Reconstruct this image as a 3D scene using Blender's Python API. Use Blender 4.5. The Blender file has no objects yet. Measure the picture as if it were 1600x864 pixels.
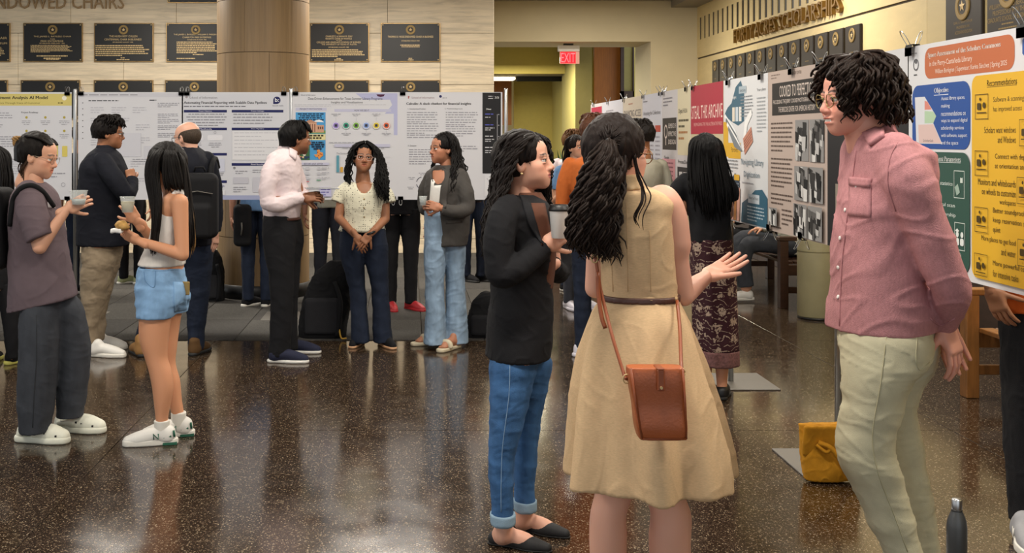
import bpy, math, random
import numpy as np
from mathutils import Vector
from mathutils.bvhtree import BVHTree
# ------------------------------------------------------------------ camera, world, lights, exposure
SC = bpy.context.scene
COL = SC.collection
F, PX, PY, CH = 1750.0, 640.0, 215.0, 1.62          # focal length in pixels, principal point, eye height
cam_d = bpy.data.cameras.new('camera'); cam = bpy.data.objects.new('camera', cam_d); COL.objects.link(cam)
cam.location = (0, 0, CH); cam.rotation_euler = (math.pi/2, 0, 0)
cam_d.sensor_width = 36.0; cam_d.lens = F/1600*36.0
cam_d.shift_x = (800-PX)/1600; cam_d.shift_y = -(432-PY)/1600
cam_d.clip_start = .05; cam_d.clip_end = 200
SC.camera = cam
SC.view_settings.view_transform = 'Standard'; SC.view_settings.look = 'None'
SC.view_settings.gamma = 1.0; SC.view_settings.use_curve_mapping = False
SC.view_settings.exposure = 0.0
wd = bpy.data.worlds.new('World'); SC.world = wd; wd.use_nodes = True
wd.node_tree.nodes['Background'].inputs[0].default_value = (.93, .97, 1.0, 1)
wd.node_tree.nodes['Background'].inputs[1].default_value = 1.12
def area_light(name, loc, size, power, color, rot=(0, 0, 0)):
    l = bpy.data.lights.new(name, 'AREA'); l.shape = 'RECTANGLE'; l.size, l.size_y = size
    l.energy = power; l.color = color
    o = bpy.data.objects.new(name, l); o.location = loc; o.rotation_euler = rot; COL.objects.link(o); return o
ADDED_LIGHTS = [(-3.2, 3.2), (0.2, 3.2), (3.0, 3.2), (-3.2, 7.2), (0.2, 7.0), (3.2, 7.2), (-3.6, 12.3), (-.3, 12.5), (3.3, 11.6), (2.7, 15.6)]  # lamps out of view, added to light the hall; last brightens the lintel
for i, (lx, ly) in enumerate(ADDED_LIGHTS):
    pw = 95 if ly < 5 else (85 if ly < 10 else (190 if lx < 2 else 95))
    area_light('ceiling_lamp', (lx, ly, 3.76), (1.15, .55), pw, (1.0, .93, .83))
area_light('corridor_lamp', (1.9, 20.6, 3.05), (1.0, .8), 170, (1.0, .92, .66))

# ------------------------------------------------------------------ helpers: colours and materials
def lin(c):
    if isinstance(c, str):
        c = tuple(int(c[i:i+2], 16)/255 for i in (0, 2, 4))
    return tuple(((v/12.92) if v <= .04045 else ((v+.055)/1.055)**2.4) for v in c)
MATS = {}
def mat(name, col, rough=.7, metal=0, bump=0, bscale=200, var=0, vscale=12, stretch=(1, 1, 1), emit=0, spec=.5, trans=0, alpha=1, sheen=0):
    if name in MATS: return MATS[name]
    m = bpy.data.materials.new(name); m.use_nodes = True; MATS[name] = m
    nt = m.node_tree; N = nt.nodes; L = nt.links; b = N['Principled BSDF']
    c = (*lin(col), 1)
    b.inputs['Base Color'].default_value = c; b.inputs['Roughness'].default_value = rough; b.inputs['Metallic'].default_value = metal
    b.inputs['Specular IOR Level'].default_value = spec
    if sheen: b.inputs['Sheen Weight'].default_value = sheen
    if trans: b.inputs['Transmission Weight'].default_value = trans; b.inputs['IOR'].default_value = 1.2
    if alpha < 1: b.inputs['Alpha'].default_value = alpha
    if emit: b.inputs['Emission Color'].default_value = c; b.inputs['Emission Strength'].default_value = emit
    if bump or var:
        tc = N.new('ShaderNodeTexCoord'); mp = N.new('ShaderNodeMapping'); mp.inputs['Scale'].default_value = stretch
        L.new(tc.outputs['Object'], mp.inputs[0])
    if var:
        n = N.new('ShaderNodeTexNoise'); n.inputs['Scale'].default_value = vscale; n.inputs['Detail'].default_value = 5
        L.new(mp.outputs[0], n.inputs[0])
        r = N.new('ShaderNodeMix'); r.data_type = 'RGBA'
        r.inputs[6].default_value = (*[v*(1-var) for v in c[:3]], 1); r.inputs[7].default_value = (*[min(1, v*(1+var)) for v in c[:3]], 1)
        cr = N.new('ShaderNodeMapRange'); cr.inputs[1].default_value = .3; cr.inputs[2].default_value = .7
        L.new(n.outputs[0], cr.inputs[0]); L.new(cr.outputs[0], r.inputs[0]); L.new(r.outputs[2], b.inputs['Base Color'])
    if bump:
        n2 = N.new('ShaderNodeTexNoise'); n2.inputs['Scale'].default_value = bscale; n2.inputs['Detail'].default_value = 3
        L.new(mp.outputs[0], n2.inputs[0])
        bp = N.new('ShaderNodeBump'); bp.inputs['Strength'].default_value = bump; bp.inputs['Distance'].default_value = .01
        L.new(n2.outputs[0], bp.inputs['Height']); L.new(bp.outputs[0], b.inputs['Normal'])
    return m
def fabric(name, col, var=.12, rough=.85, bump=.25, bscale=350, vscale=25, stretch=(1, 1, 1)):
    return mat(name, col, rough=rough, bump=bump, bscale=bscale, var=var, vscale=vscale, stretch=stretch, spec=.25)
def flat(col, rough=.55):
    h = col if isinstance(col, str) else '%02x%02x%02x' % tuple(int(v*255) for v in col)
    return mat('print_'+h, col, rough=rough, spec=.3)

# ------------------------------------------------------------------ helpers: objects
def W(px, py, Y):
    return np.array([(px-PX)*Y/F, Y, CH-(py-PY)*Y/F])
def link(name, data, parent=None, loc=(0, 0, 0), rotz=0):
    o = bpy.data.objects.new(name, data); COL.objects.link(o); o.location = loc; o.rotation_euler = (0, 0, rotz)
    if parent is not None: o.parent = parent
    return o
def tag(o, label, cat, group=None):
    o['label'] = label; o['category'] = cat
    if group: o['group'] = group
    return o
def thing(name, label, cat, loc=(0, 0, 0), rotz=0, group=None):
    return tag(link(name, None, None, tuple(float(v) for v in loc), rotz), label, cat, group)
def struct(o):
    o['kind'] = 'structure'; return o
def mesh_data(name, v, f, m=None, smooth=False):
    me = bpy.data.meshes.new(name)
    v = np.asarray(v, dtype=np.float32)
    if isinstance(f, np.ndarray) and f.ndim == 2:
        k = f.shape[1]
        me.vertices.add(len(v)); me.vertices.foreach_set('co', v.ravel())
        me.loops.add(f.size); me.loops.foreach_set('vertex_index', f.astype(np.int32).ravel())
        me.polygons.add(len(f)); me.polygons.foreach_set('loop_start', np.arange(0, f.size, k, dtype=np.int32))
        me.update(calc_edges=True); me.validate()
    else:
        me.from_pydata(v.tolist(), [], [list(q) for q in f]); me.update()
    if m: me.materials.append(m)
    if smooth: me.polygons.foreach_set('use_smooth', np.ones(len(me.polygons), dtype=bool))
    return me
def mk(name, v, f, m, parent=None, smooth=False, loc=(0, 0, 0), rotz=0):
    return link(name, mesh_data(name, v, f, m, smooth), parent, loc, rotz)
class MB:
    """collects boxes, cylinders and tubes into one mesh"""
    def __init__(s): s.v = []; s.f = []
    def add(s, v, f):
        n = len(s.v); s.v += [tuple(float(c) for c in p) for p in v]; s.f += [tuple(i+n for i in q) for q in f]; return s
    def box(s, lo, hi, bev=0):
        x0, y0, z0 = lo; x1, y1, z1 = hi
        if not bev:
            return s.add([(x0, y0, z0), (x1, y0, z0), (x1, y1, z0), (x0, y1, z0), (x0, y0, z1), (x1, y0, z1), (x1, y1, z1), (x0, y1, z1)],
                         [(3, 2, 1, 0), (4, 5, 6, 7), (0, 1, 5, 4), (1, 2, 6, 5), (2, 3, 7, 6), (3, 0, 4, 7)])
        c = [(lo[i]+hi[i])/2 for i in range(3)]; h = [(hi[i]-lo[i])/2 for i in range(3)]; V = []; idx = {}
        for sx in (-1, 1):
            for sy in (-1, 1):
                for sz in (-1, 1):
                    for ax in range(3):
                        d = [h[i]-(0 if i == ax else bev) for i in range(3)]
                        idx[(sx, sy, sz, ax)] = len(V); V.append((c[0]+sx*d[0], c[1]+sy*d[1], c[2]+sz*d[2]))
        Fc = []; S = (-1, 1)
        for sg in S:
            Fc += [[idx[(sg, a, b, 0)] for a, b in ((-1, -1), (1, -1), (1, 1), (-1, 1))]]
            Fc += [[idx[(a, sg, b, 1)] for a, b in ((-1, -1), (1, -1), (1, 1), (-1, 1))]]
            Fc += [[idx[(a, b, sg, 2)] for a, b in ((-1, -1), (1, -1), (1, 1), (-1, 1))]]
        for a in S:
            for b in S:
                Fc += [[idx[(a, b, -1, 0)], idx[(a, b, 1, 0)], idx[(a, b, 1, 1)], idx[(a, b, -1, 1)]]]
                Fc += [[idx[(a, -1, b, 0)], idx[(a, 1, b, 0)], idx[(a, 1, b, 2)], idx[(a, -1, b, 2)]]]
                Fc += [[idx[(-1, a, b, 1)], idx[(1, a, b, 1)], idx[(1, a, b, 2)], idx[(-1, a, b, 2)]]]
                for d in S: Fc += [[idx[(a, b, d, 0)], idx[(a, b, d, 1)], idx[(a, b, d, 2)]]]
        out = []
        for q in Fc:     # orient outwards
            p = np.array([V[i] for i in q]); n = np.cross(p[1]-p[0], p[2]-p[0])
            out.append(q if np.dot(n, p.mean(0)-np.array(c)) > 0 else q[::-1])
        return s.add(V, out)
    def tube(s, pts, r, n=8, cap=True):
        P = np.asarray(pts, float); m = len(P); r = np.broadcast_to(np.asarray(r, float), (m,))
        T = np.gradient(P, axis=0); T /= np.linalg.norm(T, axis=1)[:, None]+1e-9
        ref = np.array([0, 0, 1.]) if abs(T[0][2]) < .9 else np.array([1., 0, 0])
        V = []; u = np.cross(T[0], ref); u /= np.linalg.norm(u)
        for i in range(m):
            u = u-T[i]*np.dot(u, T[i]); u /= np.linalg.norm(u)+1e-9; w = np.cross(T[i], u)
            for k in range(n):
                a = 2*math.pi*k/n; V.append(P[i]+r[i]*(math.cos(a)*u+math.sin(a)*w))
        Fq = [(i*n+k, i*n+(k+1) % n, (i+1)*n+(k+1) % n, (i+1)*n+k) for i in range(m-1) for k in range(n)]
        if cap: Fq += [tuple(range(n))[::-1], tuple((m-1)*n+k for k in range(n))]
        return s.add(V, Fq)
    def lathe(s, prof, c=(0, 0, 0), n=24, axis='z'):
        V = []
        for r, h in prof:
            for k in range(n):
                a = 2*math.pi*k/n; x, y = r*math.cos(a), r*math.sin(a)
                V.append({'z': (c[0]+x, c[1]+y, c[2]+h), 'y': (c[0]+x, c[1]-h, c[2]+y), 'x': (c[0]-h, c[1]-x, c[2]+y)}[axis])
        m = len(prof)
        Fq = [(i*n+k, i*n+(k+1) % n, (i+1)*n+(k+1) % n, (i+1)*n+k) for i in range(m-1) for k in range(n)]
        Fq += [tuple(range(n))[::-1], tuple((m-1)*n+k for k in range(n))]
        return s.add(V, Fq)
    def build(s, name, m, parent=None, smooth=False, loc=(0, 0, 0), rotz=0):
        return mk(name, s.v, s.f, m, parent, smooth, loc, rotz)

# ------------------------------------------------------------------ helpers: implicit surfaces (smooth unions of shapes, meshed as quads)
def hermite(z, zk, vk):
    zk = np.asarray(zk, float); vk = np.asarray(vk, float)
    if len(zk) < 3: return np.interp(z, zk, vk)
    d = np.gradient(vk, zk); z = np.clip(z, zk[0], zk[-1]); i = np.clip(np.searchsorted(zk, z)-1, 0, len(zk)-2)
    h = zk[i+1]-zk[i]; t = (z-zk[i])/h
    return (2*t**3-3*t**2+1)*vk[i]+(t**3-2*t**2+t)*h*d[i]+(-2*t**3+3*t**2)*vk[i+1]+(t**3-t**2)*h*d[i+1]
def catmull(P, n=5):
    P = np.asarray(P, float)
    if len(P) < 3: return np.array([P[0]+(P[-1]-P[0])*t for t in np.linspace(0, 1, n+1)])
    t = np.arange(len(P)); tt = np.linspace(0, len(P)-1, (len(P)-1)*n+1)
    return np.stack([hermite(tt, t, P[:, c]) for c in range(P.shape[1])], 1)
class Fld:
    def __init__(s, vox): s.vox = vox; s.ops = []
    def _op(s, fn, lo, hi, k, mode): s.ops.append((fn, np.asarray(lo, float), np.asarray(hi, float), k, mode)); return s
    def ell(s, c, r, k=.015, R=None, mode='add'):
        c = np.asarray(c, float); r = np.asarray(r, float); m = r.max() if R is not None else r
        def fn(X, Y, Z):
            x, y, z = X-c[0], Y-c[1], Z-c[2]
            if R is not None: x, y, z = [R[0][i]*x+R[1][i]*y+R[2][i]*z for i in range(3)]
            k0 = np.sqrt((x/r[0])**2+(y/r[1])**2+(z/r[2])**2); k1 = np.sqrt((x/r[0]**2)**2+(y/r[1]**2)**2+(z/r[2]**2)**2)
            return k0*(k0-1)/(k1+1e-6)
        return s._op(fn, c-m, c+m, k, mode)
    def tube(s, pts, r, k=.02, dens=4, mode='add', smooth=True, flat_end=False):
        A = np.column_stack([np.asarray(pts, float), np.asarray(r, float)])
        if smooth and len(A) > 2: A = catmull(A, dens)
        P, r = A[:, :3], A[:, 3]
        def fn(X, Y, Z):
            d = None
            for i in range(len(P)-1):
                a, b = P[i], P[i+1]-P[i]; bb = float(b@b)+1e-9
                h = np.clip(((X-a[0])*b[0]+(Y-a[1])*b[1]+(Z-a[2])*b[2])/bb, 0, 1)
                q = np.sqrt((X-a[0]-h*b[0])**2+(Y-a[1]-h*b[1])**2+(Z-a[2]-h*b[2])**2)-(r[i]+(r[i+1]-r[i])*h)
                d = q if d is None else np.minimum(d, q)
            if flat_end:
                t = P[-1]-P[-2]; t = t/np.linalg.norm(t); e = (X-P[-1][0])*t[0]+(Y-P[-1][1])*t[1]+(Z-P[-1][2])*t[2]; near = np.sqrt((X-P[-1][0])**2+(Y-P[-1][1])**2+(Z-P[-1][2])**2) < r[-1]*1.8
                d = np.where(near, np.maximum(d, e), d)
            return d
        return s._op(fn, (P-r[:, None]).min(0), (P+r[:, None]).max(0), k, mode)
    def stack(s, rows, e=2.2, k=.02, shrink=0, fold=None, mode='add', cap=True):
        """rows of world (z, cx, cy, rx, ry): elliptic sections stacked along z"""
        A = np.array(sorted(rows), float); A[:, 3:] = np.maximum(A[:, 3:]-shrink, .012)
        zk = A[:, 0]
        def fn(X, Y, Z):
            z = np.asarray(Z).ravel()
            cx, cy, rx, ry = [hermite(z, zk, A[:, j]).reshape(np.shape(Z)) for j in (1, 2, 3, 4)]
            u = (X-cx)/rx; v = (Y-cy)/ry
            q = (np.abs(u)**e+np.abs(v)**e)**(1/e)
            if fold is not None: q = q/(1+fold(np.arctan2(v, u), Z))
            d = (q-1)*np.minimum(rx, ry)
            return np.maximum(d, np.maximum(zk[0]-Z, Z-zk[-1])) if cap else d
        ex = 1.25 if fold is not None else 1.02
        lo = [(A[:, 1]-A[:, 3]*ex).min(), (A[:, 2]-A[:, 4]*ex).min(), zk[0]]; hi = [(A[:, 1]+A[:, 3]*ex).max(), (A[:, 2]+A[:, 4]*ex).max(), zk[-1]]
        return s._op(fn, lo, hi, k, mode)
    def box(s, c, h, rd=.005, k=.01, R=None, mode='add'):
        c = np.asarray(c, float); h = np.asarray(h, float); m = np.linalg.norm(h) if R is not None else h
        def fn(X, Y, Z):
            x, y, z = X-c[0], Y-c[1], Z-c[2]
            if R is not None: x, y, z = [R[0][i]*x+R[1][i]*y+R[2][i]*z for i in range(3)]
            x, y, z = np.abs(x)-h[0]+rd, np.abs(y)-h[1]+rd, np.abs(z)-h[2]+rd
            return np.sqrt(np.maximum(x, 0)**2+np.maximum(y, 0)**2+np.maximum(z, 0)**2)+np.minimum(np.maximum(x, np.maximum(y, z)), 0)-rd
        return s._op(fn, c-m, c+m, k, mode)
    def slab(s, pts, r, z0, z1, k=.005, rd=.006, mode='add'):
        A = catmull(np.column_stack([np.asarray(pts, float), np.asarray(r, float)]), 4); P, r = A[:, :2], A[:, 2]
        def fn(X, Y, Z):
            d = None
            for i in range(len(P)-1):
                a, b = P[i], P[i+1]-P[i]; h = np.clip(((X-a[0])*b[0]+(Y-a[1])*b[1])/(b@b+1e-9), 0, 1)
                q = np.sqrt((X-a[0]-h*b[0])**2+(Y-a[1]-h*b[1])**2)-(r[i]+(r[i+1]-r[i])*h)
                d = q if d is None else np.minimum(d, q)
            x, z = d+rd, np.abs(Z-(z0+z1)/2)-(z1-z0)/2+rd
            return np.sqrt(np.maximum(x, 0)**2+np.maximum(z, 0)**2)+np.minimum(np.maximum(x, z), 0)-rd
        return s._op(fn, [*(P-r[:, None]).min(0), z0], [*(P+r[:, None]).max(0), z1], k, mode)
    def cut(s, p, n):
        """removes everything on the side the normal n points to"""
        p = np.asarray(p, float); n = np.asarray(n, float); n = n/np.linalg.norm(n)
        return s._op(lambda X, Y, Z: (X-p[0])*n[0]+(Y-p[1])*n[1]+(Z-p[2])*n[2], None, None, 0, 'cut') if False else s.ops.append((lambda X, Y, Z: (X-p[0])*n[0]+(Y-p[1])*n[1]+(Z-p[2])*n[2], None, None, 0, 'cut')) or s
    def mesh(s):
        h = s.vox
        ad = [o for o in s.ops if o[4] == 'add']
        lo = np.min([o[1] for o in ad], 0)-3*h; hi = np.max([o[2] for o in ad], 0)+3*h
        n = np.ceil((hi-lo)/h).astype(int)+1
        V = np.full(n, .5, np.float32); ax = [lo[i]+h*np.arange(n[i]) for i in range(3)]
        for fn, l, u, k, mode in s.ops:
            if l is None: i0, i1 = np.zeros(3, int), n
            else:
                i0 = np.clip(np.floor((l-k-3*h-lo)/h).astype(int), 0, n); i1 = np.clip(np.ceil((u+k+3*h-lo)/h).astype(int)+1, 0, n)
                if np.any(i1 <= i0): continue
            sl = tuple(slice(a, b) for a, b in zip(i0, i1))
            X = ax[0][sl[0]].reshape(-1, 1, 1); Y = ax[1][sl[1]].reshape(1, -1, 1); Z = ax[2][sl[2]].reshape(1, 1, -1)
            d = fn(X, Y, Z); a = V[sl]
            if mode == 'add':
                if k > 0: q = np.maximum(k-np.abs(a-d), 0)/k; V[sl] = np.minimum(a, d)-q*q*k*.25
                else: V[sl] = np.minimum(a, d)
            elif mode == 'sub':
                d = -d
                if k > 0: q = np.maximum(k-np.abs(a-d), 0)/k; V[sl] = np.maximum(a, d)+q*q*k*.25
                else: V[sl] = np.maximum(a, d)
            else: V[sl] = np.maximum(a, d)
        return nets(V, lo, h)
def nets(V, lo, h):
    S = V < 0
    c = np.zeros(np.array(V.shape)-1, np.uint8)
    for a in range(8):
        o = (a & 1, a >> 1 & 1, a >> 2 & 1); c += S[o[0]:V.shape[0]-1+o[0], o[1]:V.shape[1]-1+o[1], o[2]:V.shape[2]-1+o[2]]
    act = (c > 0) & (c < 8); I = np.argwhere(act)
    idx = np.full(act.shape, -1, np.int32); idx[act] = np.arange(len(I))
    cv = {}
    for a in range(8):
        o = (a & 1, a >> 1 & 1, a >> 2 & 1); cv[o] = V[I[:, 0]+o[0], I[:, 1]+o[1], I[:, 2]+o[2]]
    acc = np.zeros((len(I), 3)); cnt = np.zeros(len(I))
    for o in cv:
        for ax in range(3):
            if o[ax] == 0:
                o2 = tuple(1 if i == ax else o[i] for i in range(3)); va, vb = cv[o], cv[o2]; cr = (va < 0) != (vb < 0)
                t = np.where(cr, va/np.where(cr, va-vb, 1), 0); p = np.tile(np.array(o, float), (len(I), 1)); p[:, ax] = t
                acc += p*cr[:, None]; cnt += cr
    P = lo+h*(I+acc/np.maximum(cnt, 1)[:, None])
    Q = []
    for ax in range(3):
        A = np.moveaxis(S, ax, 0); D = np.moveaxis(idx, ax, 0)
        e = A[:-1, 1:-1, 1:-1] != A[1:, 1:-1, 1:-1]; J = np.argwhere(e)
        if not len(J): continue
        i, j, k = J[:, 0], J[:, 1]+1, J[:, 2]+1
        q = np.stack([D[i, j-1, k-1], D[i, j, k-1], D[i, j, k], D[i, j-1, k]], 1)
        neg = A[i, j, k]
        if ax == 1: neg = ~neg
        q[~neg] = q[~neg][:, ::-1]; Q.append(q)
    Q = np.concatenate(Q) if Q else np.zeros((0, 4), int)
    return P, Q[(Q >= 0).all(1)]
def vnormals(v, q):
    n = np.zeros_like(v); fn = np.cross(v[q[:, 2]]-v[q[:, 0]], v[q[:, 3]]-v[q[:, 1]])
    for i in range(4): np.add.at(n, q[:, i], fn)
    return n/(np.linalg.norm(n, axis=1)[:, None]+1e-9)
def fnoise(P, sc, seed, n=9, warp=.35):
    r = np.random.RandomState(seed); Q = P/np.asarray(sc, float); Q = Q+warp*np.sin(Q[:, [1, 2, 0]]*2.1+seed)
    out = np.zeros(len(P))
    for i in range(n):
        k = r.normal(size=3); k /= np.linalg.norm(k); out += np.sin(2*math.pi*(Q@k)*r.uniform(.6, 1.5)+r.uniform(0, 6.28))
    return out/math.sqrt(n)
def wrinkle(v, q, amp, sc, seed):
    """broad soft folds plus a few sharper creases"""
    if not amp: return v
    sc = np.asarray(sc, float); a = fnoise(v, sc*1.7, seed); b = fnoise(v, sc, seed+5, 7, .6); c = np.maximum(0, 1-np.abs(fnoise(v, sc*1.3, seed+9, 6, .8))*3.2)
    return v+vnormals(v, q)*((amp*(.75*a+.18*b+.75*c-.3))[:, None])
# ------------------------------------------------------------------ materials of the place
def stone_mat(name, col, stretch, vein=.35, rough=.45, vs=3.0):
    m = bpy.data.materials.new(name); m.use_nodes = True; N = m.node_tree.nodes; L = m.node_tree.links; b = N['Principled BSDF']
    tc = N.new('ShaderNodeTexCoord'); geo = N.new('ShaderNodeNewGeometry'); mp = N.new('ShaderNodeMapping'); mp.inputs['Scale'].default_value = stretch
    L.new(geo.outputs['Position'], mp.inputs[0])
    n = N.new('ShaderNodeTexNoise'); n.inputs['Scale'].default_value = vs; n.inputs['Detail'].default_value = 8; n.inputs['Roughness'].default_value = .65; n.inputs['Distortion'].default_value = .5
    L.new(mp.outputs[0], n.inputs[0])
    cr = N.new('ShaderNodeValToRGB'); c = lin(col)
    cr.color_ramp.elements[0].position = .28; cr.color_ramp.elements[0].color = (*[v*(1-vein) for v in c], 1)
    cr.color_ramp.elements[1].position = .56; cr.color_ramp.elements[1].color = (*c, 1)
    e = cr.color_ramp.elements.new(.75); e.color = (*[min(1, v*1.12) for v in c], 1)
    L.new(n.outputs[0], cr.inputs[0])
    info = N.new('ShaderNodeObjectInfo'); hs = N.new('ShaderNodeHueSaturation'); mr = N.new('ShaderNodeMapRange')
    mr.inputs[3].default_value = .93; mr.inputs[4].default_value = 1.06
    L.new(info.outputs['Random'], mr.inputs[0]); L.new(mr.outputs[0], hs.inputs['Value']); L.new(cr.outputs[0], hs.inputs['Color'])
    L.new(hs.outputs[0], b.inputs['Base Color']); b.inputs['Roughness'].default_value = rough
    bp = N.new('ShaderNodeBump'); bp.inputs['Strength'].default_value = .12; bp.inputs['Distance'].default_value = .01
    L.new(n.outputs[0], bp.inputs['Height']); L.new(bp.outputs[0], b.inputs['Normal'])
    return m
def terrazzo():
    m = bpy.data.materials.new('terrazzo'); m.use_nodes = True; N = m.node_tree.nodes; L = m.node_tree.links; b = N['Principled BSDF']
    geo = N.new('ShaderNodeNewGeometry')
    n = N.new('ShaderNodeTexNoise'); n.inputs['Scale'].default_value = 1.7; n.inputs['Detail'].default_value = 4; L.new(geo.outputs['Position'], n.inputs[0])
    base = N.new('ShaderNodeMix'); base.data_type = 'RGBA'; base.inputs[6].default_value = (*lin('22180f'), 1); base.inputs[7].default_value = (*lin('32261c'), 1)
    L.new(n.outputs[0], base.inputs[0]); out = base.outputs[2]
    for sc, th, col in ((75, .16, '7a6a56'), (140, .2, '5c4a3a'), (48, .12, '15100c'), (100, .13, 'a8987f'), (170, .2, '6e5c4a')):
        v = N.new('ShaderNodeTexVoronoi'); v.inputs['Scale'].default_value = sc; L.new(geo.outputs['Position'], v.inputs[0])
        wn = N.new('ShaderNodeSeparateColor'); L.new(v.outputs['Color'], wn.inputs[0])
        mu = N.new('ShaderNodeMath'); mu.operation = 'MULTIPLY'; mu.inputs[1].default_value = th*2.6; L.new(wn.outputs[0], mu.inputs[0])
        lt = N.new('ShaderNodeMath'); lt.operation = 'LESS_THAN'; L.new(v.outputs['Distance'], lt.inputs[0]); L.new(mu.outputs[0], lt.inputs[1])
        gt = N.new('ShaderNodeMath'); gt.operation = 'GREATER_THAN'; gt.inputs[1].default_value = .5; L.new(wn.outputs[1], gt.inputs[0])
        an = N.new('ShaderNodeMath'); an.operation = 'MULTIPLY'; L.new(lt.outputs[0], an.inputs[0]); L.new(gt.outputs[0], an.inputs[1])
        mx = N.new('ShaderNodeMix'); mx.data_type = 'RGBA'; mx.inputs[7].default_value = (*lin(col), 1); L.new(an.outputs[0], mx.inputs[0]); L.new(out, mx.inputs[6]); out = mx.outputs[2]
    L.new(out, b.inputs['Base Color']); b.inputs['Roughness'].default_value = .13; b.inputs['Specular IOR Level'].default_value = .62
    n3 = N.new('ShaderNodeTexNoise'); n3.inputs['Scale'].default_value = 5; L.new(geo.outputs['Position'], n3.inputs[0])
    mr = N.new('ShaderNodeMapRange'); mr.inputs[3].default_value = .07; mr.inputs[4].default_value = .2; L.new(n3.outputs[0], mr.inputs[0]); L.new(mr.outputs[0], b.inputs['Roughness'])
    return m
M_TRAV = stone_mat('travertine', 'e4d3b5', (.5, 1, 6))
M_COLUMN = stone_mat('column_stone', '927650', (7, 7, .35), .25)
M_CREAM = mat('cream_paint', 'cbbd9a', .7, bump=.05, bscale=60, var=.03, vscale=3)
M_CREAM2 = stone_mat('right_wall_stone', 'cdb886', (.6, .6, 2), .08, .5)
M_YELLOW = mat('yellow_paint', 'c9b765', .7, var=.03)
M_OLIVE = mat('olive_paint', '9c9056', .7, var=.03)
M_WOOD = mat('orange_wood', 'a8641f', .45, var=.15, vscale=6, stretch=(8, 8, .6))
M_DARKWOOD = mat('dark_wood', '3a2316', .4, var=.25, vscale=8, stretch=(1, 6, 6))
M_OAK = mat('oak', '8a5a2a', .42, var=.25, vscale=7, stretch=(5, 5, 1))
M_LOWWALL = mat('wainscot_wood', '33231a', .5, var=.2, vscale=6, stretch=(1, 1, 6))  # dark brown for the bottom row of the right wall
M_BLACK = mat('black_plastic', '0e0e0f', .45)
M_STEEL = mat('steel', 'b9bbbd', .28, 1)
M_DARKSTEEL = mat('plate_steel', '6a6660', .5, .6)
M_JOINT = mat('joint_dark', '4a3e2e', .9)
M_CEIL = mat('ceiling_paint', '8d867a', .85)
M_CARPET = mat('carpet', '4b4843', .95, bump=.8, bscale=260, var=.45, vscale=60, stretch=(4, .5, 1))
M_CARPET2 = mat('carpet_turned', '45423e', .95, bump=.8, bscale=260, var=.45, vscale=60, stretch=(.5, 4, 1))
M_TERR = terrazzo()
M_BRONZE = mat('bronze_trim', 'a08458', .35, .75, var=.2, vscale=20)
M_PLATE = mat('plaque_black', '141312', .42, .2)
M_GOLD = mat('plaque_letters', 'c9ae7c', .45, .3)
M_GOLD2 = mat('plaque_letters_aged', '8c7444', .5, .4)
M_PLATE2 = mat('plaque_aged', '241c15', .45, .3)
M_WHITE = mat('white_plastic', 'e4e2dc', .5)

# ------------------------------------------------------------------ floor: terrazzo slabs and carpet tiles
WB, WR, WC = 15.7, 4.6, 17.9       # back wall depth, right wall side, corridor front depth
fl = struct(MB().box((-11, -3, -.2), (WR+.3, 27, -.012)).build('floor', M_JOINT))
xs = [-11, -6.1, -1.553, 3.0, WR+.1]; ys = [-3, .2, 3.2, 6.2, 8.94, 12.2, 15.6, 19.2, 23, 27]
for i in range(4):
    for j in range(9):
        a, b, c, d = xs[i], xs[i+1], ys[j], ys[j+1]
        if j in (4, 5) and i < 2: continue
        if j in (4, 5) and i == 2: a = 1.1
        MB().box((a+.002, c+.002, -.03), (b-.002, d-.002, 0), .0012).build('floor_slab', M_TERR, fl)
tile = [mesh_data('carpet_tile', *(lambda m: (m.v, m.f))(MB().box((-.247, -.4975, -.012), (.247, .4975, .004), .003)), mm) for mm in (M_CARPET, M_CARPET2)]
for i in range(16):
    for j in range(7):
        x = 1.1-.25-i*.5; y = 8.94+.5+j
        if x < -6.2: continue
        link('carpet_tile', tile[(i+j) % 2], fl, (x, y, .002))
# ------------------------------------------------------------------ back wall of travertine panels
def wall_panels(parent, x0, x1, z0, z1, y, w, h, zoff, xoff, m, th=.03):
    k = 0; z = z0
    zz = [z0]+[zoff+i*h for i in range(-20, 40) if z0+.05 < zoff+i*h < z1-.05]+[z1]
    for r in range(len(zz)-1):
        xx = [x0]+[v for v in [xoff+(r % 2)*w*.5+i*w for i in range(-30, 30)] if x0+.05 < v < x1-.05]+[x1]
        for c in range(len(xx)-1):
            MB().box((xx[c]+.0018, y, zz[r]+.0022), (xx[c+1]-.0018, y+th, zz[r+1]-.0022), .003).build('stone_panel', m, parent)
XE = (772-PX)*WB/F
wb = struct(MB().box((-11, WB+.02, 0), (XE-.004, WB+.4, 4.2)).build('wall_back', M_JOINT))
wall_panels(wb, -11, XE, 0, 4.2, WB, 1.48, .72, CH+(PY-52)*WB/F, (523-PX)*WB/F, M_TRAV)
struct(MB().box((XE-.3, WB+.4, 0), (XE, WC+.05, 4.2)).build('wall_return', M_CREAM))
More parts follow.
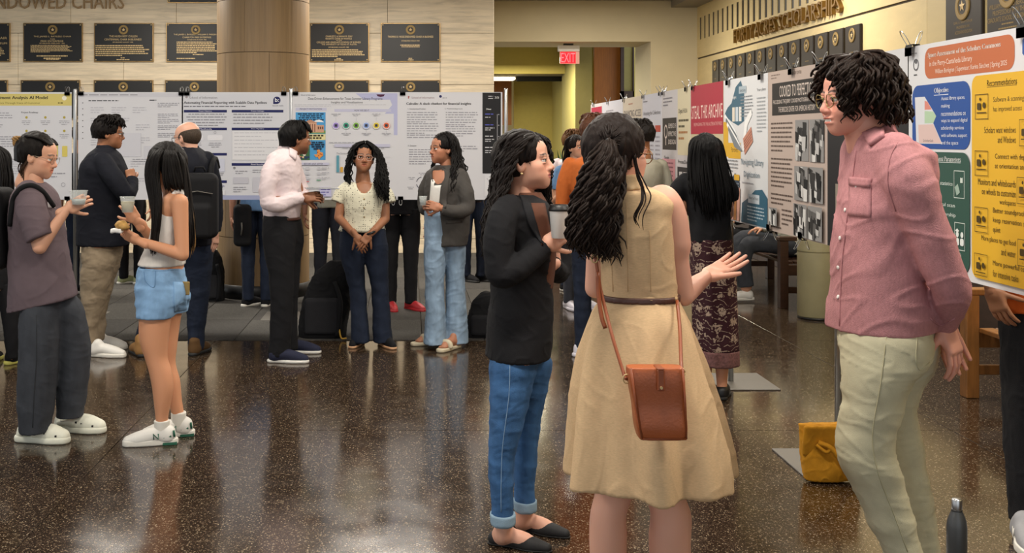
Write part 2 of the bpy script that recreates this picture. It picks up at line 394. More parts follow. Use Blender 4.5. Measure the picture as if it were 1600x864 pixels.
# ------------------------------------------------------------------ round column clad in curved panels
CY = 11.6; CX = (411.5-PX)*CY/F; CR = 71.5*CY/F
colm = struct(MB().lathe([(CR-.03, 0), (CR-.03, 4.2)], (0, 0, 0), 48).build('column', M_JOINT, None, True, (CX, CY, 0)))
MB().lathe([(CR+.012, 0), (CR+.012, .14), (CR-.01, .145)], (0, 0, 0), 48).build('column_base', M_BLACK, colm, True)
zr = [.14, .62, 1.15, 1.68, CH+(PY-86)*CY/F-.002, CH+(PY-6)*CY/F, 3.56, 4.2]
def arc_panel(a0, a1, z0, z1, n=16):
    V = []; Fq = []
    for i in range(n+1):
        a = a0+(a1-a0)*i/n
        for r in (CR-.03, CR):
            for z in (z0, z1): V.append((r*math.cos(a), r*math.sin(a), z))
    for i in range(n):
        b = i*4; Fq += [(b+2, b+6, b+7, b+3), (b+1, b+3, b+7, b+5), (b, b+4, b+6, b+2), (b, b+1, b+5, b+4)]
    Fq += [(0, 2, 3, 1), (n*4, n*4+1, n*4+3, n*4+2)]
    return V, Fq
for r in range(len(zr)-1):
    for k in range(6):
        a = (k+.5*(r % 2))*math.pi/3+.25
        v, f = arc_panel(a+.003, a+math.pi/3-.003, zr[r]+.003, zr[r+1]-.003); mk('stone_panel', v, f, M_COLUMN, colm, False)
# ------------------------------------------------------------------ right wall: plain stone, ledge, slotted band
wr = struct(MB().box((WR+.25, -3, 0), (WR+.4, WC+.4, 4.2)).build('wall_right', M_BLACK))
zl, zs0, zs1 = 2.87, 3.17, 3.52
yy = -3.0
for k in range(13):
    y2 = min(yy+1.62, WC)
    for z0, z1 in ((0, .98), (.98, 1.9), (1.9, zl)): MB().box((WR, yy+.0015, z0+.0015), (WR+.3, y2-.0015, z1-.0015), .002).build('stone_panel' if z0 else 'wainscot_panel', M_CREAM2 if z0 else M_LOWWALL, wr)
    yy = y2
MB().box((WR+.012, -3, zl), (WR+.3, WC, zl+.022)).build('ledge_groove', M_JOINT, wr)
MB().box((WR-.004, -3, zl+.022), (WR+.3, WC, zs0)).build('frieze_band', M_CREAM2, wr)
MB().box((WR-.004, -3, zs1), (WR+.3, WC, 4.0)).build('upper_band', M_CREAM2, wr)
y = WC
for k in range(26):
    MB().box((WR-.004, y-.15, zs0), (WR+.3, y, zs1)).build('grille_bar', M_CREAM2, wr); y -= .25
MB().box((WR-.004, -3, zs0), (WR+.3, y+.1, zs1)).build('plain_band', M_CREAM2, wr)
MB().box((WR+.006, y, zs0), (WR+.2, WC, zs1)).build('grille_backing', M_BLACK, wr)  # black plate stands in for the shade inside the slots
# ------------------------------------------------------------------ corridor front, lintel and what shows through the opening
xo0, xo1, zo = XE, (1017-PX)*WC/F, CH+(PY-65)*WC/F
wc = struct(MB().box((xo0-.02, WC, zo), (xo1, WC+1.1, 4.0)).box((xo1, WC, 0), (WR+.2, WC+1.25, 4.0)).build('wall_corridor', M_CREAM))
YB = 22.0; z2 = CH+(PY-115)*YB/F
def xat(px, Y): return (px-PX)*Y/F
wy = struct(MB().box((xat(740, YB), YB, z2), (xat(899, YB), YB+.2, 4.0)).box((xat(893, YB), YB, 0), (xat(899, YB), YB+.2, z2)).box((xat(893, YB), YB+.2, 0), (xat(893, YB)+.08, 25, z2+.3)).build('wall_alcove', M_YELLOW))
struct(MB().box((xat(803, 25), 25, 0), (xat(900, 25)+.3, 25.1, 3.4)).build('wall_alcove_back', M_YELLOW))
struct(MB().box((xat(740, YB), YB+.2, z2), (xat(899, YB), 25, z2+.1)).build('ceiling_alcove', M_CEIL))
struct(MB().box((xat(899, 20.6), 20.6, 0), (xat(925, 20.6), 22.4, 4.0)).build('wall_pier', M_OLIVE))
struct(MB().box((xat(925, 24), 24, 0), (xat(1040, 24), 24.2, 4.0)).build('wall_corridor_end', M_YELLOW))
struct(MB().box((.4, 25.6, 0), (2.6, 25.7, 3.4)).build('wall_far', M_CREAM))
o = struct(MB().box((-.004, 0, 0), (xat(970, 23.9)-xat(928, 23.9), .08, 3.6), .004).build('door_1', M_WOOD, None, False, (xat(928, 23.9), 23.85, 0)))
MB().box((.08, -.03, 1.0), (.11, 0, 1.25)).build('door_handle', M_STEEL, o)
d2 = link('door_2', None, None, (xat(970, 23.6), 23.6, 0)); struct(d2)
wdd = xat(991, 23.6)-xat(970, 23.6)
MB().box((0, 0, 0), (.07, .1, 3.6)).box((0, 0, 2.25), (wdd, .1, 2.6)).box((wdd-.03, 0, 0), (wdd, .1, 3.6)).build('door_frame', M_DARKWOOD, d2)
MB().box((.07, .06, 2.6), (wdd-.03, .08, 3.6)).build('transom_panel', M_OLIVE, d2)
MB().box((.07, .05, 0), (wdd-.03, .09, 2.25)).build('door_leaf', M_DARKWOOD, d2)
tag(MB().box((0, 0, 0), (xat(1018, 19)-xat(992, 19), .06, 2.27), .01).build('wooden_shelf_board', M_DARKWOOD, None, False, (xat(992, 19)-.05, 19.22, 0)), 'brown wooden board showing above the far posters beside the dark door', 'board')
# orange wood panel, pendant light, door track, clock, switch box
struct(MB().box((xat(770, 24.8), 24.9, 1.9), (xat(800, 24.8), 25.0, 2.95)).build('trim_1', M_WOOD))
o = thing('ceiling_light', 'bright white light box at the left edge of the corridor alcove', 'light', (xat(788, 22.3), 22.32, CH+(PY-124)*22.3/F))
MB().box((-.24, -.12, .04), (.22, .3, .19), .01).build('housing', M_CEIL, o)
MB().box((-.23, -.11, -.01), (.21, .29, .04), .01).build('diffuser', mat('lamp_white', 'fff4d8', emit=6), o)
tag(MB().box((0, 0, 0), (xat(878, 23)-xat(808, 23), .12, .11), .01).build('door_track', M_BLACK, None, False, (xat(808, 23), 23, CH+(PY-127)*23/F)), 'black horizontal door track under the alcove ceiling', 'track')
o = thing('wall_clock', 'round wall clock seen edge-on on the alcove side wall', 'clock', (xat(893, YB), YB+.5, CH+(PY-150)*22.5/F))
MB().lathe([(.17, 0), (.19, .02), (.19, .05), (.16, .06)], (0, 0, 0), 28, 'x').build('rim', M_BLACK, o, False)
MB().lathe([(.16, .03), (.155, .062)], (0, 0, 0), 28, 'x').build('dial', M_WHITE, o)
MB().box((-.066, -.006, 0), (-.064, .006, .12)).box((-.066, -.09, -.006), (-.064, 0, .006)).build('hand', M_BLACK, o)
o = thing('switch_box', 'small grey switch box on the corridor pier edge', 'switch', (xat(897.5, YB), YB-.001, CH+(PY-190)*22/F))
MB().box((-.035, -.035, -.22), (.035, 0, .22), .006).build('plate', M_DARKSTEEL, o); MB().box((-.012, -.045, -.03), (.012, -.035, .03)).build('toggle', M_BLACK, o)
# ceiling with added unseen light panels, soffit along the right wall
ce = struct(MB().box((-11, -3, 3.8), (WR+.4, WC+.2, 4.0)).build('ceiling', M_CEIL))
struct(MB().box((WR-.42, -3, 3.70), (WR+.0, WC, 3.81)).build('trim_2', M_CEIL))
struct(MB().box((xo0-1, WC+.4, 3.6), (WR, 27, 3.7)).build('ceiling_corridor', M_CEIL))
for i, (lx, ly) in enumerate(ADDED_LIGHTS):
    o = thing('ceiling_fixture', 'added unseen rectangular ceiling light panel, '+['front left', 'front centre', 'front right', 'middle left', 'middle centre', 'middle right', 'back left near the column', 'back centre near the column', 'right side above the benches', 'before the corridor lintel to brighten it'][i], 'light', (lx, ly, 3.8), 0, 'added ceiling light panels')
    MB().box((-.64, -.34, -.03), (.64, -.29, 0)).box((-.64, .29, -.03), (.64, .34, 0)).box((-.64, -.29, -.03), (-.59, .29, 0)).box((.59, -.29, -.03), (.64, .29, 0)).build('frame', M_WHITE, o)
    MB().box((-.59, -.29, -.012), (.59, .29, -.002)).build('diffuser', mat('panel_glow', 'fff3dc', emit=2.0), o)

# ------------------------------------------------------------------ text and print helpers
def text_mesh(s, align='LEFT', extrude=0):
    cu = bpy.data.curves.new('t', 'FONT'); cu.body = s; cu.resolution_u = 2; cu.extrude = extrude; cu.align_x = align
    ob = bpy.data.objects.new('t', cu); COL.objects.link(ob)
    dg = bpy.context.evaluated_depsgraph_get(); dg.update()
    me = bpy.data.meshes.new_from_object(ob.evaluated_get(dg)); n = len(me.vertices)
    v = np.zeros(n*3); me.vertices.foreach_get('co', v); v = v.reshape(-1, 3)
    f = [tuple(p.vertices) for p in me.polygons]
    bpy.data.objects.remove(ob); bpy.data.curves.remove(cu); bpy.data.meshes.remove(me)
    return v, f
class Sheet:
    """flat print laid on a board: u right, v down, in metres, on a face with its own right vector and normal"""
    def __init__(s, parent, w, h, right, nrm):
        s.p = parent; s.w = w; s.h = h; s.r = np.array(right, float); s.n = np.array(nrm, float); s.lay = 0.0006; s.rng = random.Random(int(w*1000)+len(parent.name))
    def to(s, u, v, d): return s.r*(u*s.w)+np.array([0, 0, -v*s.h])+s.n*d
    def _mk(s, name, uv, f, col, m=None):
        s.lay += .00012
        return mk(name, [s.to(a, b, s.lay) for a, b in uv], f, m or flat(col), s.p)
    def rect(s, u0, v0, u1, v1, col, name='panel', rd=0, m=None):
        if not rd: return s._mk(name, [(u0, v1), (u1, v1), (u1, v0), (u0, v0)], [(0, 1, 2, 3)], col, m)
        pts = []; ru, rv = rd, rd*s.w/s.h
        for cu, cv, a0 in ((u1-ru, v1-rv, 90), (u1-ru, v0+rv, 0), (u0+ru, v0+rv, -90), (u0+ru, v1-rv, 180)):
            for k in range(6):
                a = math.radians(a0-18*k); pts.append((cu+ru*math.cos(a), cv+rv*math.sin(a)))
        return s._mk(name, pts, [tuple(range(len(pts)))], col, m)
    def poly(s, pts, col, name='shape', m=None): 
        a = sum(pts[i][0]*pts[(i+1) % len(pts)][1]-pts[(i+1) % len(pts)][0]*pts[i][1] for i in range(len(pts)))
        return s._mk(name, pts if a < 0 else pts[::-1], [tuple(range(len(pts)))], col, m)
    def disc(s, u, v, r, col, name='dot', n=20):
        return s._mk(name, [(u+r*math.cos(-2*math.pi*k/n), v+r*s.w/s.h*math.sin(-2*math.pi*k/n)) for k in range(n)], [tuple(range(n))], col)
    def ring(s, u, v, r, r2, col, name='ring', a0=0, a1=360, n=24):
        pts = []
        for k in range(n+1):
            a = -math.radians(a0+(a1-a0)*k/n)
            for q in (r2, r): pts.append((u+q*math.cos(a), v+q*s.w/s.h*math.sin(a)))
        return s._mk(name, pts, [(2*k, 2*k+1, 2*k+3, 2*k+2) for k in range(n)], col)
    def text(s, t, u0, v0, u1, v1, col, name='lettering', m=None, bold=0):
        v, f = text_mesh(t); lo = v.min(0); hi = v.max(0); sp = hi-lo
        uv = [(u0+(p[0]-lo[0])/sp[0]*(u1-u0), v1-(p[1]-lo[1])/sp[1]*(v1-v0)) for p in v]
        if bold:
            n = len(uv); uv = uv+[(a+bold, b) for a, b in uv]; f = f+[tuple(i+n for i in q) for q in f]
        return s._mk(name, uv, f, col, m)
    def bars(s, u0, v0, u1, n, dv, col, name='text_block', hgt=.36, align='L', last=.6, cw=.035, jit=True, m=None):
        uv = []; f = []; R = s.rng
        for i in range(n):
            end = u1 if i < n-1 else u0+(u1-u0)*last
            L = (end-u0)*(R.uniform(.86, 1) if jit else 1); a = u0 if align == 'L' else (u0+(u1-u0-L)/2 if align == 'C' else u1-L); e = a+L
            while a < e-.002:
                w = min(R.uniform(.4, 1.6)*cw, e-a); b = len(uv); v = v0+i*dv
                uv += [(a, v+dv*hgt), (a+w, v+dv*hgt), (a+w, v), (a, v)]; f.append((b, b+1, b+2, b+3)); a += w+cw*.22
        o = s._mk(name, uv, f, col, m); o['kind'] = 'stuff'; return o

# ------------------------------------------------------------------ raised wall lettering
def wall_text(s, name, label, x0, z0, length, hgt, m, pos, right, nrm, depth=.03):
    v, f = text_mesh(s, 'LEFT', .1); lo = v.min(0); sp = v.max(0)-lo
    right = np.array(right, float); nrm = np.array(nrm, float)
    P = [right*((p[0]-lo[0])/sp[0]*length)+np.array([0, 0, (p[1]-lo[1])/sp[1]*hgt])+nrm*((p[2]-lo[2])/sp[2]*depth) for p in v]
    t = thing(name, label, 'lettering', pos); par = list(range(len(P)))
    def root(i):
        while par[i] != i: par[i] = par[par[i]]; i = par[i]
        return i
    key = {}
    for i, q in enumerate(P): k = tuple(np.round(q, 5)); par[i] = key.setdefault(k, i)
    for q in f:
        for i in q[1:]: par[root(i)] = root(q[0])
    comp = {}
    for q in f: comp.setdefault(root(q[0]), []).append(q)
    for fs in comp.values():
        ids = sorted({i for q in fs for i in q}); re_ = {i: n for n, i in enumerate(ids)}; mk('letter', [P[i] for i in ids], [tuple(re_[i] for i in q) for q in fs], m, t)
    return t
M_LETTER = mat('letter_tan', '9c7f57', .5, .1); M_LETTER2 = mat('letter_bronze', '7a5a22', .45, .4)
wall_text('ENDOWED CHAIRS', 'wall_lettering', 'raised tan capital letters at top of the travertine wall', 0, 0, (194+19)*WB/F, .2, M_LETTER, (xat(-19, WB), WB-.001, CH+(PY-14)*WB/F), (1, 0, 0), (0, -1, 0))
wall_text('FORTY ACRES SCHOLARSHIPS', 'wall_lettering', 'raised bronze capital letters on the frieze of right wall', 0, 0, 3.9, .19, M_LETTER2, (WR-.005, 15.75, 2.945), (0, -1, 0), (-1, 0, 0), .045)
# ------------------------------------------------------------------ bronze plaques
def plaque(label, pos, w, h, right, nrm, lines, aged=False, block=None, seal=True, group=None):
    t = thing('wall_plaque', label, 'plaque', pos, 0, group)
    R = np.array(right, float); Nn = np.array(nrm, float)
    def bx(u0, u1, v0, v1, d0, d1, m, name, bev=.004):
        c = [R*u+np.array([0, 0, v])+Nn*d for u in (u0, u1) for v in (v0, v1) for d in (d0, d1)]
        lo = np.min(c, 0); hi = np.max(c, 0); return MB().box(lo, hi, bev).build(name, m, t)
    bx(0, w, 0, h, 0, .028, M_PLATE2 if aged else M_BRONZE, 'frame')
    b = .012 if not aged else .006
    bx(b, w-b, b, h-b, .02, .031, M_PLATE2 if aged else M_PLATE, 'plate', .002)
    if aged is False:
        for u in (.03, w-.03):
            for v in (.03, h-.03):
                c = R*u+np.array([0, 0, v])+Nn*.031; MB().lathe([(.009, 0), (.007, .005)], c, 10, 'y').build('screw', M_GOLD, t)
    if seal:
        r = .068*(h/.55) if not aged else .2*w; c = R*(w/2)+np.array([0, 0, h-r-.03*h/.55])+Nn*.031
        ax = 'y' if abs(Nn[1]) > .5 else 'x'
        s = MB().lathe([(r, 0), (r, .006), (r*.93, .010), (r*.62, .010), (r*.58, .005), (r*.55, .005)], c, 28, ax).build('seal', M_GOLD2, t)
        MB().lathe([(r*.56, .003), (r*.56, .0055)], c, 24, ax).build('seal_field', M_PLATE2, s)
        m = MB()
        for k in range(5):
            a = k*2*math.pi/5+math.pi/2; a2 = a+.63; q = []
        pts = []
        for k in range(10):
            a = k*math.pi/5+math.pi/2; rr = r*(.42 if k % 2 == 0 else .18); pts.append(c+R*rr*math.cos(a)+np.array([0, 0, rr*math.sin(a)])+Nn*.008)
        pts.append(c+Nn*.0105); m.add(pts, [(k, (k+1) % 10, 10) for k in range(10)]); m.build('seal_star', M_GOLD, s)
    S = Sheet(t, w, h, R, Nn); S.lay = .0318; up = np.array([0, 0, h])
    S.to = lambda u, v, d, S=S: S.r*(u*S.w)+np.array([0, 0, (1-v)*S.h])+S.n*d
    g = M_GOLD2 if aged else M_GOLD
    for (s, u0, v0, u1, v1) in lines: S.text(s, u0, v0, u1, v1, None, 'plaque_text', g)
    for (u0, v0, u1, n, dv, al) in (block or []): S.bars(u0, v0, u1, n, dv, None, 'text_block', .55, al, .5, .03, m=g)
    return t
pw, ph = 93*WB/F, 61*WB/F
RT, NB = (1, 0, 0), (0, -1, 0)
def lp(px, pyb, label, lines, block=None): return plaque(label, (xat(px, WB), WB-.001, CH+(PY-pyb)*WB/F), pw, ph, RT, NB, lines, False, block)
lp(-76, 97, 'black bronze-framed plaque cut by the left picture edge, middle row', [('CHAIR', .72, .36, .95, .42), ('OF PETROLEUM', .5, .5, .95, .55)], [(.35, .62, .93, 7, .04, 'L')])
lp(37, 97, 'black plaque with small dense text below lettering, second from left picture edge, middle row', [('THE JAMES L. BAYLESS CHAIR', .18, .33, .81, .38), ('FOR', .46, .40, .54, .43), ('FREE ENTERPRISE', .3, .445, .68, .49), ('ESTABLISHED FEBRUARY 1980', .28, .51, .7, .54)], [(.13, .57, .85, 7, .028, 'L'), (.2, .83, .78, 2, .06, 'C'), (.25, .92, .75, 1, .05, 'C')])
lp(147.5, 97, 'black plaque with a wide six-line paragraph, left of the column, middle row', [('THE HUGH ROY CULLEN', .26, .32, .73, .37), ('CENTENNIAL CHAIR IN BUSINESS', .18, .40, .8, .45), ('ESTABLISHED AUGUST 1982', .32, .48, .66, .51)], [(.03, .57, .95, 6, .05, 'L'), (.41, .885, .56, 1, .04, 'C'), (.27, .93, .72, 1, .04, 'C')])
lp(260, 97, 'black plaque half hidden by the round column, middle row', [('THE JAMES L. BAYLESS / WILLIAM S. FARISH FUND', .13, .28, .95, .33), ('CHAIR FOR FREE ENTERPRISE', .28, .35, .76, .39), ('ESTABLISHED AUGUST 1982', .36, .42, .68, .445)], [(.18, .48, .88, 7, .045, 'L'), (.45, .8, .85, 1, .04, 'L'), (.18, .9, .88, 1, .04, 'L')])
lp(484, 97, 'black plaque with five lettered lines just right of the column', [('CHARLES E. & SARAH M. SEAY', .27, .325, .72, .37), ('REGENTS CHAIR IN FINANCE', .27, .385, .71, .425), ('IN THE', .45, .435, .54, .46), ('COLLEGE AND GRADUATE SCHOOL OF BUSINESS', .12, .475, .86, .52), ('THE UNIVERSITY OF TEXAS AT AUSTIN', .2, .535, .79, .57), ('ESTABLISHED AUGUST 1982', .32, .61, .66, .64)], [(.04, .68, .94, 5, .042, 'L'), (.41, .905, .57, 1, .035, 'C'), (.34, .94, .64, 1, .04, 'C')])
lp(595, 97, 'black plaque with one bold lettered line, rightmost on the travertine wall', [('THOMAS O. HICKS ENDOWED CHAIR IN BUSINESS', .12, .33, .88, .38), ('ESTABLISHED MARCH 1983', .35, .445, .65, .475)], [(.11, .56, .88, 1, .04, 'C'), (.19, .605, .81, 1, .03, 'C'), (.43, .9, .57, 1, .03, 'C'), (.4, .94, .61, 1, .035, 'C')])
for px, where in ((-80, 'at the left picture edge'), (33, 'above the yellow-headed poster'), (147, 'above the pale web-page poster'), (258, 'just left of the column'), (484, 'just right of the column'), (595, 'rightmost above the chatbot poster')):
    lp(px, 186, 'black seal plaque of the lower row cut off by posters, '+where, [])
lp(262, 5, 'black plaque of the top row cut by the upper picture edge beside column', [], [(.3, .88, .72, 1, .06, 'C'), (.32, .8, .7, 1, .05, 'C')])
# aged plaques on the right wall
RR, NR = (0, -1, 0), (-1, 0, 0)
edges = [1116, 1127.5, 1140, 1154, 1169, 1184, 1201, 1218, 1236.5, 1256, 1277.5, 1300, 1325, 1352]
ordn = ['first', 'second', 'third', 'fourth', 'fifth', 'sixth', 'seventh', 'eighth', 'ninth', 'tenth', 'eleventh', 'twelfth', 'last']
for i in range(13):
    ya, yb = WR*F/(edges[i]-PX), WR*F/(edges[i+1]-PX)
    plaque('narrow dark bronze plaque under the frieze lettering, '+ordn[i]+' from the wall corner', (WR-.001, ya, 2.28), (ya-yb)*.86, .5, RR, NR, [], True, [(.2, .55, .8, 1, .04, 'C'), (.2, .66, .8, 3, .07, 'C')], group='narrow plaques on the right wall')
plaque('large dark seal plaque above the space assessment poster, left one', (WR-.001, xat(0, 1) and WR*F/(1483-PX), 2.41), .60, .44, RR, NR, [('EARL A. HAMPTON JR', .25, .6, .76, .66), ('PROFESSOR IN', .33, .69, .68, .74), ('ACCOUNTING EDUCATION', .28, .78, .76, .84)], True)
plaque('large dark plaque with lettered lines at the upper right picture corner', (WR-.001, WR*F/(1548-PX), 2.41), .62, .47, RR, NR, [('WILLIAM HOWARD BEASLEY', .06, .47, .95, .55), ('PROFESSORSHIP IN THE', .15, .58, .9, .66), ('GRADUATE SCHOOL OF BUSINESS', .03, .69, .97, .77)], True, [(.2, .81, .8, 1, .04, 'C'), (.05, .88, .95, 1, .04, 'C')])
# exit sign hanging from the lintel
o = thing('exit_sign', 'lit red EXIT sign hanging under the corridor lintel', 'sign', (xat(887, 18.3), 18.3, 0))
zt = CH+(PY-71)*18.3/F
MB().box((-.16, -.05, zt-.1), (.19, .05, zt), .008).build('housing', M_WHITE, o); MB().box((-.07, -.03, zt), (.09, .03, 3.17)).build('mount', M_BLACK, o)
MB().box((-.13, -.008, zt-.3), (.19, .008, zt-.1)).build('panel', mat('sign_glass', 'e8b0a0', .2, trans=.3, emit=.25), o)
S = Sheet(o, .25, .19, RT, NB); S.to = lambda u, v, d: np.array([-.12+u*.25, -.009-d, zt-.105-v*.19])
S.rect(0, 0, 1, 1, None, 'red_field', m=mat('exit_red_field', 'e0202c', emit=1.0)); S.text('EXIT', .04, .1, .96, .9, None, 'lettering', m=mat('exit_red', 'ff5a60', emit=2.2))
# ------------------------------------------------------------------ posters on their stands
M_PAPER = mat('poster_paper', 'd9d9de', .5, bump=.03, bscale=8)
CLIP_N = [0]
def clip(pos, right, nrm, label, up=True, k=1.0):
    t = thing('binder_clip', label, 'clip', pos, 0, 'binder clips on posters')
    R = np.array(right, float); Nn = np.array(nrm, float); sg = 1 if up else -1
    def q(u, v, d): return R*u*k+np.array([0, 0, sg*v*k])+Nn*d*k
    w = .024
    prof = [(.016, -.030), (.016, -.004), (.012, .006), (-.012, .006), (-.016, -.004), (-.016, -.030)]
    V = [q(u, v, d*.9) for d, v in prof for u in (-w, w)]
    m = MB().add(V, [(2*i, 2*i+1, 2*i+3, 2*i+2) for i in range(5)]+[(2*i+2, 2*i+3, 2*i+1, 2*i) for i in range(5)]); m.build('clip_body', M_BLACK, t)
    for d, lean in ((.012, .5), (-.012, -.3)):
        pts = [q(-.011, .004, d), q(-.013, .03, d+lean*.03), q(-.006, .046, d+lean*.05), q(.006, .046, d+lean*.05), q(.013, .03, d+lean*.03), q(.011, .004, d)]
        MB().tube(catmull(pts, 3), .0018, 5).build('wire_handle', M_STEEL, t)
    return t
def stand(label, x, y, ztop, plate=.5):
    t = thing('poster_stand', label, 'stand', (x, y, 0), 0, 'steel poster stands')
    MB().lathe([(.0175, .008), (.0175, ztop-.01), (.014, ztop)], (0, 0, 0), 16).build('pole', M_STEEL, t, True)
    MB().box((-plate/2, -plate/2, 0), (plate/2, plate/2, .009), .002).build('base_plate', M_DARKSTEEL, t)
    return t
LY, LZ0, LZ1 = 10.1, CH-(312-PY)*10.1/F, CH+(PY-144)*10.1/F
RX, RZ0, RZ1 = 2.1, 1.08, 2.0
def poster(label, x0, x1, side, bg=None):
    """side L: x0, x1 pixels along the left row; side R: depths (far, near) along the right row"""
    if side == 'L':
        X0, X1 = xat(x0, LY), xat(x1, LY); w, h = X1-X0, LZ1-LZ0; pos = (X0, LY, LZ1); right, nrm = (1, 0, 0), (0, -1, 0)
        lo, hi = (0, 0, -h), (w, .005, 0)
    else:
        w, h = x0-x1, RZ1-RZ0; pos = (RX, x0, RZ1); right, nrm = (0, -1, 0), (-1, 0, 0); lo, hi = (0, -w, -h), (.005, 0, 0)
    t = thing('poster', label, 'poster', pos)
    MB().box(lo, hi).build('board', flat(bg) if bg else M_PAPER, t)
    return Sheet(t, w, h, right, nrm), pos, right, nrm, w, h
def clips(pos, right, nrm, w, h, label, us, us2=(), k=1.0):
    for u, nm in us: clip(np.array(pos)+np.array(right)*u*w, right, nrm, 'black binder clip on top edge of the '+label+', '+nm, True, k)
    for u, nm in us2: clip(np.array(pos)+np.array(right)*u*w-np.array([0, 0, h]), right, nrm, 'black binder clip on bottom edge of the '+label+', '+nm, False, k)
G1, G2, INK, NAVY = 'a4a4ac', 'c0c0c8', '2c2c33', '20255c'
# L1 yellow headed poster
S, *a = poster('white poster with a yellow header at the left picture edge', -52, 112, 'L')
S.rect(0, .015, 1, .125, 'd8c878'); S.text('Customer Sentiment Analysis AI Model', .02, .035, .77, .075, INK, bold=.003); S.text('Improving Experience Through Voice of Customer', .1, .092, .7, .114, '6b6128'); S.disc(.93, .055, .022, 'f4f0dc'); S.bars(.87, .095, .97, 1, .03, '6b6128')
S.bars(.04, .19, .45, 4, .022, G1); S.text('Project Roadmap', .52, .18, .68, .2, INK)
for i, u in enumerate((.57, .75, .93)):
    for j, v in enumerate((.235, .36)): S.disc(u, v, .012, 'b5a548', 'icon'); S.bars(u-.05, v+.03, u+.05, 3, .016, G1, align='C')
S.bars(.1, .3, .35, 3, .02, G1); S.bars(.02, .41, .5, 6, .022, G1)
for i, hh in enumerate((.07, .1, .12, .1)): S.rect(.64+.09*i, .6-hh, .69+.09*i, .6, 'dccb6a', 'chart_bar', .008)
S.bars(.1, .62, .55, 8, .022, G2); S.bars(.75, .75, .95, 2, .03, G1); S.ring(.92, .86, .02, .016, G1)
clips(*a, 'yellow-headed poster', ((.96, 'right end'),), ((.74, 'near the right'), (.96, 'right end')))
# L2 pale web page poster
S, *a = poster('pale grey poster of faint web page screenshots', 122, 286, 'L')
S.rect(.02, .01, .98, .045, 'cfcfd6'); S.bars(.05, .02, .95, 1, .028, '9c9ca4', cw=.07); S.bars(.1, .075, .42, 1, .025, INK, last=1); S.bars(.68, .07, .75, 1, .025, INK, last=1)
for i in range(7): S.disc(.045, .1+.055*i, .005, '60606a' if i != 5 else INK, 'bullet')
for u, v in ((.12, .14), (.32, .14), (.52, .14), (.12, .24), (.12, .34), (.12, .44), (.35, .24), (.55, .3), (.55, .42), (.12, .55), (.5, .64), (.5, .8), (.3, .72), (.12, .8)): S.bars(u, v, u+.14, 3, .022, G2)
for v in (.1, .2, .25, .31, .38): S.bars(.76, v, .97, 3, .016, G1)
S.rect(.33, .38, .6, .6, 'd2d2da', 'chart'); S.rect(.63, .5, .9, .62, 'd0d0d8', 'chart'); S.bars(.52, .62, .75, 2, .02, G1)
clips(*a, 'pale web-page poster', ((.03, 'left end'), (.985, 'right end')))
# L3 automating financial reporting
S, *a = poster('white and lavender poster with navy section bars behind balding man', 284, 452, 'L')
S.rect(0, .8, 1, 1, 'a3aacb', 'tint'); S.rect(0, .62, 1, .8, 'c3c7da', 'tint'); S.rect(.02, .02, .98, .96, 'd5d6dd', 'sheet_face')
S.disc(.045, .045, .012, 'a8a0a4', 'emblem'); S.text('School of Information', .07, .04, .33, .062, '77747c'); S.text('Automating Financial Reporting with Scalable Data Pipelines', .02, .085, .79, .115, INK, bold=.002); S.bars(.02, .128, .64, 1, .026, '6b6b74', last=1)
S.disc(.885, .075, .034, NAVY, 'logo'); S.poly([(.851, .075), (.851, .11), (.885, .11)], NAVY, 'logo'); S.text('b:', .868, .055, .905, .09, 'ffffff'); S.text('banook media', .845, .118, .945, .132, '55556a')
for u0, u1, v, s in ((.02, .42, .165, 'Project Objectives'), (.465, .945, .165, 'Present Challenges'), (.02, .42, .33, 'Methods'), (.465, .945, .33, 'Data Pipeline'), (.02, .42, .565, 'Improvements'), (.465, .945, .66, 'Final Results'), (.02, .42, .82, 'Results')):
    S.rect(u0, v, u1, v+.024, NAVY, 'section_bar'); c = (u0+u1)/2; S.text(s, c-.06, v+.005, c+.06, v+.019, 'e8e8f4')
S.bars(.04, .2, .42, 5, .026, '9a9aa2', align='C'); S.bars(.48, .2, .85, 4, .028, '9a9aa2', last=.9)
for i in range(2): S.rect(.06+.18*i, .4, .2+.18*i, .45, 'e6e6ec', 'diagram_box', .01); S.bars(.07+.18*i, .47, .19+.18*i, 3, .018, G1, align='C'); S.ring(.13+.18*i, .375, .012, .009, G1)
S.rect(.47, .362, .94, .63, 'e2e2e6', 'diagram')
for i in range(7): S.bars(.49, .375+.034*i, .49+.07*(4 if i % 2 else 6), 1, .02, G2, cw=.03, last=1)
S.ring(.49, .705, .01, .006, INK); S.bars(.5, .73, .62, 2, .02, G1); S.rect(.48, .79, .62, .85, 'c4c4ce', 'table'); S.rect(.66, .79, .92, .93, 'c8c8d2', 'table'); S.bars(.66, .72, .9, 2, .02, G1); S.bars(.48, .88, .62, 3, .02, G1)
S.rect(.25, .62, .4, .74, 'cfd2e2', 'chart'); S.bars(.27, .75, .4, 3, .016, G1); S.text('b banook', .27, .86, .4, .88, '6b6fa0'); S.rect(.27, .91, .4, .955, 'e8e8ee', 'footer')
clips(*a, 'navy-bar poster', ((.05, 'left end'), (.95, 'right end')))
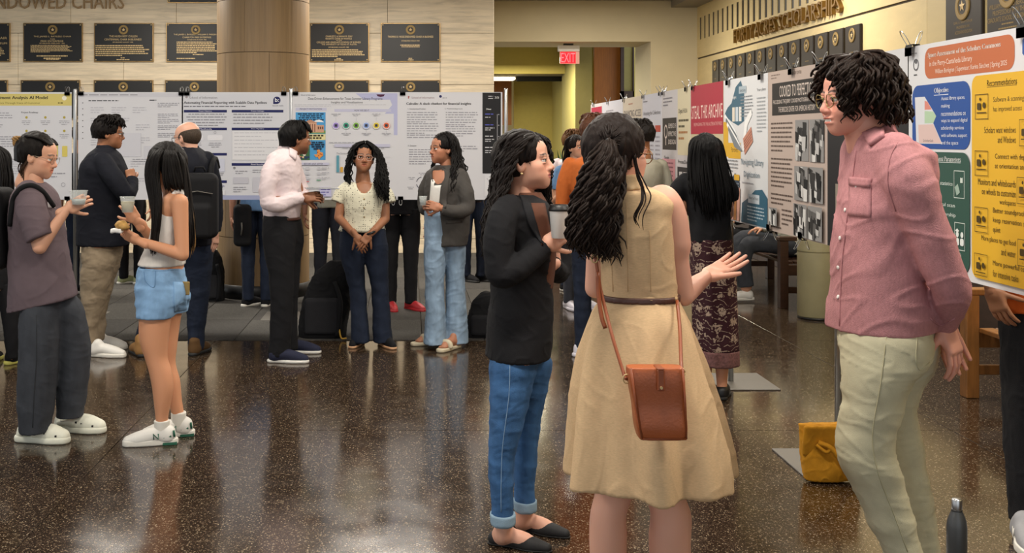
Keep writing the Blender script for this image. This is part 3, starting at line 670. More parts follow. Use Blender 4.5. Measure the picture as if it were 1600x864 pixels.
# L4 data-driven enhancements
S, *a = poster('white poster with six coloured circles and comic panel behind woman in dotted blouse', 457, 621, 'L')
S.poly([(.6, .01), (1, .01), (1, .2), (.88, .2), (.95, .12), (.93, .07), (.68, .07)], 'b9bbdc', 'ribbon'); S.poly([(.965, .2), (1, .2), (1, .4), (.965, .4)], 'b9bbdc', 'ribbon')
S.text('School of Information', .08, .018, .22, .034, '6a6a72'); S.poly([(.8, .02), (.88, .02), (.87, .038), (.84, .045), (.81, .038)], '4d1f3f', 'emblem')
S.text('Data-Driven Enhancements for Texas Summer Library Programs:', .15, .048, .86, .078, '33333c'); S.text('Insights and Visualizations', .37, .084, .67, .11, '33333c')
S.bars(.02, .115, .93, 2, .014, G2, last=.4)
S.rect(.03, .145, .325, .172, 'c6c6dc'); S.text('PROJECT MOTIVATION', .07, .15, .28, .168, INK); S.rect(.4, .157, .94, .183, 'c6c6dc'); S.text('HOW WE DID IT', .59, .162, .73, .178, INK)
S.rect(.03, .187, .315, .63, '4f9fd6', 'comic_panel')
for i, (u0, u1) in enumerate(((.05, .3), (.06, .29), (.06, .28), (.05, .31))): S.bars(u0, .197+.018*i, u1, 1, .016, '14324f', 'comic_caption', .75, 'C', 1, .03)
S.poly([(.2, .275), (.22, .262), (.25, .255), (.28, .262), (.3, .28)], 'f0f4f6', 'cloud'); S.rect(.03, .355, .315, .385, '6f9a4e', 'lawn')
S.rect(.11, .285, .23, .375, 'd8ab8f', 'library_front'); S.poly([(.1, .285), (.17, .255), (.24, .285)], 'c08f74', 'gable'); S.rect(.23, .305, .3, .375, 'cf9f83', 'library_wing')
for i in range(5): S.rect(.12+.022*i, .295, .13+.022*i, .37, '8b5a48', 'pillar')
for i in range(3): S.rect(.242+.02*i, .32, .254+.02*i, .345, '6c4a3e', 'window')
S.rect(.03, .39, .315, .445, 'e4d9a0', 'caption_box'); S.bars(.05, .397, .3, 2, .022, '3b3420', align='C', last=.9, hgt=.7)
S.rect(.03, .45, .165, .63, '3f6a44', 'crowd_panel'); R = random.Random(5)
for i in range(26): S.disc(R.uniform(.045, .155), R.uniform(.47, .62), R.uniform(.008, .016), R.choice(['b5423c', 'd98a4a', '2c3f63', 'e0c39a', '6b3a52', '3b2a22', 'd9d0c4']), 'figure', 8)
S.bars(.175, .46, .305, 4, .02, '14324f', align='C', hgt=.75)
S.poly([(.235, .535), (.262, .535), (.262, .555), (.29, .562), (.293, .59), (.27, .605), (.255, .628), (.24, .6), (.225, .605), (.205, .58), (.235, .578)][::-1], 'e79a4e', 'state_map')
for u, v in ((.24, .56), (.265, .575), (.25, .59), (.28, .58)): S.disc(u, v, .006, 'b03a2c', 'pin', 8)
for i, c in enumerate(('9a86cf', '3f9e84', '7fb04a', '8aa4dc', 'd9c23e', 'e0714a')):
    u = .415+.096*i; S.disc(u, .31, .036, c, 'step_circle'); S.ring(u, .31, .034, .028, 'e9e9ee', 'step_ring'); S.rect(u-.013, .298, u+.013, .322, '3a3a48', 'icon', .004)
    v = .2 if i % 2 == 0 else .38; S.bars(u-.045, v, u+.045, 2, .014, G1, align='C'); S.rect(u-.001, .235 if i % 2 == 0 else .35, u+.001, .27 if i % 2 == 0 else .378, G1, 'connector')
S.bars(.35, .465, .93, 1, .016, G1); S.rect(.4, .483, .93, .51, 'c6c6dc'); S.bars(.45, .516, .9, 2, .015, G1, align='C')
S.text('The Summer Reading', .42, .562, .6, .578, INK); S.rect(.42, .588, .445, .745, '5f9db0', 'chart_bar'); S.rect(.457, .695, .482, .745, 'd9a948', 'chart_bar'); S.rect(.495, .715, .52, .745, 'b0b0ba', 'chart_bar')
for i in range(4): S.rect(.68, .6+.05*i, .93, .602+.05*i, G2, 'chart_line')
S.rect(.03, .655, .35, .678, 'c6c6dc'); S.text('BEFORE AND AFTER', .11, .659, .29, .675, INK)
for i in range(3): S.bars(.03, .7+.045*i, .11, 2, .014, G1); S.rect(.125, .695+.045*i, .16, .722+.045*i, 'c9c9d0', 'thumbnail'); S.rect(.24, .695+.045*i, .265, .722+.045*i, 'c9c9d0', 'thumbnail'); S.bars(.28, .7+.045*i, .36, 2, .014, G1)
S.rect(.12, .828, .16, .836, 'c84a5a', 'mark'); S.rect(.23, .815, .27, .822, '4a9a6a', 'mark')
S.rect(.26, .88, .37, .97, 'c6c4e6', 'footer'); S.bars(.27, .9, .36, 3, .025, '5a55a0')
clips(*a, 'coloured-circle poster', ((.03, 'left end'),), ((.96, 'right end'),))
# L5 chatbot poster
S, *a = poster('poster of a chatbot with tall black side panel numbered 35', 621, 785, 'L')
S.poly([(.1, .035), (.115, .035), (.11, .06), (.1, .06)], 'b06a6a', 'emblem'); S.text('School of Information', .135, .042, .35, .06, '85616a'); S.disc(.41, .04, .013, NAVY, 'logo'); S.bars(.43, .05, .5, 1, .02, G1)
S.text('Calculin: A slack chatbot for financial insights', .085, .095, .7, .125, INK, bold=.002)
S.text('1. Introduction/Problem', .1, .148, .27, .163, '4a4a55'); S.text('2. Methods/Approach', .45, .148, .62, .163, '4a4a55')
S.bars(.09, .185, .4, 5, .022, '9c9ca4'); S.bars(.09, .29, .41, 5, .022, '9c9ca4'); S.bars(.09, .395, .42, 2, .022, '9c9ca4', last=.9)
S.bars(.46, .185, .77, 3, .022, '9c9ca4', last=.9); S.bars(.46, .255, .77, 3, .022, '9c9ca4'); S.bars(.46, .315, .75, 5, .022, '9c9ca4'); S.bars(.5, .5, .77, 3, .022, '9c9ca4')
S.text('3. Solution', .1, .49, .18, .505, '4a4a55'); S.bars(.11, .53, .4, 7, .022, '9c9ca4'); 
for k in range(4): S.ring(.24, .845, .062, .055, '5a5a66', 'cycle_arrow', 12+90*k, 78+90*k, 8)
for u, v in ((.24, .75), (.14, .79), (.13, .88), (.24, .94), (.33, .79)): S.bars(u-.04, v, u+.03, 2, .015, G1, align='C')
S.rect(.81, .004, .985, .755, '1d1d20', 'black_panel'); S.text('35', .925, .04, .965, .06, 'f2f2f2', bold=.003); S.bars(.86, .035, .91, 2, .02, 'c4c4c8', align='R', last=1)
S.text('3. Process', .845, .15, .89, .165, 'f2f2f2', bold=.002)
for i, v in enumerate((.2, .3, .405, .51)): S.bars(.835, v, .93, 1, .022, '5a62c8' if i < 2 else 'e0e0e4', last=.85); S.bars(.835, v+.03, .93, 2 if i else 1, .018, 'cfcfd4'); S.disc(.965, v+.008, .006, '9a9aa0', 'node', 8)
S.rect(.949, .205, .953, .56, 'b8b8be', 'timeline')
S.rect(.83, .77, .98, .97, 'e0e0e4', 'chart'); S.bars(.87, .785, .97, 1, .018, G1); S.poly([(.85, .8), (.855, .8), (.93, .92), (.925, .92)], G1, 'curve')
clips(*a, 'chatbot poster', ((.05, 'left end'),), ((.03, 'left end'),))
for px, nm in ((116, 'left steel pole between yellow-headed and pale web-page posters'), (454.5, 'steel pole between navy-bar and coloured-circle posters'), (791, 'steel pole at the right end of the left poster row')):
    stand(nm, xat(px, LY), LY+.03, LZ1+.035)

# right row ------------------------------------------------------------------
def dep(px): return RX*F/(px-PX)
# R1 space assessment
S, *a = poster('large poster with orange title, blue, green and yellow panels behind man in pink shirt', 4.712, 3.46, 'R', 'dcdcde')
S.rect(.118, .02, .66, .155, 'bf6a41', 'title_panel', .035); S.text('Space Assessment of the Scholars Commons', .14, .04, .585, .068, 'f4e9df', bold=.0015); S.text('in the Perry-Castañeda Library', .15, .078, .425, .108, 'f0dccd'); S.text('William Borkgren | Supervisor: Karina Sánchez | Spring 2025', .19, .116, .62, .142, 'f0dccd')
S.ring(.055, .085, .02, .015, '5a5a5e', 'emblem'); S.disc(.055, .07, .008, '5a5a5e', 'emblem'); S.bars(.02, .03, .1, 1, .014, 'a0a0a4'); S.bars(.04, .128, .08, 1, .014, '3a3a3e')
S.poly([(.70, .05), (.72, .03), (.76, .03), (.78, .05), (.78, .1), (.76, .12), (.72, .12), (.70, .1)], '2c55a0', 'octagon'); S.text('A', .725, .055, .755, .095, 'e8ecf6')
S.rect(.03, .18, .415, .462, '24509a', 'objective_panel', .04); S.text('Objective', .185, .198, .28, .226, 'f2f4fa', bold=.0015); S.rect(.185, .228, .28, .2305, 'f2f4fa', 'underline')
S.poly([(.05, .232), (.12, .232), (.2, .32), (.18, .35), (.24, .44), (.06, .44)], 'd9dadf', 'floor_plan'); S.poly([(.12, .25), (.14, .255), (.17, .29), (.12, .29)], 'd98a7c', 'plan_area'); S.poly([(.12, .295), (.18, .3), (.2, .32), (.18, .35), (.12, .35)], 'b3cfae', 'plan_area'); S.poly([(.075, .355), (.18, .355), (.235, .437), (.08, .437)], 'dcc0ba', 'plan_area')
S.text('ScholarsLab', .11, .42, .18, .432, '4a4a50')
for i, (tx, u1) in enumerate((('Assess library spaces,', .385), ('making', .29), ('recommendations on', .39), ('ways to expand digital', .4), ('scholarship services', .38), ('with software, support', .4), ('and the space', .345))): S.text(tx, .235, .238+.0315*i, u1, .258+.0315*i, 'e6ecf8')
S.rect(.03, .475, .415, .972, '2f5348', 'parameters_panel', .04); S.text('Assessment Parameters', .14, .492, .36, .515, 'eef2ee', bold=.0012); S.rect(.14, .517, .36, .519, 'eef2ee', 'underline')
for tx, u0, u1, v in (('space use statistics', .13, .31, .60), ('digital scan', .2, .325, .69), ('scholarship', .2, .33, .73), ('needs', .33, .365, .89)): S.text(tx, u0, v, u1, v+.02, 'dfe8e2')
def frame(S, u0, v0, u1, v1, c, t=.003): S.rect(u0, v0, u1, v0+t, c, 'icon_frame'); S.rect(u0, v1-t, u1, v1, c, 'icon_frame'); S.rect(u0, v0, u0+t*.75, v1, c, 'icon_frame'); S.rect(u1-t*.75, v0, u1, v1, c, 'icon_frame')
frame(S, .32, .55, .385, .665, 'cfdcd4'); S.poly([(.325, .62), (.345, .605), (.358, .64), (.338, .655)], '9db5a8', 'phone_icon'); S.rect(.36, .58, .375, .6, 'cfdcd4', 'lock_icon'); S.ring(.3675, .578, .006, .004, 'cfdcd4', 'lock_icon', 180, 360, 8)
frame(S, .325, .765, .39, .88, 'cfdcd4')
for u in (.343, .372): S.disc(u, .815, .009, 'e6ece8', 'person_icon'); S.rect(u-.011, .83, u+.011, .86, 'e6ece8', 'person_icon', .006)
S.poly([(.33, .8), (.343, .79), (.356, .8), (.343, .807)], 'e6ece8', 'cap_icon')
S.rect(.432, .165, .975, .975, 'e2b22c', 'recommendations_panel', .03); YI = '4a3a0c'
S.text('Recommendations', .52, .187, .68, .212, YI, bold=.001); S.rect(.52, .214, .68, .216, YI, 'underline')
for tx, u0, u1, v in (('Software & scanning tools', .555, .76, .255), ('has improved access', .555, .705, .292), ('Scholars want windows', .505, .675, .37), ('and Windows', .58, .675, .408), ('Connect with departments', .565, .8, .475), ('at orientation and beyond', .565, .8, .512), ('Monitors and whiteboards', .47, .675, .575), ('on wheels to customize', .492, .675, .612), ('workspaces', .59, .675, .65), ('Better soundproofing to', .555, .77, .685), ('keep reservation spaces', .555, .77, .722), ('quiet', .555, .595, .76), ('More places to get food', .49, .675, .8), ('and water', .6, .675, .838), ('More powerful computers', .555, .8, .89), ('for intensive tasks', .555, .69, .928)): S.text(tx, u0, v, u1, v+.026, YI)
for i, (u, v) in enumerate(((.455, .24), (.455, .465), (.455, .69), (.455, .875), (.7, .345), (.69, .56), (.695, .79))):
    frame(S, u, v, u+.075, v+.1 if i != 3 else v+.088, YI, .0025); S.rect(u+.012, v+.035, u+.034, v+.062, YI, 'icon', .004); S.disc(u+.052, v+.045, .009, YI, 'icon', 10); S.rect(u+.01, v+.072, u+.065, v+.076, YI, 'icon'); S.disc(u+.03, v+.02, .005, YI, 'icon', 8)
clips(*a, 'orange-titled poster', ((.03, 'far end'), (.72, 'near end')), k=1.35)
# R2 black poster
S, *a = poster('black poster with white top and small photos partly behind man in pink shirt', 5.628, 4.72, 'R', '1b1b1d')
S.rect(0, 0, 1, .29, 'd4d4d6', 'white_band'); S.text('ding', .86, .13, .95, .16, '3a3a3e'); S.ring(.9, .22, .03, .024, '3a3a3e', 'sketch', 30, 250, 12); S.bars(.84, .25, .97, 2, .02, '3a3a3e')
for tx, u0, u1, v in (('programs and resources', .6, .98, .40), ('need to implement with', .62, .98, .435), ('created.', .7, .84, .47), ('programs', .22, .42, .56), ('projects', .22, .42, .6)): S.text(tx, u0, v, u1, v+.022, 'd8d8da')
S.rect(.12, .66, .5, .86, '8f8678', 'photo'); S.rect(.2, .69, .42, .85, 'c9ced4', 'photo_board')
for i in range(3):
    for j in range(2): S.rect(.22+.1*j, .705+.05*i, .29+.1*j, .74+.05*i, '4a628c', 'photo_detail')
S.text('Teen P', .14, .895, .42, .925, 'ececee', bold=.004)
for i, tx in enumerate(('The teen', 'increase')): S.text(tx, .14, .94+.028*i, .42, .96+.028*i, 'd8d8da')
# R3 cooked to perfection
S, *a = poster('pinkish grey poster with black title block and old black-and-white photographs', 6.56, 5.628, 'R', 'b9a79c')
S.bars(.06, .02, .24, 2, .018, '7a6a60'); S.text('THE BRISCOE CENTER', .38, .02, .6, .038, '5a4a40')
S.rect(.08, .075, .95, .275, '1c1a19', 'title_block'); S.text('COOKED TO PERFECTION', .22, .095, .8, .165, 'd8cabf'); S.text('PROCESSING THE JERRY COOKE PHOTOGRAPHIC ARCHIVE AT', .1, .18, .94, .212, 'd8cabf'); S.text('THE BRISCOE CENTER FOR AMERICAN HISTORY', .2, .225, .82, .257, 'd8cabf')
S.bars(.06, .32, .46, 7, .028, '5f5048'); S.bars(.06, .54, .46, 7, .028, '5f5048'); S.bars(.06, .76, .46, 3, .028, '5f5048'); S.bars(.26, .85, .46, 4, .028, '5f5048'); S.bars(.06, .965, .4, 1, .028, '5f5048')
def photo(S, u0, v0, u1, v1, seed, n=20):
    S.rect(u0, v0, u1, v1, '8c8a88', 'photograph'); R = random.Random(seed)
    for k in range(n):
        a, b = R.uniform(u0, u1-.06), R.uniform(v0, v1-.06); c = R.choice(['1a1a1a', '2e2d2c', 'd2d0cc', '5c5a58', 'bdbbb8', '101010']); w, h = R.uniform(.025, .07), R.uniform(.04, .12)
        S.poly([(a, b), (min(a+w, u1), b+R.uniform(0, .02)), (min(a+w*.9, u1), min(b+h, v1)), (a+w*.1, min(b+h*.9, v1))], c, 'photo_detail')
for i, (u0, v0, u1, v1) in enumerate(((.5, .31, .72, .55), (.74, .31, .96, .55), (.5, .58, .72, .78), (.74, .58, .96, .78), (.5, .8, .72, .99), (.74, .8, .96, .99), (.06, .85, .22, .96))): photo(S, u0, v0, u1, v1, 40+i)
clips(*a, 'old-photograph poster', ((.45, 'middle'), (.9, 'near end')), ((.05, 'far end'), (.62, 'middle')), 1.2)
# R4 navigating library digitization
S, *a = poster('white poster with blue waves, yellow blocks and drawn open books', 7.49, 6.565, 'R', 'd8d9da'); BL = '3c6478'
S.poly([(.02, .25), (.1, .2), (.2, .17), (.3, .06), (.42, .02), (.5, .1), (.5, .3), (.36, .33), (.2, .3)], BL, 'blue_wave'); S.rect(0, .3, .12, .55, 'd7a92e', 'yellow_block'); S.rect(.12, .45, .42, .56, 'd7a92e', 'yellow_block'); S.text('Partners', .2, .48, .36, .515, '3a2c10')
for i in range(3): S.rect(.22+.08*i, .2, .28+.08*i, .3, ['e0d6c4', 'c8d4dc', 'e4e0d8'][i], 'book_icon')
S.text('insight', .2, .12, .32, .145, 'f0f0f0'); S.rect(.38, .06, .55, .11, 'aab8c0', 'heading_box'); S.text('selections', .4, .075, .53, .1, '2c3a44'); S.bars(.42, .13, .7, 7, .022, '8a8f94'); S.text('Your place', .78, .09, .96, .115, '5a5f64'); S.bars(.78, .15, .97, 10, .024, 'a9adb0')
for k in range(4): S.poly([(.04+.03*k, .24+.03*k), (.3+.02*k, .36+.03*k), (.46, .5), (.44, .51), (.28, .39+.03*k), (.03+.03*k, .265+.03*k)], ['eef0f0', '6a7278', 'f2f2f0', '7a8288'][k], 'page')
S.poly([(.46, .5), (.52, .3), (.66, .22), (.68, .26), (.58, .33), (.5, .51)], 'eeeeec', 'page'); S.poly([(.48, .42), (.66, .34), (.7, .44), (.52, .53)], 'c08570', 'book_cover'); 
for k in range(4): S.poly([(.5, .44+.02*k), (.67, .365+.02*k), (.67, .37+.02*k), (.5, .446+.02*k)], '7a4538', 'page_edge')
S.text('Navigating Library', .44, .555, .92, .61, '5a7484'); S.text('Digitization', .5, .64, .84, .69, '5a7484'); S.bars(.46, .715, .9, 1, .02, G1)
S.poly([(.44, .99), (.46, .86), (.6, .82), (.75, .76), (.9, .75), (1, .8), (1, .99)], BL, 'blue_wave'); S.rect(.6, .79, .84, .85, 'c4ccd2', 'heading_box'); S.text('About the Project', .62, .805, .82, .83, '2c3a44'); S.bars(.58, .87, .96, 5, .022, 'b8c6ce')
S.poly([(.02, .75), (.12, .66), (.22, .7), (.3, .66), (.4, .72), (.4, .99), (.02, .99)], '2c3f52', 'blue_wave'); S.rect(.28, .67, .4, .71, 'd7a92e', 'heading_box'); S.bars(.02, .57, .4, 4, .024, '8a8f94'); S.bars(.3, .73, .4, 3, .02, '9aa2a8')
for i, c in enumerate(('8a4a36', 'c99a4a', 'd8a498', '9a6a3c', 'cfa090')): S.poly([(.04+.075*i, .99), (.06+.075*i, .8-.01*i), (.12+.075*i, .8-.01*i), (.105+.075*i, .99)], c, 'book_spine')
clips(*a, 'blue-wave poster', ((.14, 'far end'), (.88, 'near end')), ((.16, 'far end'),), 1.2)
# R5 steal this archive
S, *a = poster('cream poster with a crimson title block in the right row', 8.36, 7.5, 'R', 'c4b896')
S.rect(0, 0, 1, .385, 'a8283c', 'title_block'); S.text('STEAL THIS ARCHIVE', .03, .16, .98, .265, 'e6cfc4'); S.text('(RE)IMAGINING THE 1960s ALTERNATIVE PRESS', .1, .295, .97, .33, 'd8a8a0')
S.bars(.12, .42, .8, 9, .028, '7c7258'); S.rect(.84, .5, .98, .66, '4a463e', 'photograph'); S.bars(.12, .7, .9, 8, .03, '7c7258')
clips(*a, 'crimson-title poster', ((.09, 'far end'),))
# R6 pink and black panels
S, *a = poster('pale poster with small black logo box and pink panel in the right row', 9.33, 8.37, 'R', 'c6c2c4')
S.rect(.58, 0, 1, .56, 'd2c8a8', 'side_panel'); S.rect(.04, .24, .54, .52, '1e1a1c', 'logo_box'); S.ring(.16, .36, .06, .045, 'd8c8c0', 'logo'); S.rect(.15, .42, .17, .48, 'd8c8c0', 'logo')
for i, tx in enumerate(('ELEMENTS OF', 'EFFECTIVE', 'DESIGN')): S.text(tx, .26, .29+.07*i, .52, .33+.07*i, 'e0d6d0')
S.text('Digital HULA', .62, .17, .9, .22, '3a3a30'); S.bars(.62, .26, .95, 2, .05, '4a4630'); S.bars(.62, .36, .95, 2, .05, 'b07a4a'); S.bars(.06, .06, .4, 3, .03, '85828a')
S.rect(.03, .6, .5, .82, 'd898a0', 'pink_panel'); S.text('Goals', .1, .575, .28, .6, '2c2a2e'); S.bars(.07, .63, .46, 5, .036, '8a4a58'); S.rect(.58, .66, 1, 1, '2a282c', 'black_panel'); S.text('Process/Design', .6, .6, .98, .64, '2c2a2e')
for i in range(3): S.rect(.64, .7+.06*i, .74, .745+.06*i, 'd4d0d0', 'screen')
S.rect(.78, .7, .95, .84, 'd4d0d0', 'screen'); S.rect(.05, .87, .5, 1, 'a8b4cc', 'blue_panel'); S.text('Activities', .08, .84, .4, .87, '2c2a2e'); S.bars(.1, .89, .4, 4, .025, '5a6484')
clips(*a, 'black-logo-box poster', ((.08, 'far end'), (.88, 'near end')))
# R7..R10
S, *a = poster('white poster with red table headings in the right row', 10.1, 9.34, 'R', 'c9c9d2')
S.bars(.05, .06, .5, 1, .03, '77747c'); S.text('Assessing the Collections', .06, .16, .95, .21, '4a4850'); S.bars(.05, .25, .4, 1, .03, '77747c')
for i in range(3): S.rect(.05+.32*i, .3, .32+.32*i, .36, 'b8483a', 'table_head'); S.bars(.06+.32*i, .4, .3+.32*i, 14, .04, '9896a0', cw=.1)
S.rect(.88, .78, .97, .83, 'b8483a', 'mark'); clips(*a, 'red-table poster', ((.06, 'far end'), (.95, 'near end')))
S, *a = poster('cream poster with peach panels in the far right row', 11.02, 10.11, 'R', 'cabfae')
S.bars(.3, .06, .7, 1, .03, 'b0705a'); S.text('ENHANCING ACCESS', .06, .13, .94, .2, '4c4a55'); S.rect(.4, .28, .95, .7, 'd8a088', 'peach_panel'); S.bars(.45, .32, .9, 6, .06, '9a5a48'); S.rect(.08, .28, .36, .7, 'd8c09a', 'side_panel'); S.bars(.12, .34, .32, 4, .08, '7a5a3c')
clips(*a, 'peach-panel poster', ((.06, 'far end'),))
S, *a = poster('plain white poster with pale heading in the far right row', 12.2, 11.03, 'R', 'cacad2'); S.bars(.2, .1, .6, 3, .04, '96949c'); S.text('Reference Guides', .3, .24, .9, .3, '85838c'); S.bars(.1, .4, .9, 8, .05, 'a4a2aa')
clips(*a, 'plain white far poster', ((.3, 'middle'),))
S, *a = poster('crimson and white poster at the far end of the right row', 12.98, 12.21, 'R', 'd4cfd0'); S.rect(.06, .04, .97, .42, 'b02848', 'title_block'); S.bars(.12, .1, .6, 2, .05, 'e8c8cc'); S.text('Exhibit', .3, .26, .9, .33, 'ecd4d6'); S.rect(.06, .5, .97, .62, 'b02848', 'band'); S.bars(.1, .68, .9, 6, .045, '96848a')
clips(*a, 'crimson far-end poster', ((.3, 'middle'),))
for y, nm in ((5.56, 'steel pole standing behind the mustard shoulder bag'), (7.42, 'steel pole with floor plate behind the woman in floral skirt'), (9.335, 'steel pole between black-logo-box and red-table posters'), (11.025, 'steel pole between peach and plain white far posters'), (13.0, 'steel pole at the far end of right poster row')):
    stand(nm, RX+.028, y, RZ1+.02, .5)
# ------------------------------------------------------------------ people: shared shapes
def rot_face(yaw, pitch=0, roll=0):
    y, p, r = [math.radians(a) for a in (yaw, pitch, roll)]
    f = np.array([math.sin(y), -math.cos(y), 0]); up = np.array([0, 0, 1.]); x = np.cross(f, up)
    f2 = f*math.cos(p)-up*math.sin(p); up2 = np.cross(x, f2)
    x2 = x*math.cos(r)+up2*math.sin(r); up3 = np.cross(x2, f2)
    return np.stack([x2, f2, up3], 1)          # columns: local x, y(forward), z
def frame_from(d, n):
    d = np.asarray(d, float); d /= np.linalg.norm(d); n = np.asarray(n, float); n = n-d*(n@d); n /= np.linalg.norm(n)
    return np.stack([np.cross(d, n), d, n], 1)
_cache = {}
def head_mesh(sex, vox, smile=False):
    key = ('head', sex, vox, smile)
    if key in _cache: return _cache[key]
    m = sex == 'm'; g = Fld(vox)
    g.ell((0, -.018, .028), (.075, .096, .087), 0)
    g.ell((0, .020, -.034), (.059, .066, .076), .03); g.ell((0, .036, .040), (.057, .050, .045), .03)
    g.ell((0, .028, -.076), (.050 if m else .044, .053, .032), .025); g.ell((0, .071, -.095), (.021 if m else .018, .018, .017), .024)
    for s in (-1, 1):
        g.ell((s*.041, .052, -.024), (.022, .026, .020), .02); g.ell((s*.027, .080, .017), (.024, .011, .007), .014)
        g.ell((s*.032, .098, -.001), (.019, .015, .0115), .010, mode='sub')
        g.ell((s*.031, .0785, .0068), (.0165, .0135, .0062), .004); g.ell((s*.031, .078, -.0105), (.0155, .0122, .0048), .005)
    g.tube([(0, .083, .010), (0, .094, -.012), (0, .103, -.030)], [.0085, .0098, .0128], .014)
    for s in (-1, 1): g.ell((s*.0115, .097, -.035), (.0085, .011, .0075), .006)
    g.ell((0, .071, -.062), (.033, .021, .026), .024)
    for s in (-1, 1): g.ell((s*.034, .047, -.052), (.022, .026, .026), .025)
    if smile:
        g.ell((0, .092, -.056), (.027, .011, .0055), .006); g.ell((0, .090, -.071), (.023, .011, .0065), .006); g.ell((0, .103, -.0635), (.024, .013, .0042), .003, mode='sub')
        for s in (-1, 1): g.ell((s*.04, .066, -.04), (.018, .02, .018), .02)
    else:
        g.ell((0, .0885, -.0575), (.022, .0085, .0052), .006); g.ell((0, .0872, -.0675), (.0195, .0088, .0062), .006); g.ell((0, .098, -.0622), (.021, .008, .0013), .003, mode='sub')
    for s in (-1, 1):
        g.ell((s*.073, -.006, -.012), (.010, .019, .031), .008, R=np.array([[math.cos(.35*s), -math.sin(.35*s), 0], [math.sin(.35*s), math.cos(.35*s), 0], [0, 0, 1]]))
        g.ell((s*.082, -.001, -.008), (.006, .009, .017), .005, mode='sub')
    r = .058 if m else .049
    g.tube([(0, -.020, -.04), (0, -.030, -.10), (0, -.040, -.165)], [r, r*.96, r*1.02], .025)
    v, q = g.mesh(); _cache[key] = (v, q); return v, q
HANDS = {'relaxed': ((.25, .35, .3), .25, .05), 'grip': ((.55, .85, .55), .75, .03), 'cup': ((.35, .75, .5), .6, .05), 'flat': ((.05, .1, .08), .1, .06), 'open': ((.12, .2, .15), -.1, .12), 'fist': ((1.1, 1.3, .8), .9, .0)}
def hand_mesh(pose, vox):
    key = ('hand', pose, vox)
    if key in _cache: return _cache[key]
    c, tc, sp = HANDS[pose]; g = Fld(vox)
    g.tube([(0, -.05, 0), (0, -.01, 0), (0, .02, 0)], [.025, .024, .022], 0)
    g.box((0, .047, 0), (.037, .042, .0125), .012, .02); g.ell((.024, .032, -.008), (.017, .028, .014), .012)
    for i, (x, y0, ln) in enumerate(((.029, .083, .97), (.0095, .088, 1.06), (-.0105, .086, 1.0), (-.0295, .079, .80))):
        a = 0; p = np.array([x, y0-.012, 0.]); pts = [p.copy()]; s = sp*(1.5-i)
        for j, L in enumerate((.044, .026, .021)):
            a += c[j]*(1+.06*i); p = p+L*ln*np.array([math.sin(s)*math.cos(a), math.cos(s)*math.cos(a), -math.sin(a)]); pts.append(p.copy())
        g.tube(pts, [.0092, .0086, .0078, .0064], .004, smooth=False)
    p = np.array([.024, .018, -.006]); pts = [p.copy()]
    for j, L in enumerate((.036, .032, .026)):
        b = tc*(j+.6)*.8; d = np.array([.75*math.cos(b), .62, -.25-.75*math.sin(max(b, 0))]); d /= np.linalg.norm(d); p = p+L*d; pts.append(p.copy())
    g.tube(pts, [.0125, .0108, .0098, .0075], .008, smooth=False)
    v, q = g.mesh(); _cache[key] = (v, q); return v, q
def sphere(n=14, m=10):
    v = []; f = []
    for i in range(m+1):
        t = math.pi*i/m
        for k in range(n): a = 2*math.pi*k/n; v.append((math.sin(t)*math.cos(a), math.cos(t), math.sin(t)*math.sin(a)))
    f = [(i*n+k, i*n+(k+1) % n, (i+1)*n+(k+1) % n, (i+1)*n+k) for i in range(m) for k in range(n)]
    return np.array(v), f
M_EYE = mat('eye_white', 'e6e0da', .2); M_IRIS = mat('iris_brown', '2a1710', .15); M_LASH = mat('lash_dark', '15100d', .7)
def skin_mat():
    m = bpy.data.materials.new('skin'); m.use_nodes = True; N = m.node_tree.nodes; L = m.node_tree.links; b = N['Principled BSDF']
    a = N.new('ShaderNodeAttribute'); a.attribute_name = 'Col'; L.new(a.outputs['Color'], b.inputs['Base Color'])
    b.inputs['Roughness'].default_value = .5; b.inputs['Specular IOR Level'].default_value = .35
    b.inputs['Subsurface Weight'].default_value = .08; b.inputs['Subsurface Radius'].default_value = (.02, .008, .004)
    return m
M_SKIN = skin_mat()
M_HAIR = {}
def hair_mat(col):
    if col in M_HAIR: return M_HAIR[col]
    m = mat('hair_'+col, col, rough=.5, bump=.25, bscale=90, var=.5, vscale=60, stretch=(6, 6, .5), spec=.14); M_HAIR[col] = m; return m
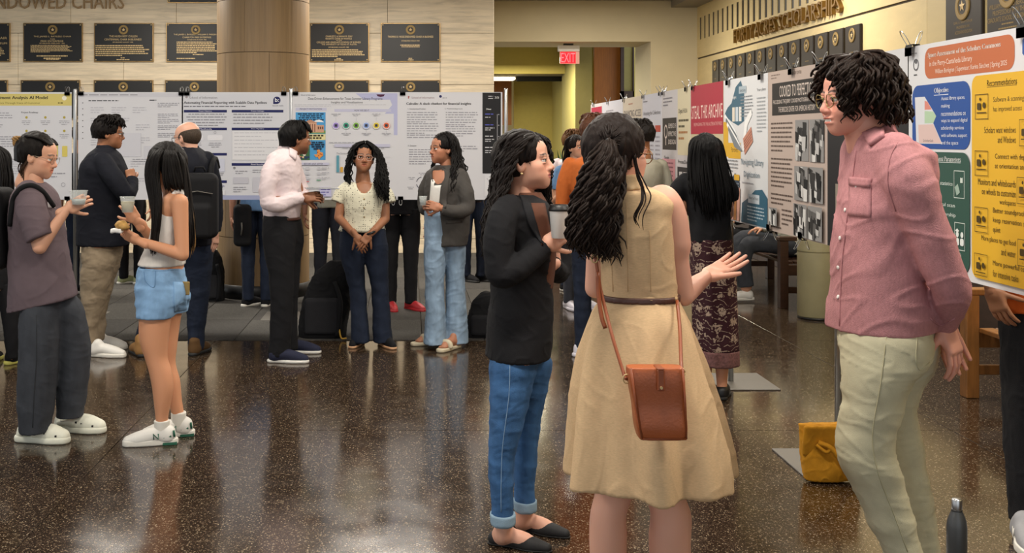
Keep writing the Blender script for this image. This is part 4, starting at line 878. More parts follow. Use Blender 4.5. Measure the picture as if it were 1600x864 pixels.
def shoe_fld(style, vox):
    g = Fld(vox)
    if style in ('sneaker', 'slipon', 'boot', 'runner'):
        h = {'sneaker': .03, 'slipon': .022, 'boot': .024, 'runner': .034}[style]; top = {'sneaker': .088, 'slipon': .065, 'boot': .12, 'runner': .085}[style]
        so = Fld(vox).slab([(0, -.05), (0, .02), (.004, .10), (.002, .175)], [.034, .036, .045, .036], 0, h)
        g.tube([(0, -.035, .035), (0, -.035, top*.8)], [.035, .033], .02); g.tube([(0, -.02, .045), (0, .05, .052), (0, .12, .036), (0, .178, .026)], [.042, .041, .041, .03], .02)
        g.tube([(0, -.02, .05), (0, 0, top)], [.038, .037], .02); g.cut((0, 0, h*.6), (0, 0, -1)); return g, so
    if style == 'croc':
        so = Fld(vox).slab([(0, -.055), (0, .03), (.004, .11), (.002, .165)], [.04, .043, .053, .046], 0, .036, rd=.012)
        g.tube([(0, -.05, .04), (0, -.05, .06)], [.035, .03], .02); g.tube([(0, .035, .05), (0, .10, .045), (0, .165, .032)], [.044, .052, .042], .02)
        g.tube([(-.04, -.04, .055), (-.045, .04, .06)], [.012, .014], .02); g.tube([(.04, -.04, .055), (.045, .04, .06)], [.012, .014], .02); g.cut((0, 0, .02), (0, 0, -1)); g.ell((0, -.01, .095), (.034, .05, .045), .01, mode='sub'); return g, so
    if style == 'flat':
        so = Fld(vox).slab([(0, -.05), (0, .03), (.003, .10), (0, .175)], [.028, .026, .036, .022], 0, .009, rd=.004)
        g.tube([(0, -.045, .022), (0, .03, .020), (.003, .10, .018), (0, .172, .014)], [.030, .028, .036, .022], .01); g.ell((0, .025, .052), (.026, .07, .036), .006, mode='sub'); g.cut((0, 0, .006), (0, 0, -1)); return g, so
    if style == 'sandal':
        so = Fld(vox).slab([(0, -.055), (0, .03), (.003, .11), (0, .175)], [.036, .037, .047, .040], 0, .03, rd=.008)
        g.tube([(-.042, .10, .035), (-.03, .10, .062), (0, .10, .072), (.03, .10, .062), (.042, .10, .035)], [.022]*5, .01); g.cut((0, 0, .025), (0, 0, -1)); return g, so
SHOE_R = {}
def lerp_path(A, B, t): return A*(1-t)+B*t
class Person:
    def __init__(s, label, Y, px, skin, name='person', vox=.008, sc=1.0):
        s.Y = Y; b = W(px, 0, Y); s.base = np.array([b[0], Y, 0.]); s.o = thing(name, label, 'person', s.base)
        s.skin = np.array(lin(skin)); s.vox = vox; s.sc = sc; s.bits = []; s.g = Fld(max(vox, .008)); s.gu = False; s.bv = {}; s.seed = abs(int(px))+7; s.fine = 2.6 if vox <= .0071 else 1.5
    def P(s, p):
        q = W(p[0], p[1], s.Y+(p[2] if len(p) > 2 else 0)); return q
    def rows(s, R):
        out = []
        for r in R:
            py, xl, xr, ry = r[:4]; dy = r[4] if len(r) > 4 else 0; Y = s.Y+dy
            a, b = W(xl, py, Y), W(xr, py, Y); out.append((a[2], (a[0]+b[0])/2, Y, (b[0]-a[0])/2, ry))
        return out
    def add_mesh(s, name, v, q, m, parent=None, smooth=True):
        return mk(name, np.asarray(v)-s.base, q, m, parent or s.o, smooth)
    # ---- body pieces
    def torso(s, R, shrink=.016, k=.03, e=2.2): s.g.stack(s.rows(R), e, k, shrink); s.gu = True
    def leg(s, R, shrink=.014): s.g.stack(s.rows(R), 2.0, .03, shrink); s.gu = True
    def limb(s, pts, r, k=.02): s.g.tube([s.P(p) for p in pts], np.array(r)*s.sc, k); s.gu = True
    def arm(s, sh, el, wr, r=(.032, .038, .036, .034, .026)):
        A = [s.P(p) for p in (sh, el, wr)]; pts = [A[0], A[0]*.5+A[1]*.5, A[1], A[1]*.6+A[2]*.4, A[2]]
        s.g.tube(pts, np.array(r)*s.sc, .02, smooth=False); s.gu = True; s.elw = (A[1], A[2]); return A
    def hand(s, wr, d, n, pose='relaxed', side=1, size=.95, vox=None):
        """wrist pixel, finger direction and back-of-hand normal in world axes"""
        v, q = hand_mesh(pose, vox or max(.003, s.vox*.45)); R = frame_from(d, n); v = v.copy(); q2 = q
        if side < 0: v[:, 0] *= -1; q2 = q[:, ::-1]
        s.bits.append((s.P(wr)+(v*size)@R.T, q2, None)); return s.P(wr), R, size
    def head(s, px, py, yaw, pitch=0, roll=0, sex='f', dy=0, size=1.0, hair='1a1412', lips=None, beard=None, smile=False, vox=None, brow=True):
        v, q = head_mesh(sex, vox or (.003 if s.vox <= .007 else .0045), smile); R = rot_face(yaw, pitch, roll); c = s.P((px, py, dy)); s.hc, s.hR, s.hs = c, R, size
        col = np.tile(s.skin, (len(v), 1)); hc = np.array(lin(hair))
        lp = np.array(lips) if lips is not None else s.skin*np.array([.82, .52, .50])
        d = np.sqrt((v[:, 0]/.022)**2+((v[:, 2]+.0625)/.0115)**2); w = np.clip((1.15-d)*3, 0, 1)*(v[:, 1] > .078); col = col*(1-w[:, None])+lp*w[:, None]
        if smile:
            w = ((np.abs(v[:, 0]) < .02) & (np.abs(v[:, 2]+.0632) < .004) & (v[:, 1] > .075)); col[w] = (.75, .72, .66)
        ck = np.exp(-((np.abs(v[:, 0])-.042)**2+(v[:, 2]+.03)**2)/.0006)*(v[:, 1] > .03); col *= 1-ck[:, None]*np.array([.0, .10, .10])
        nk = np.exp(-((v[:, 0])**2+(v[:, 2]+.032)**2+(v[:, 1]-.108)**2)/.0004); col *= 1-nk[:, None]*np.array([0, .10, .10])
        if brow:
            zb = .021+.004*np.sin(np.clip(np.abs(v[:, 0])-.012, 0, .036)/.036*math.pi); w = np.clip(1.3-np.abs(v[:, 2]-zb)/.0045, 0, 1)*(np.abs(v[:, 0]) > .010)*(np.abs(v[:, 0]) < .05)*(v[:, 1] > .05)*.95; col = col*(1-w[:, None])+hc*w[:, None]
        if beard is not None:
            w = np.clip((-.045-v[:, 2])*40, 0, 1)*np.clip((v[:, 1]+.01)*40, 0, 1)*beard*(v[:, 2] > -.115)*(1-np.clip((1.3-d)*3, 0, 1)); col = col*(1-w[:, None])+hc*w[:, None]
        s.bits.append((c+(v*size)@R.T, q, col))
        sv, sf = sphere()
        for sx in (-1, 1):
            e = c+R@(np.array([sx*.031, .0782, -.0015])*size); ev = (sv*.0126*size)@R.T+e
            ob = mk('eye', ev-s.base, sf, M_EYE, s.o, True); ob.data.materials.append(M_IRIS)
            for p in ob.data.polygons:
                if p.index < 14*2: p.material_index = 1
            t = [c+R@(np.array([sx*(.031+.0165*math.cos(a)), .0925-.005*abs(math.cos(a))-.004*(math.cos(a)*sx > .5), .0018+.0032*math.sin(a)])*size) for a in np.linspace(.1, math.pi-.1, 7)]
            MB().tube([p-s.base for p in t], .0014*size, 5).build('eyelash', M_LASH, s.o, True)
    def L(s, p): return s.hc+s.hR@(np.array(p)*s.hs)             # head-local point to world
    def glasses(s, col='1c1a18', r=.0235, wire=.0014, metal=0, round_=True):
        m = mat('glasses_'+col, col, .3, metal); mb = MB()
        for sx in (-1, 1):
            ring = []
            for k in range(19):
                a = 2*math.pi*k/18; ex = 1 if round_ else .8
                ring.append(s.L((sx*(.033+math.copysign(abs(math.cos(a))**ex, math.cos(a))*r), .103-.010*abs(math.cos(a)*.5+.5*sx*0), -.004+math.copysign(abs(math.sin(a))**ex, math.sin(a))*r*.86))-s.base)
            mb.tube(ring, wire, 6, False); mb.tube([s.L((sx*(.033+r), .098, .002))-s.base, s.L((sx*.074, .06, .004))-s.base, s.L((sx*.079, 0, .002))-s.base, s.L((sx*.078, -.02, -.012))-s.base], wire, 6)
        mb.tube([s.L((-.0105, .104, .002))-s.base, s.L((0, .108, .005))-s.base, s.L((.0105, .104, .002))-s.base], wire, 6)
        return mb.build('glasses', m, s.o, True)
    # ---- hair
    def cap(s, col, drop=-.03, front=.05, puff=1.0, part='hair', back=1.0, vox=.005, hairline=.062):
        """hair lying on the skull; drop = lowest z at the back, front = how far forward the sides reach"""
        g = Fld(vox*1.0); g.ell((0, -.022, .030), (.082*puff, .103*puff*back, .097*puff), 0); g.tube([(0, -.05, .01), (0, -.06, drop)], [.078*puff, .06*puff], .03)
        g.ell((0, .135, -.03), (.088, .105, hairline+.035), .012, mode='sub'); g.cut((0, 0, drop), (0, 0, -1)); g.box((0, .12+front, -.14), (.2, .12, .13), .02, .02, mode='sub')
        v, q = g.mesh(); v = s.hc+(v*s.hs)@s.hR.T
        v = v+vnormals(v, q)*(.0016*fnoise(v, (.02, .02, .06), s.seed))[:, None]
        return s.add_mesh(part, v, q, hair_mat(col))
    def locks(s, guides, n, r=.009, wave=.006, wl=.09, jit=.012, col='1a1412', taper=.25, parent=None, name='hair_locks', seed=0, sides=5, world=False, dens=4):
        """bundles of tapering locks between neighbouring guide paths"""
        n = int(n*s.fine); r = r/s.fine**.42; R = np.random.RandomState(s.seed+seed); G = [np.array(g if world else [s.P(p) for p in g]) for g in guides]; mb = MB()
        for i in range(n):
            t = R.uniform(0, len(G)-1) if len(G) > 1 else 0; a = min(int(t), max(len(G)-2, 0)); A = G[a]; B = G[min(a+1, len(G)-1)]
            p = lerp_path(A, B, t-a); cut = R.uniform(.82, 1.0); off = R.normal(size=3)*jit
            p = catmull(p, dens); m = len(p); u = np.linspace(0, 1, m); 
            p = p+off*np.minimum(1, .35+u*1.2)[:, None]
            if cut < 1: p = np.stack([np.interp(u*cut, u, p[:, c]) for c in range(3)], 1)
            ln = np.concatenate([[0], np.cumsum(np.linalg.norm(np.diff(p, axis=0), axis=1))]); ph = R.uniform(0, 6.28); am = wave*np.minimum(1, u*2.5)
            p = p+np.stack([np.sin(ln/wl*6.28+ph)*am, np.cos(ln/wl*6.28+ph)*am, np.zeros(m)], 1)
            rr = r*R.uniform(.7, 1.25)*(1-(1-taper)*u**2.2); rr[0] *= .6; rr[-1] *= .35
            mb.tube(p-s.base, rr, sides)
        return mb.build(name, hair_mat(col), parent or s.o, True)
    # ---- clothes
    def garment(s, name, m, stacks=(), tubes=(), k=.03, e=2.2, amp=.004, sc=(.10, .10, .13), vox=None, cuts=(), subs=(), fold=None, parent=None, grow=0, kt=.014):
        g = Fld(vox or s.vox)
        for R in stacks: g.stack(s.rows(R), e, k, -grow, fold)
        for pts in tubes: g.tube([s.P(p[:3]) for p in pts], [p[3] for p in pts], min(k, kt), flat_end=True)
        for c, r in subs: g.ell(s.P(c), r, .01, mode='sub')
        for p, nrm in cuts: g.cut(s.P(p), nrm)
        v, q = g.mesh(); v = wrinkle(v, q, amp, sc, s.seed+len(name))
        o = s.add_mesh(name, v, q, m, parent); s.bv[name] = BVHTree.FromPolygons(v.tolist(), q.tolist()); return o
    def surf(s, gname, px, py, off=.003):
        d = Vector(W(px, py, 1.0)-np.array([0, 0, CH])).normalized(); h = s.bv[gname].ray_cast(Vector((0, 0, CH)), d)
        if h[0] is None:
            p = s.P((px, py)); h = s.bv[gname].find_nearest(Vector(p))
        n = h[1] if h[1].dot(d) < 0 else -h[1]
        return np.array(h[0]+n*off), np.array(n)
    def patch(s, gname, quad, m, name, off=.004, n=8, mm=8, parent=None, th=.003):
        """cloth piece laid on a garment, between four corner pixels"""
        a, b, c, d = [np.array(p, float) for p in quad]; V = []; B = []
        for i in range(n+1):
            for j in range(mm+1):
                u, t = j/mm, i/n; p = (a*(1-u)+b*u)*(1-t)+(d*(1-u)+c*u)*t; w, nn = s.surf(gname, p[0], p[1], off); V.append(w-s.base); B.append(w-s.base-nn*(th+off))
        k = (n+1)*(mm+1); Fq = []
        for i in range(n):
            for j in range(mm):
                q = i*(mm+1)+j; Fq += [(q, q+mm+1, q+mm+2, q+1), (k+q, k+q+1, k+q+mm+2, k+q+mm+1)]
        ed = [i for i in range(mm+1)]+[(i+1)*(mm+1)-1 for i in range(1, n+1)]+[n*(mm+1)+mm-j for j in range(1, mm+1)]+[(n-i)*(mm+1) for i in range(1, n)]
        for i in range(len(ed)): x, y = ed[i], ed[(i+1) % len(ed)]; Fq.append((x, y, k+y, k+x))
        return mk(name, V+B, Fq, m, parent or s.o, True)
    def line(s, gname, pts, r, m, name, off=.002, parent=None, dens=4, flat_=None):
        P = [s.surf(gname, *p, off)[0]-s.base for p in catmull(pts, dens)]
        return MB().tube(P, r, 6).build(name, m, parent or s.o, True)
    def button(s, gname, px, py, r, m, parent=None):
        w, n = s.surf(gname, px, py, .001); R = frame_from(n, np.array([0, 0, 1.01])); v = []
        mb = MB().lathe([(r, -.002), (r, .002), (r*.7, .003)], (0, 0, 0), 12); V = np.array(mb.v); P = V[:, 0:1]*R[:, 0]+V[:, 1:2]*R[:, 2]+V[:, 2:3]*R[:, 1]+w-s.base
        return mk('button', P, mb.f, m, parent or s.o, True)
    # ---- shoes
    def shoe(s, px, py, yaw, style, up, sole, size=1.0, dy=None, laces=None, pitch=0):
        """ground point under the ankle by pixel; dy None puts it on the floor"""
        if dy is None: Y = CH*F/(py-PY); p = W(px, py, Y)
        else: p = s.P((px, py, dy))
        key = (style, round(s.vox, 4))
        if key not in SHOE_R:
            g, so = shoe_fld(style, max(.0045, s.vox*.7)); SHOE_R[key] = (g.mesh(), so.mesh())
        R = rot_face(yaw, pitch); (v, q), (v2, q2) = SHOE_R[key]
        o = mk('shoe', p+(v*size)@R.T-s.base, q, up, s.o, True); mk('sole', p+(v2*size)@R.T-s.base, q2, sole, o, True)
        if laces:
            for i in range(4):
                y = .055+.022*i; z = .093-.0105*i-.004*i; MB().tube([p+R@(np.array(c)*size)-s.base for c in ((-.024, y, z-.016), (0, y+.006, z), (.024, y, z-.016))], .0035, 5).build('lace', laces, o, True)
        if style == 'croc':
            for i in range(4):
                for sx in (-1, 1):
                    c = p+R@(np.array([sx*(.047-.002*i), .06+.03*i, .062-.006*i])*size)-s.base; MB().lathe([(.0065, -.006), (.0065, .004)], c, 10, 'x').build('vent_hole', M_LASH, o)
        return o, p, R
    def foot(s, px, py, yaw, size=1.0, z=.012):
        Y = CH*F/(py-PY); p = W(px, py, Y); R = rot_face(yaw)
        T = lambda a: p+R@(np.array(a)*size)
        s.g.tube([T((0, -.03, z+.03)), T((0, .04, z+.035)), T((0, .10, z+.02)), T((0, .15, z+.012))], [.030, .031, .034, .018], .02); s.g.tube([T((0, -.015, z+.03)), T((0, -.01, .11))], [.030, .027], .03)
        for i in range(5): s.g.tube([T((-.026+.013*i, .13, z+.01)), T((-.028+.014*i, .172-.006*abs(i-3.2), z+.008))], [.0085, .0075], .004)
    def done(s):
        V, Q, C = [], [], []; n = 0
        if s.gu: v, q = s.g.mesh(); s.bits.insert(0, (v, q, None))
        for v, q, c in s.bits: V.append(v); Q.append(q+n); C.append(np.tile(s.skin, (len(v), 1)) if c is None else c); n += len(v)
        o = s.add_mesh('body', np.concatenate(V), np.concatenate(Q), M_SKIN); c = np.concatenate(C)
        at = o.data.color_attributes.new('Col', 'FLOAT_COLOR', 'POINT'); at.data.foreach_set('color', np.column_stack([c, np.ones(len(c))]).astype(np.float32).ravel()); return o
# ------------------------------------------------------------------ man in the pink shirt
M_PINK = fabric('pink_linen', 'b57f82', .10, vscale=120, bscale=500, bump=.35, stretch=(1, 1, .4)); M_PINKD = fabric('pink_linen_band', 'b07a7d', .10, vscale=120, bscale=500)
M_CHINO = fabric('pale_chino', 'c3bda0', .06, bscale=600); M_BUTTON = mat('pearl_button', 'e8e4de', .3)
p = Person('tall curly-haired man in pink linen shirt and pale trousers, hands behind back', 3.65, 1385, 'd79a86', vox=.0065, sc=1.08)
SH = [(203, 1336, 1392, .09), (216, 1331, 1412, .14), (232, 1328, 1436, .195), (260, 1325, 1446, .20), (300, 1320, 1448, .19), (350, 1312, 1444, .175), (400, 1307, 1440, .17), (450, 1303, 1442, .172), (490, 1299, 1450, .178), (514, 1297, 1452, .18)]
NS, FS = (1408, 246, -.175), (1392, 246, .175)
NE, NW = (1480, 430, -.20), (1474, 512, -.02)
p.garment('shirt', M_PINK, [SH], [[(1400, 240, -.14, .07), (1418, 280, -.185, .074), (1446, 350, -.20, .068), (1470, 415, -.20, .064), (1487, 450, -.185, .060), (1481, 480, -.10, .052), (1475, 505, -.03, .045)],
    [(1390, 240, .14, .07), (1410, 290, .19, .07), (1440, 380, .22, .062), (1465, 440, .2, .055), (1470, 490, .06, .045)]], .035, 2.3, .0048, (.22, .22, .13))
p.torso(SH[2:], .035); p.arm(NS, NE, NW); p.arm(FS, (1462, 432, .2), (1474, 505, .03))
NLEG = [(485, 1322, 1436, .11, -.03), (505, 1316, 1444, .125, -.04), (525, 1312, 1452, .138, -.05), (560, 1317, 1450, .115, -.085), (600, 1318, 1422, .098, -.10), (640, 1315, 1408, .088, -.10), (690, 1308, 1397, .080, -.10), (720, 1311, 1400, .078, -.10), (760, 1330, 1414, .072, -.09), (800, 1350, 1424, .068, -.09), (864, 1380, 1440, .062, -.09), (930, 1398, 1450, .06, -.09), (985, 1404, 1452, .06, -.09)]
FLEG = [(500, 1330, 1455, .13, .05), (540, 1340, 1461, .13, .07), (570, 1345, 1459, .115, .09), (620, 1362, 1430, .09, .10), (660, 1372, 1434, .08, .10), (700, 1384, 1440, .074, .10), (760, 1400, 1451, .07, .10), (800, 1412, 1458, .066, .10), (864, 1430, 1464, .062, .10), (920, 1436, 1470, .06, .1), (948, 1436, 1470, .06, .10)]
p.garment('trousers', M_CHINO, [NLEG, FLEG], (), .025, 2.1, .0035, (.2, .2, .07)); p.leg(NLEG[:-1]); p.leg(FLEG[:-1])
p.head(1336, 151, -84, 6, 0, 'm', 0, 1.06, '1d1512', smile=True); p.limb([(1345, 190, 0), (1352, 212, 0), (1362, 235, 0)], [.058, .058, .07])
p.glasses('8a7a4a', .024, .0016, .6)
p.hand((1476, 510, -.03), (.30, -.25, -1), (.55, -.8, 0), 'relaxed', 1, 1.05); p.hand((1472, 503, .05), (.35, -.1, -1), (.3, .9, 0), 'relaxed', -1, 1.05)
p.cap('1d1512', -.075, .02, 1.07, hairline=.055)
G = []
for a in np.linspace(-2.6, 2.6, 14):     # curls radiating from the crown
    sx, sy = math.sin(a), -math.cos(a); fr = max(0, -sy*-1) if sy > 0 else 0
    low = -.085 if sy < .2 else (-.02 if abs(sx) > .55 else .045)
    G.append([p.L((0, -.01, .118)), p.L((sx*.065, sy*.075-.01, .105)), p.L((sx*.096, sy*.115-.01, .045)), p.L((sx*.103, sy*.118-.012, (low+.03)/1)), p.L((sx*.098, sy*.112-.012, low))])
p.locks(G, 190, .0105, .010, .075, .014, '241812', .35, world=True, dens=5)
p.locks([[(1330, 92, -.08), (1312, 108, -.10), (1310, 135, -.10), (1316, 158, -.095), (1312, 178, -.09)], [(1345, 95, -.09), (1330, 120, -.11), (1328, 150, -.10), (1332, 172, -.095), (1338, 190, -.09)]], 16, .008, .010, .05, .008, '241a15', .3, seed=3, name='fringe_curls')
# collar, placket, buttons, pocket, cuff, seams
def strip(p, pts, r0, m, name): return MB().tube([q-p.base for q in catmull([p.P(a) for a in pts], 4)], r0, 6).build(name, m, p.o, True)
p.garment('collar', M_PINKD, [[(193, 1352, 1394, .060), (203, 1344, 1397, .074), (214, 1337, 1401, .095), (222, 1333, 1404, .11)]], [], .01, amp=0, cuts=[((1372, 196, 0), (-.5, 0, 1))])
p.patch('shirt', [(1350, 210), (1378, 199), (1383, 214), (1361, 229)], M_PINKD, 'collar_point', .012, 5, 5, th=.005)
for y, x in ((283, 1328), (328, 1320), (372, 1312), (418, 1309), (464, 1309)): p.button('shirt', x+1, y, .0065, M_BUTTON)
p.line('shirt', [(1338, 235), (1331, 290), (1324, 340), (1317, 400), (1314, 450), (1312, 510)], .0022, M_PINKD, 'placket_seam', .001)
p.patch('shirt', [(1328, 284), (1362, 286), (1361, 340), (1326, 337)], M_PINK, 'chest_pocket', .004); p.patch('shirt', [(1328, 276), (1363, 279), (1361, 293), (1329, 290)], M_PINKD, 'pocket_flap', .007, 3, 6); p.button('shirt', 1338.5, 291, .006, M_BUTTON)
p.line('shirt', [(1402, 222), (1390, 250), (1388, 290), (1400, 330)], .002, M_PINKD, 'armhole_seam', .001); p.line('shirt', [(1453, 498), (1470, 508), (1492, 497)], .003, M_PINKD, 'cuff_seam', .001)
M_SEAM = fabric('pale_chino_seam', 'b3ad8e', .05)
p.line('trousers', [(1385, 525), (1376, 600), (1363, 680), (1372, 740), (1395, 800), (1418, 862)], .0018, M_SEAM, 'side_seam', .001)
p.line('trousers', [(1434, 512), (1431, 560), (1437, 578), (1452, 566)], .0018, M_SEAM, 'back_pocket_seam', .001)
M_SHOEB = fabric('brown_suede', '4a3424', .1); M_RUB = mat('rubber_white', 'd8d4ca', .6); M_RUBD = mat('rubber_dark', '1a1918', .7)
p.shoe(1425, 215+2835/3.56, -80, 'sneaker', M_SHOEB, M_RUB, 1.08, laces=M_RUB); p.shoe(1458, 215+2835/3.76, -80, 'sneaker', M_SHOEB, M_RUB, 1.08, laces=M_RUB); p.done()

# ------------------------------------------------------------------ woman in the beige dress
M_DRESS = fabric('beige_linen', 'd0b088', .09, vscale=90, bscale=420, bump=.3, stretch=(1, 1, 5)); M_DRESSD = fabric('beige_linen_seam', 'c09f76', .06)
p = Person('woman seen from behind in sleeveless beige dress with half-up dark hair', 3.6, 1000, 'dba58e', vox=.0065, sc=.93)
BOD = [(288, 952, 1004, .085), (298, 936, 1030, .10), (312, 930, 1048, .108), (340, 934, 1047, .115), (380, 936, 1050, .12), (420, 938, 1052, .118), (450, 940, 1056, .112), (466, 941, 1057, .112)]
SKT = [(455, 941, 1057, .112), (466, 939, 1060, .118), (486, 927, 1069, .15), (540, 906, 1090, .20), (604, 894, 1111, .24), (660, 889, 1126, .265), (717, 886, 1137, .28), (744, 885, 1139, .285)]
p.garment('dress_bodice', M_DRESS, [BOD], [], .03, 2.5, .0025, (.12, .12, .12), cuts=[((978, 284, 0), (0, -.3, 1))])
zt, zb = p.P((0, 470))[2], p.P((0, 744))[2]
def fold(th, Z):
    t = np.clip((zt-Z)/(zt-zb), 0, 1); return t**.8*(.11*np.sin(7*th+.8)+.06*np.sin(12*th+2.1)+.02*np.sin(4*th))
p.garment('dress_skirt', M_DRESS, [SKT], [], .02, 2.0, .0025, (.12, .12, .2), fold=fold)
p.torso(BOD, .018)
for s0, (a, b) in enumerate((((930, 988), (922, 978)), ((1010, 1072), (1015, 1078)))):
    p.leg([(560, a[0]-2, a[1]+3, .085), (680, a[0]-2, a[1]+2, .075), (745, a[0], a[1], .066), (775, a[0]-1, a[1]-1, .060), (800, b[0]+1, b[1]+1, .060), (840, b[0]-1, b[1]+1, .062), (880, b[0]+1, b[1], .056), (940, b[0]+10, b[1]-12, .038), (985, b[0]+14, b[1]-14, .033)], 0)
p.arm((1040, 322, 0), (1068, 462, .02), (1104, 432, .20), (.050, .043, .037, .033, .025)); p.arm((938, 322, 0), (930, 450, .05), (965, 420, .24))
p.limb([(1034, 312, 0), (1050, 340, 0), (1058, 380, 0)], [.052, .05, .045], .03)
p.hand((1104, 432, .20), (.9, .3, .40), (-.25, .35, -.9), 'flat', -1, .93); p.hand((966, 420, .24), (.8, .4, .3), (0, .5, .8), 'relaxed', -1, .93)
p.head(966, 240, 128, 4, 0, 'f', 0, 1.0, '1e1512'); p.limb([(968, 272, 0), (972, 295, 0)], [.047, .05]); p.glasses('7a5a34', .026, .0016, .4)
p.cap('1e1512', -.05, .025, 1.05)
tie = p.P((950, 220, -.115))
G = []
for px, py, dy in ((935, 190, .02), (950, 184, 0), (970, 183, .02), (990, 190, .02), (1004, 205, .04), (1006, 225, .03), (998, 243, -.01)):
    a = p.P((px, py, dy)); mid = (a+tie)/2; mid = mid+(mid-p.L((0, -.02, .02)))*.42; G.append([a, a*.4+mid*.6, mid*.5+tie*.5+np.array([0, -.006, 0]), tie])
p.locks(G, 120, .006, .001, .2, .005, '1e1512', .8, world=True, name='swept_hair', seed=1)
MB().lathe([(.008, -.012), (.012, 0), (.008, .012)], tie-p.base, 12, 'y').build('hair_tie', M_BLACK, p.o, True)
p.locks([[(948, 220, -.10), (925, 250, -.10), (908, 300, -.11), (896, 350, -.12), (897, 392, -.12)], [(950, 221, -.12), (938, 260, -.14), (920, 310, -.15), (908, 360, -.15), (912, 402, -.14)], [(952, 222, -.12), (950, 262, -.15), (940, 315, -.16), (938, 362, -.15), (940, 410, -.14)], [(954, 222, -.12), (962, 265, -.14), (958, 310, -.15), (955, 352, -.15), (964, 408, -.135)]], 150, .010, .012, .085, .010, '241a15', .35, name='long_hair', seed=2, dens=5)
p.locks([[(940, 225, -.04), (918, 262, -.03), (903, 320, -.03), (893, 370, -.04), (895, 395, -.05)], [(975, 240, -.09), (970, 280, -.11), (962, 320, -.12), (958, 350, -.12), (955, 372, -.12)]], 70, .011, .010, .09, .010, '1e1512', .4, name='under_hair', seed=4)
p.locks([[(992, 240, -.08), (998, 270, -.09), (1010, 292, -.10), (1018, 308, -.12), (1004, 335, -.135), (1007, 366, -.135)], [(990, 248, -.08), (996, 275, -.09), (1004, 295, -.11), (999, 318, -.13), (992, 340, -.135), (998, 356, -.135)]], 3, .004, .003, .12, .002, '1e1512', .5, name='loose_strands', seed=5)
p.garment('collar', M_DRESS, [[(272, 958, 1000, .062), (284, 954, 1004, .072), (296, 948, 1010, .088)]], [], .01, amp=.001)
M_BELT = mat('brown_leather_belt', '4a2a20', .45, bump=.1, bscale=200)
p.garment('belt', M_BELT, [[(458.5, 936, 1060.5, .119), (463.5, 936, 1060.5, .12), (468, 936, 1060.5, .121)]], [], 0, 2.4, amp=0, vox=.004)
for x in (1017, 1056): p.patch('belt', [(x-2, 457), (x+2, 457), (x+2, 470), (x-2, 470)], M_DRESSD, 'belt_loop', .003, 3, 2)
for pts in ([(978, 300), (980, 380), (981, 456)], [(950, 330), (955, 400), (958, 456)], [(1015, 360), (1016, 400), (1017, 456)]): p.line('dress_bodice', pts, .0012, M_DRESSD, 'seam', .0005)
p.shoe(950, 1000, 170, 'flat', M_BLACK, M_RUBD, .95); p.shoe(1045, 1000, 175, 'flat', M_BLACK, M_RUBD, .95); p.foot(950, 1000, 170, .84); p.foot(1045, 1000, 175, .84)
DRESS = p; p.done()

# ------------------------------------------------------------------ woman in the black blazer with a coffee
M_BLAZER = fabric('black_wool', '17171a', .12, bscale=500, bump=.25); M_BLAZER2 = fabric('black_wool_lapel', '1d1d20', .1)
def denim(name, col, var=.22): return fabric(name, col, var, vscale=14, bscale=500, bump=.35, stretch=(1.4, 1.4, .6))
M_JEAN = denim('mid_blue_denim', '3c628f'); M_JEANC = denim('denim_cuff', '8aa3b5', .1); M_BROWN = fabric('brown_knit', '5c3a2c', .08)
p = Person('woman in black blazer and cuffed blue jeans holding a paper coffee cup', 4.5, 815, 'd9a48c', vox=.007, sc=.93)
BZ = [(303, 800, 838, .08), (314, 782, 852, .14), (326, 770, 862, .18), (345, 764, 866, .185), (380, 764, 866, .17), (420, 766, 863, .155), (450, 767, 862, .15), (490, 763, 864, .165), (525, 760, 862, .178), (557, 758, 858, .185)]
p.garment('blazer', M_BLAZER, [BZ], [[(795, 325, -.13, .055), (783, 352, -.185, .062), (780, 395, -.205, .060), (784, 428, -.21, .056), (805, 420, -.22, .053), (832, 400, -.20, .048), (850, 386, -.18, .042)], [(845, 328, .14, .055), (860, 360, .18, .058), (872, 400, .19, .055), (872, 425, .15, .05), (862, 415, .02, .042)]], .03, 2.3, .0035, (.14, .14, .1))
p.torso(BZ[1:], .02); p.arm((793, 335, -.15), (784, 425, -.205), (853, 384, -.18)); p.arm((846, 335, .14), (870, 425, .16), (862, 413, .0))
NL = [(500, 780, 830, .09, -.03), (540, 772, 832, .10, -.05), (560, 765, 840, .113, -.06), (600, 765, 833, .095, -.08), (658, 765, 819, .078, -.085), (690, 764, 810, .072, -.085), (722, 763, 804, .068, -.085), (770, 766, 803, .06, -.085), (814, 768, 803, .055, -.085)]
FL = [(500, 790, 845, .10, .04), (545, 790, 853, .105, .06), (565, 790, 862, .11, .07), (600, 796, 856, .095, .085), (658, 800, 845, .078, .09), (700, 803, 840, .07, .09), (750, 803, 837, .062, .09), (792, 804, 836, .056, .09)]
p.garment('jeans', M_JEAN, [NL, FL], (), .02, 2.1, .003, (.16, .16, .06)); p.leg(NL); p.leg(FL)
p.garment('jeans_cuff', M_JEANC, [[(801, 765.5, 805.5, .062, -.085), (819, 766, 805.5, .062, -.085)]], (), 0, amp=.001); p.garment('jeans_cuff', M_JEANC, [[(780, 801.5, 838.5, .062, .09), (797, 802, 839, .062, .09)]], (), 0, amp=.001)
M_STITCH = fabric('denim_seam', '7f9cba', .1)
p.line('jeans', [(797, 562), (795, 620), (785, 700), (783, 760), (783, 800)], .0016, M_STITCH, 'side_seam', .001)
p.head(821, 252, 72, -4, 0, 'f', 0, 1.0, '17110f', lips=(.45, .13, .12)); p.limb([(816, 282, 0), (818, 305, 0), (816, 322, 0)], [.046, .049, .06])
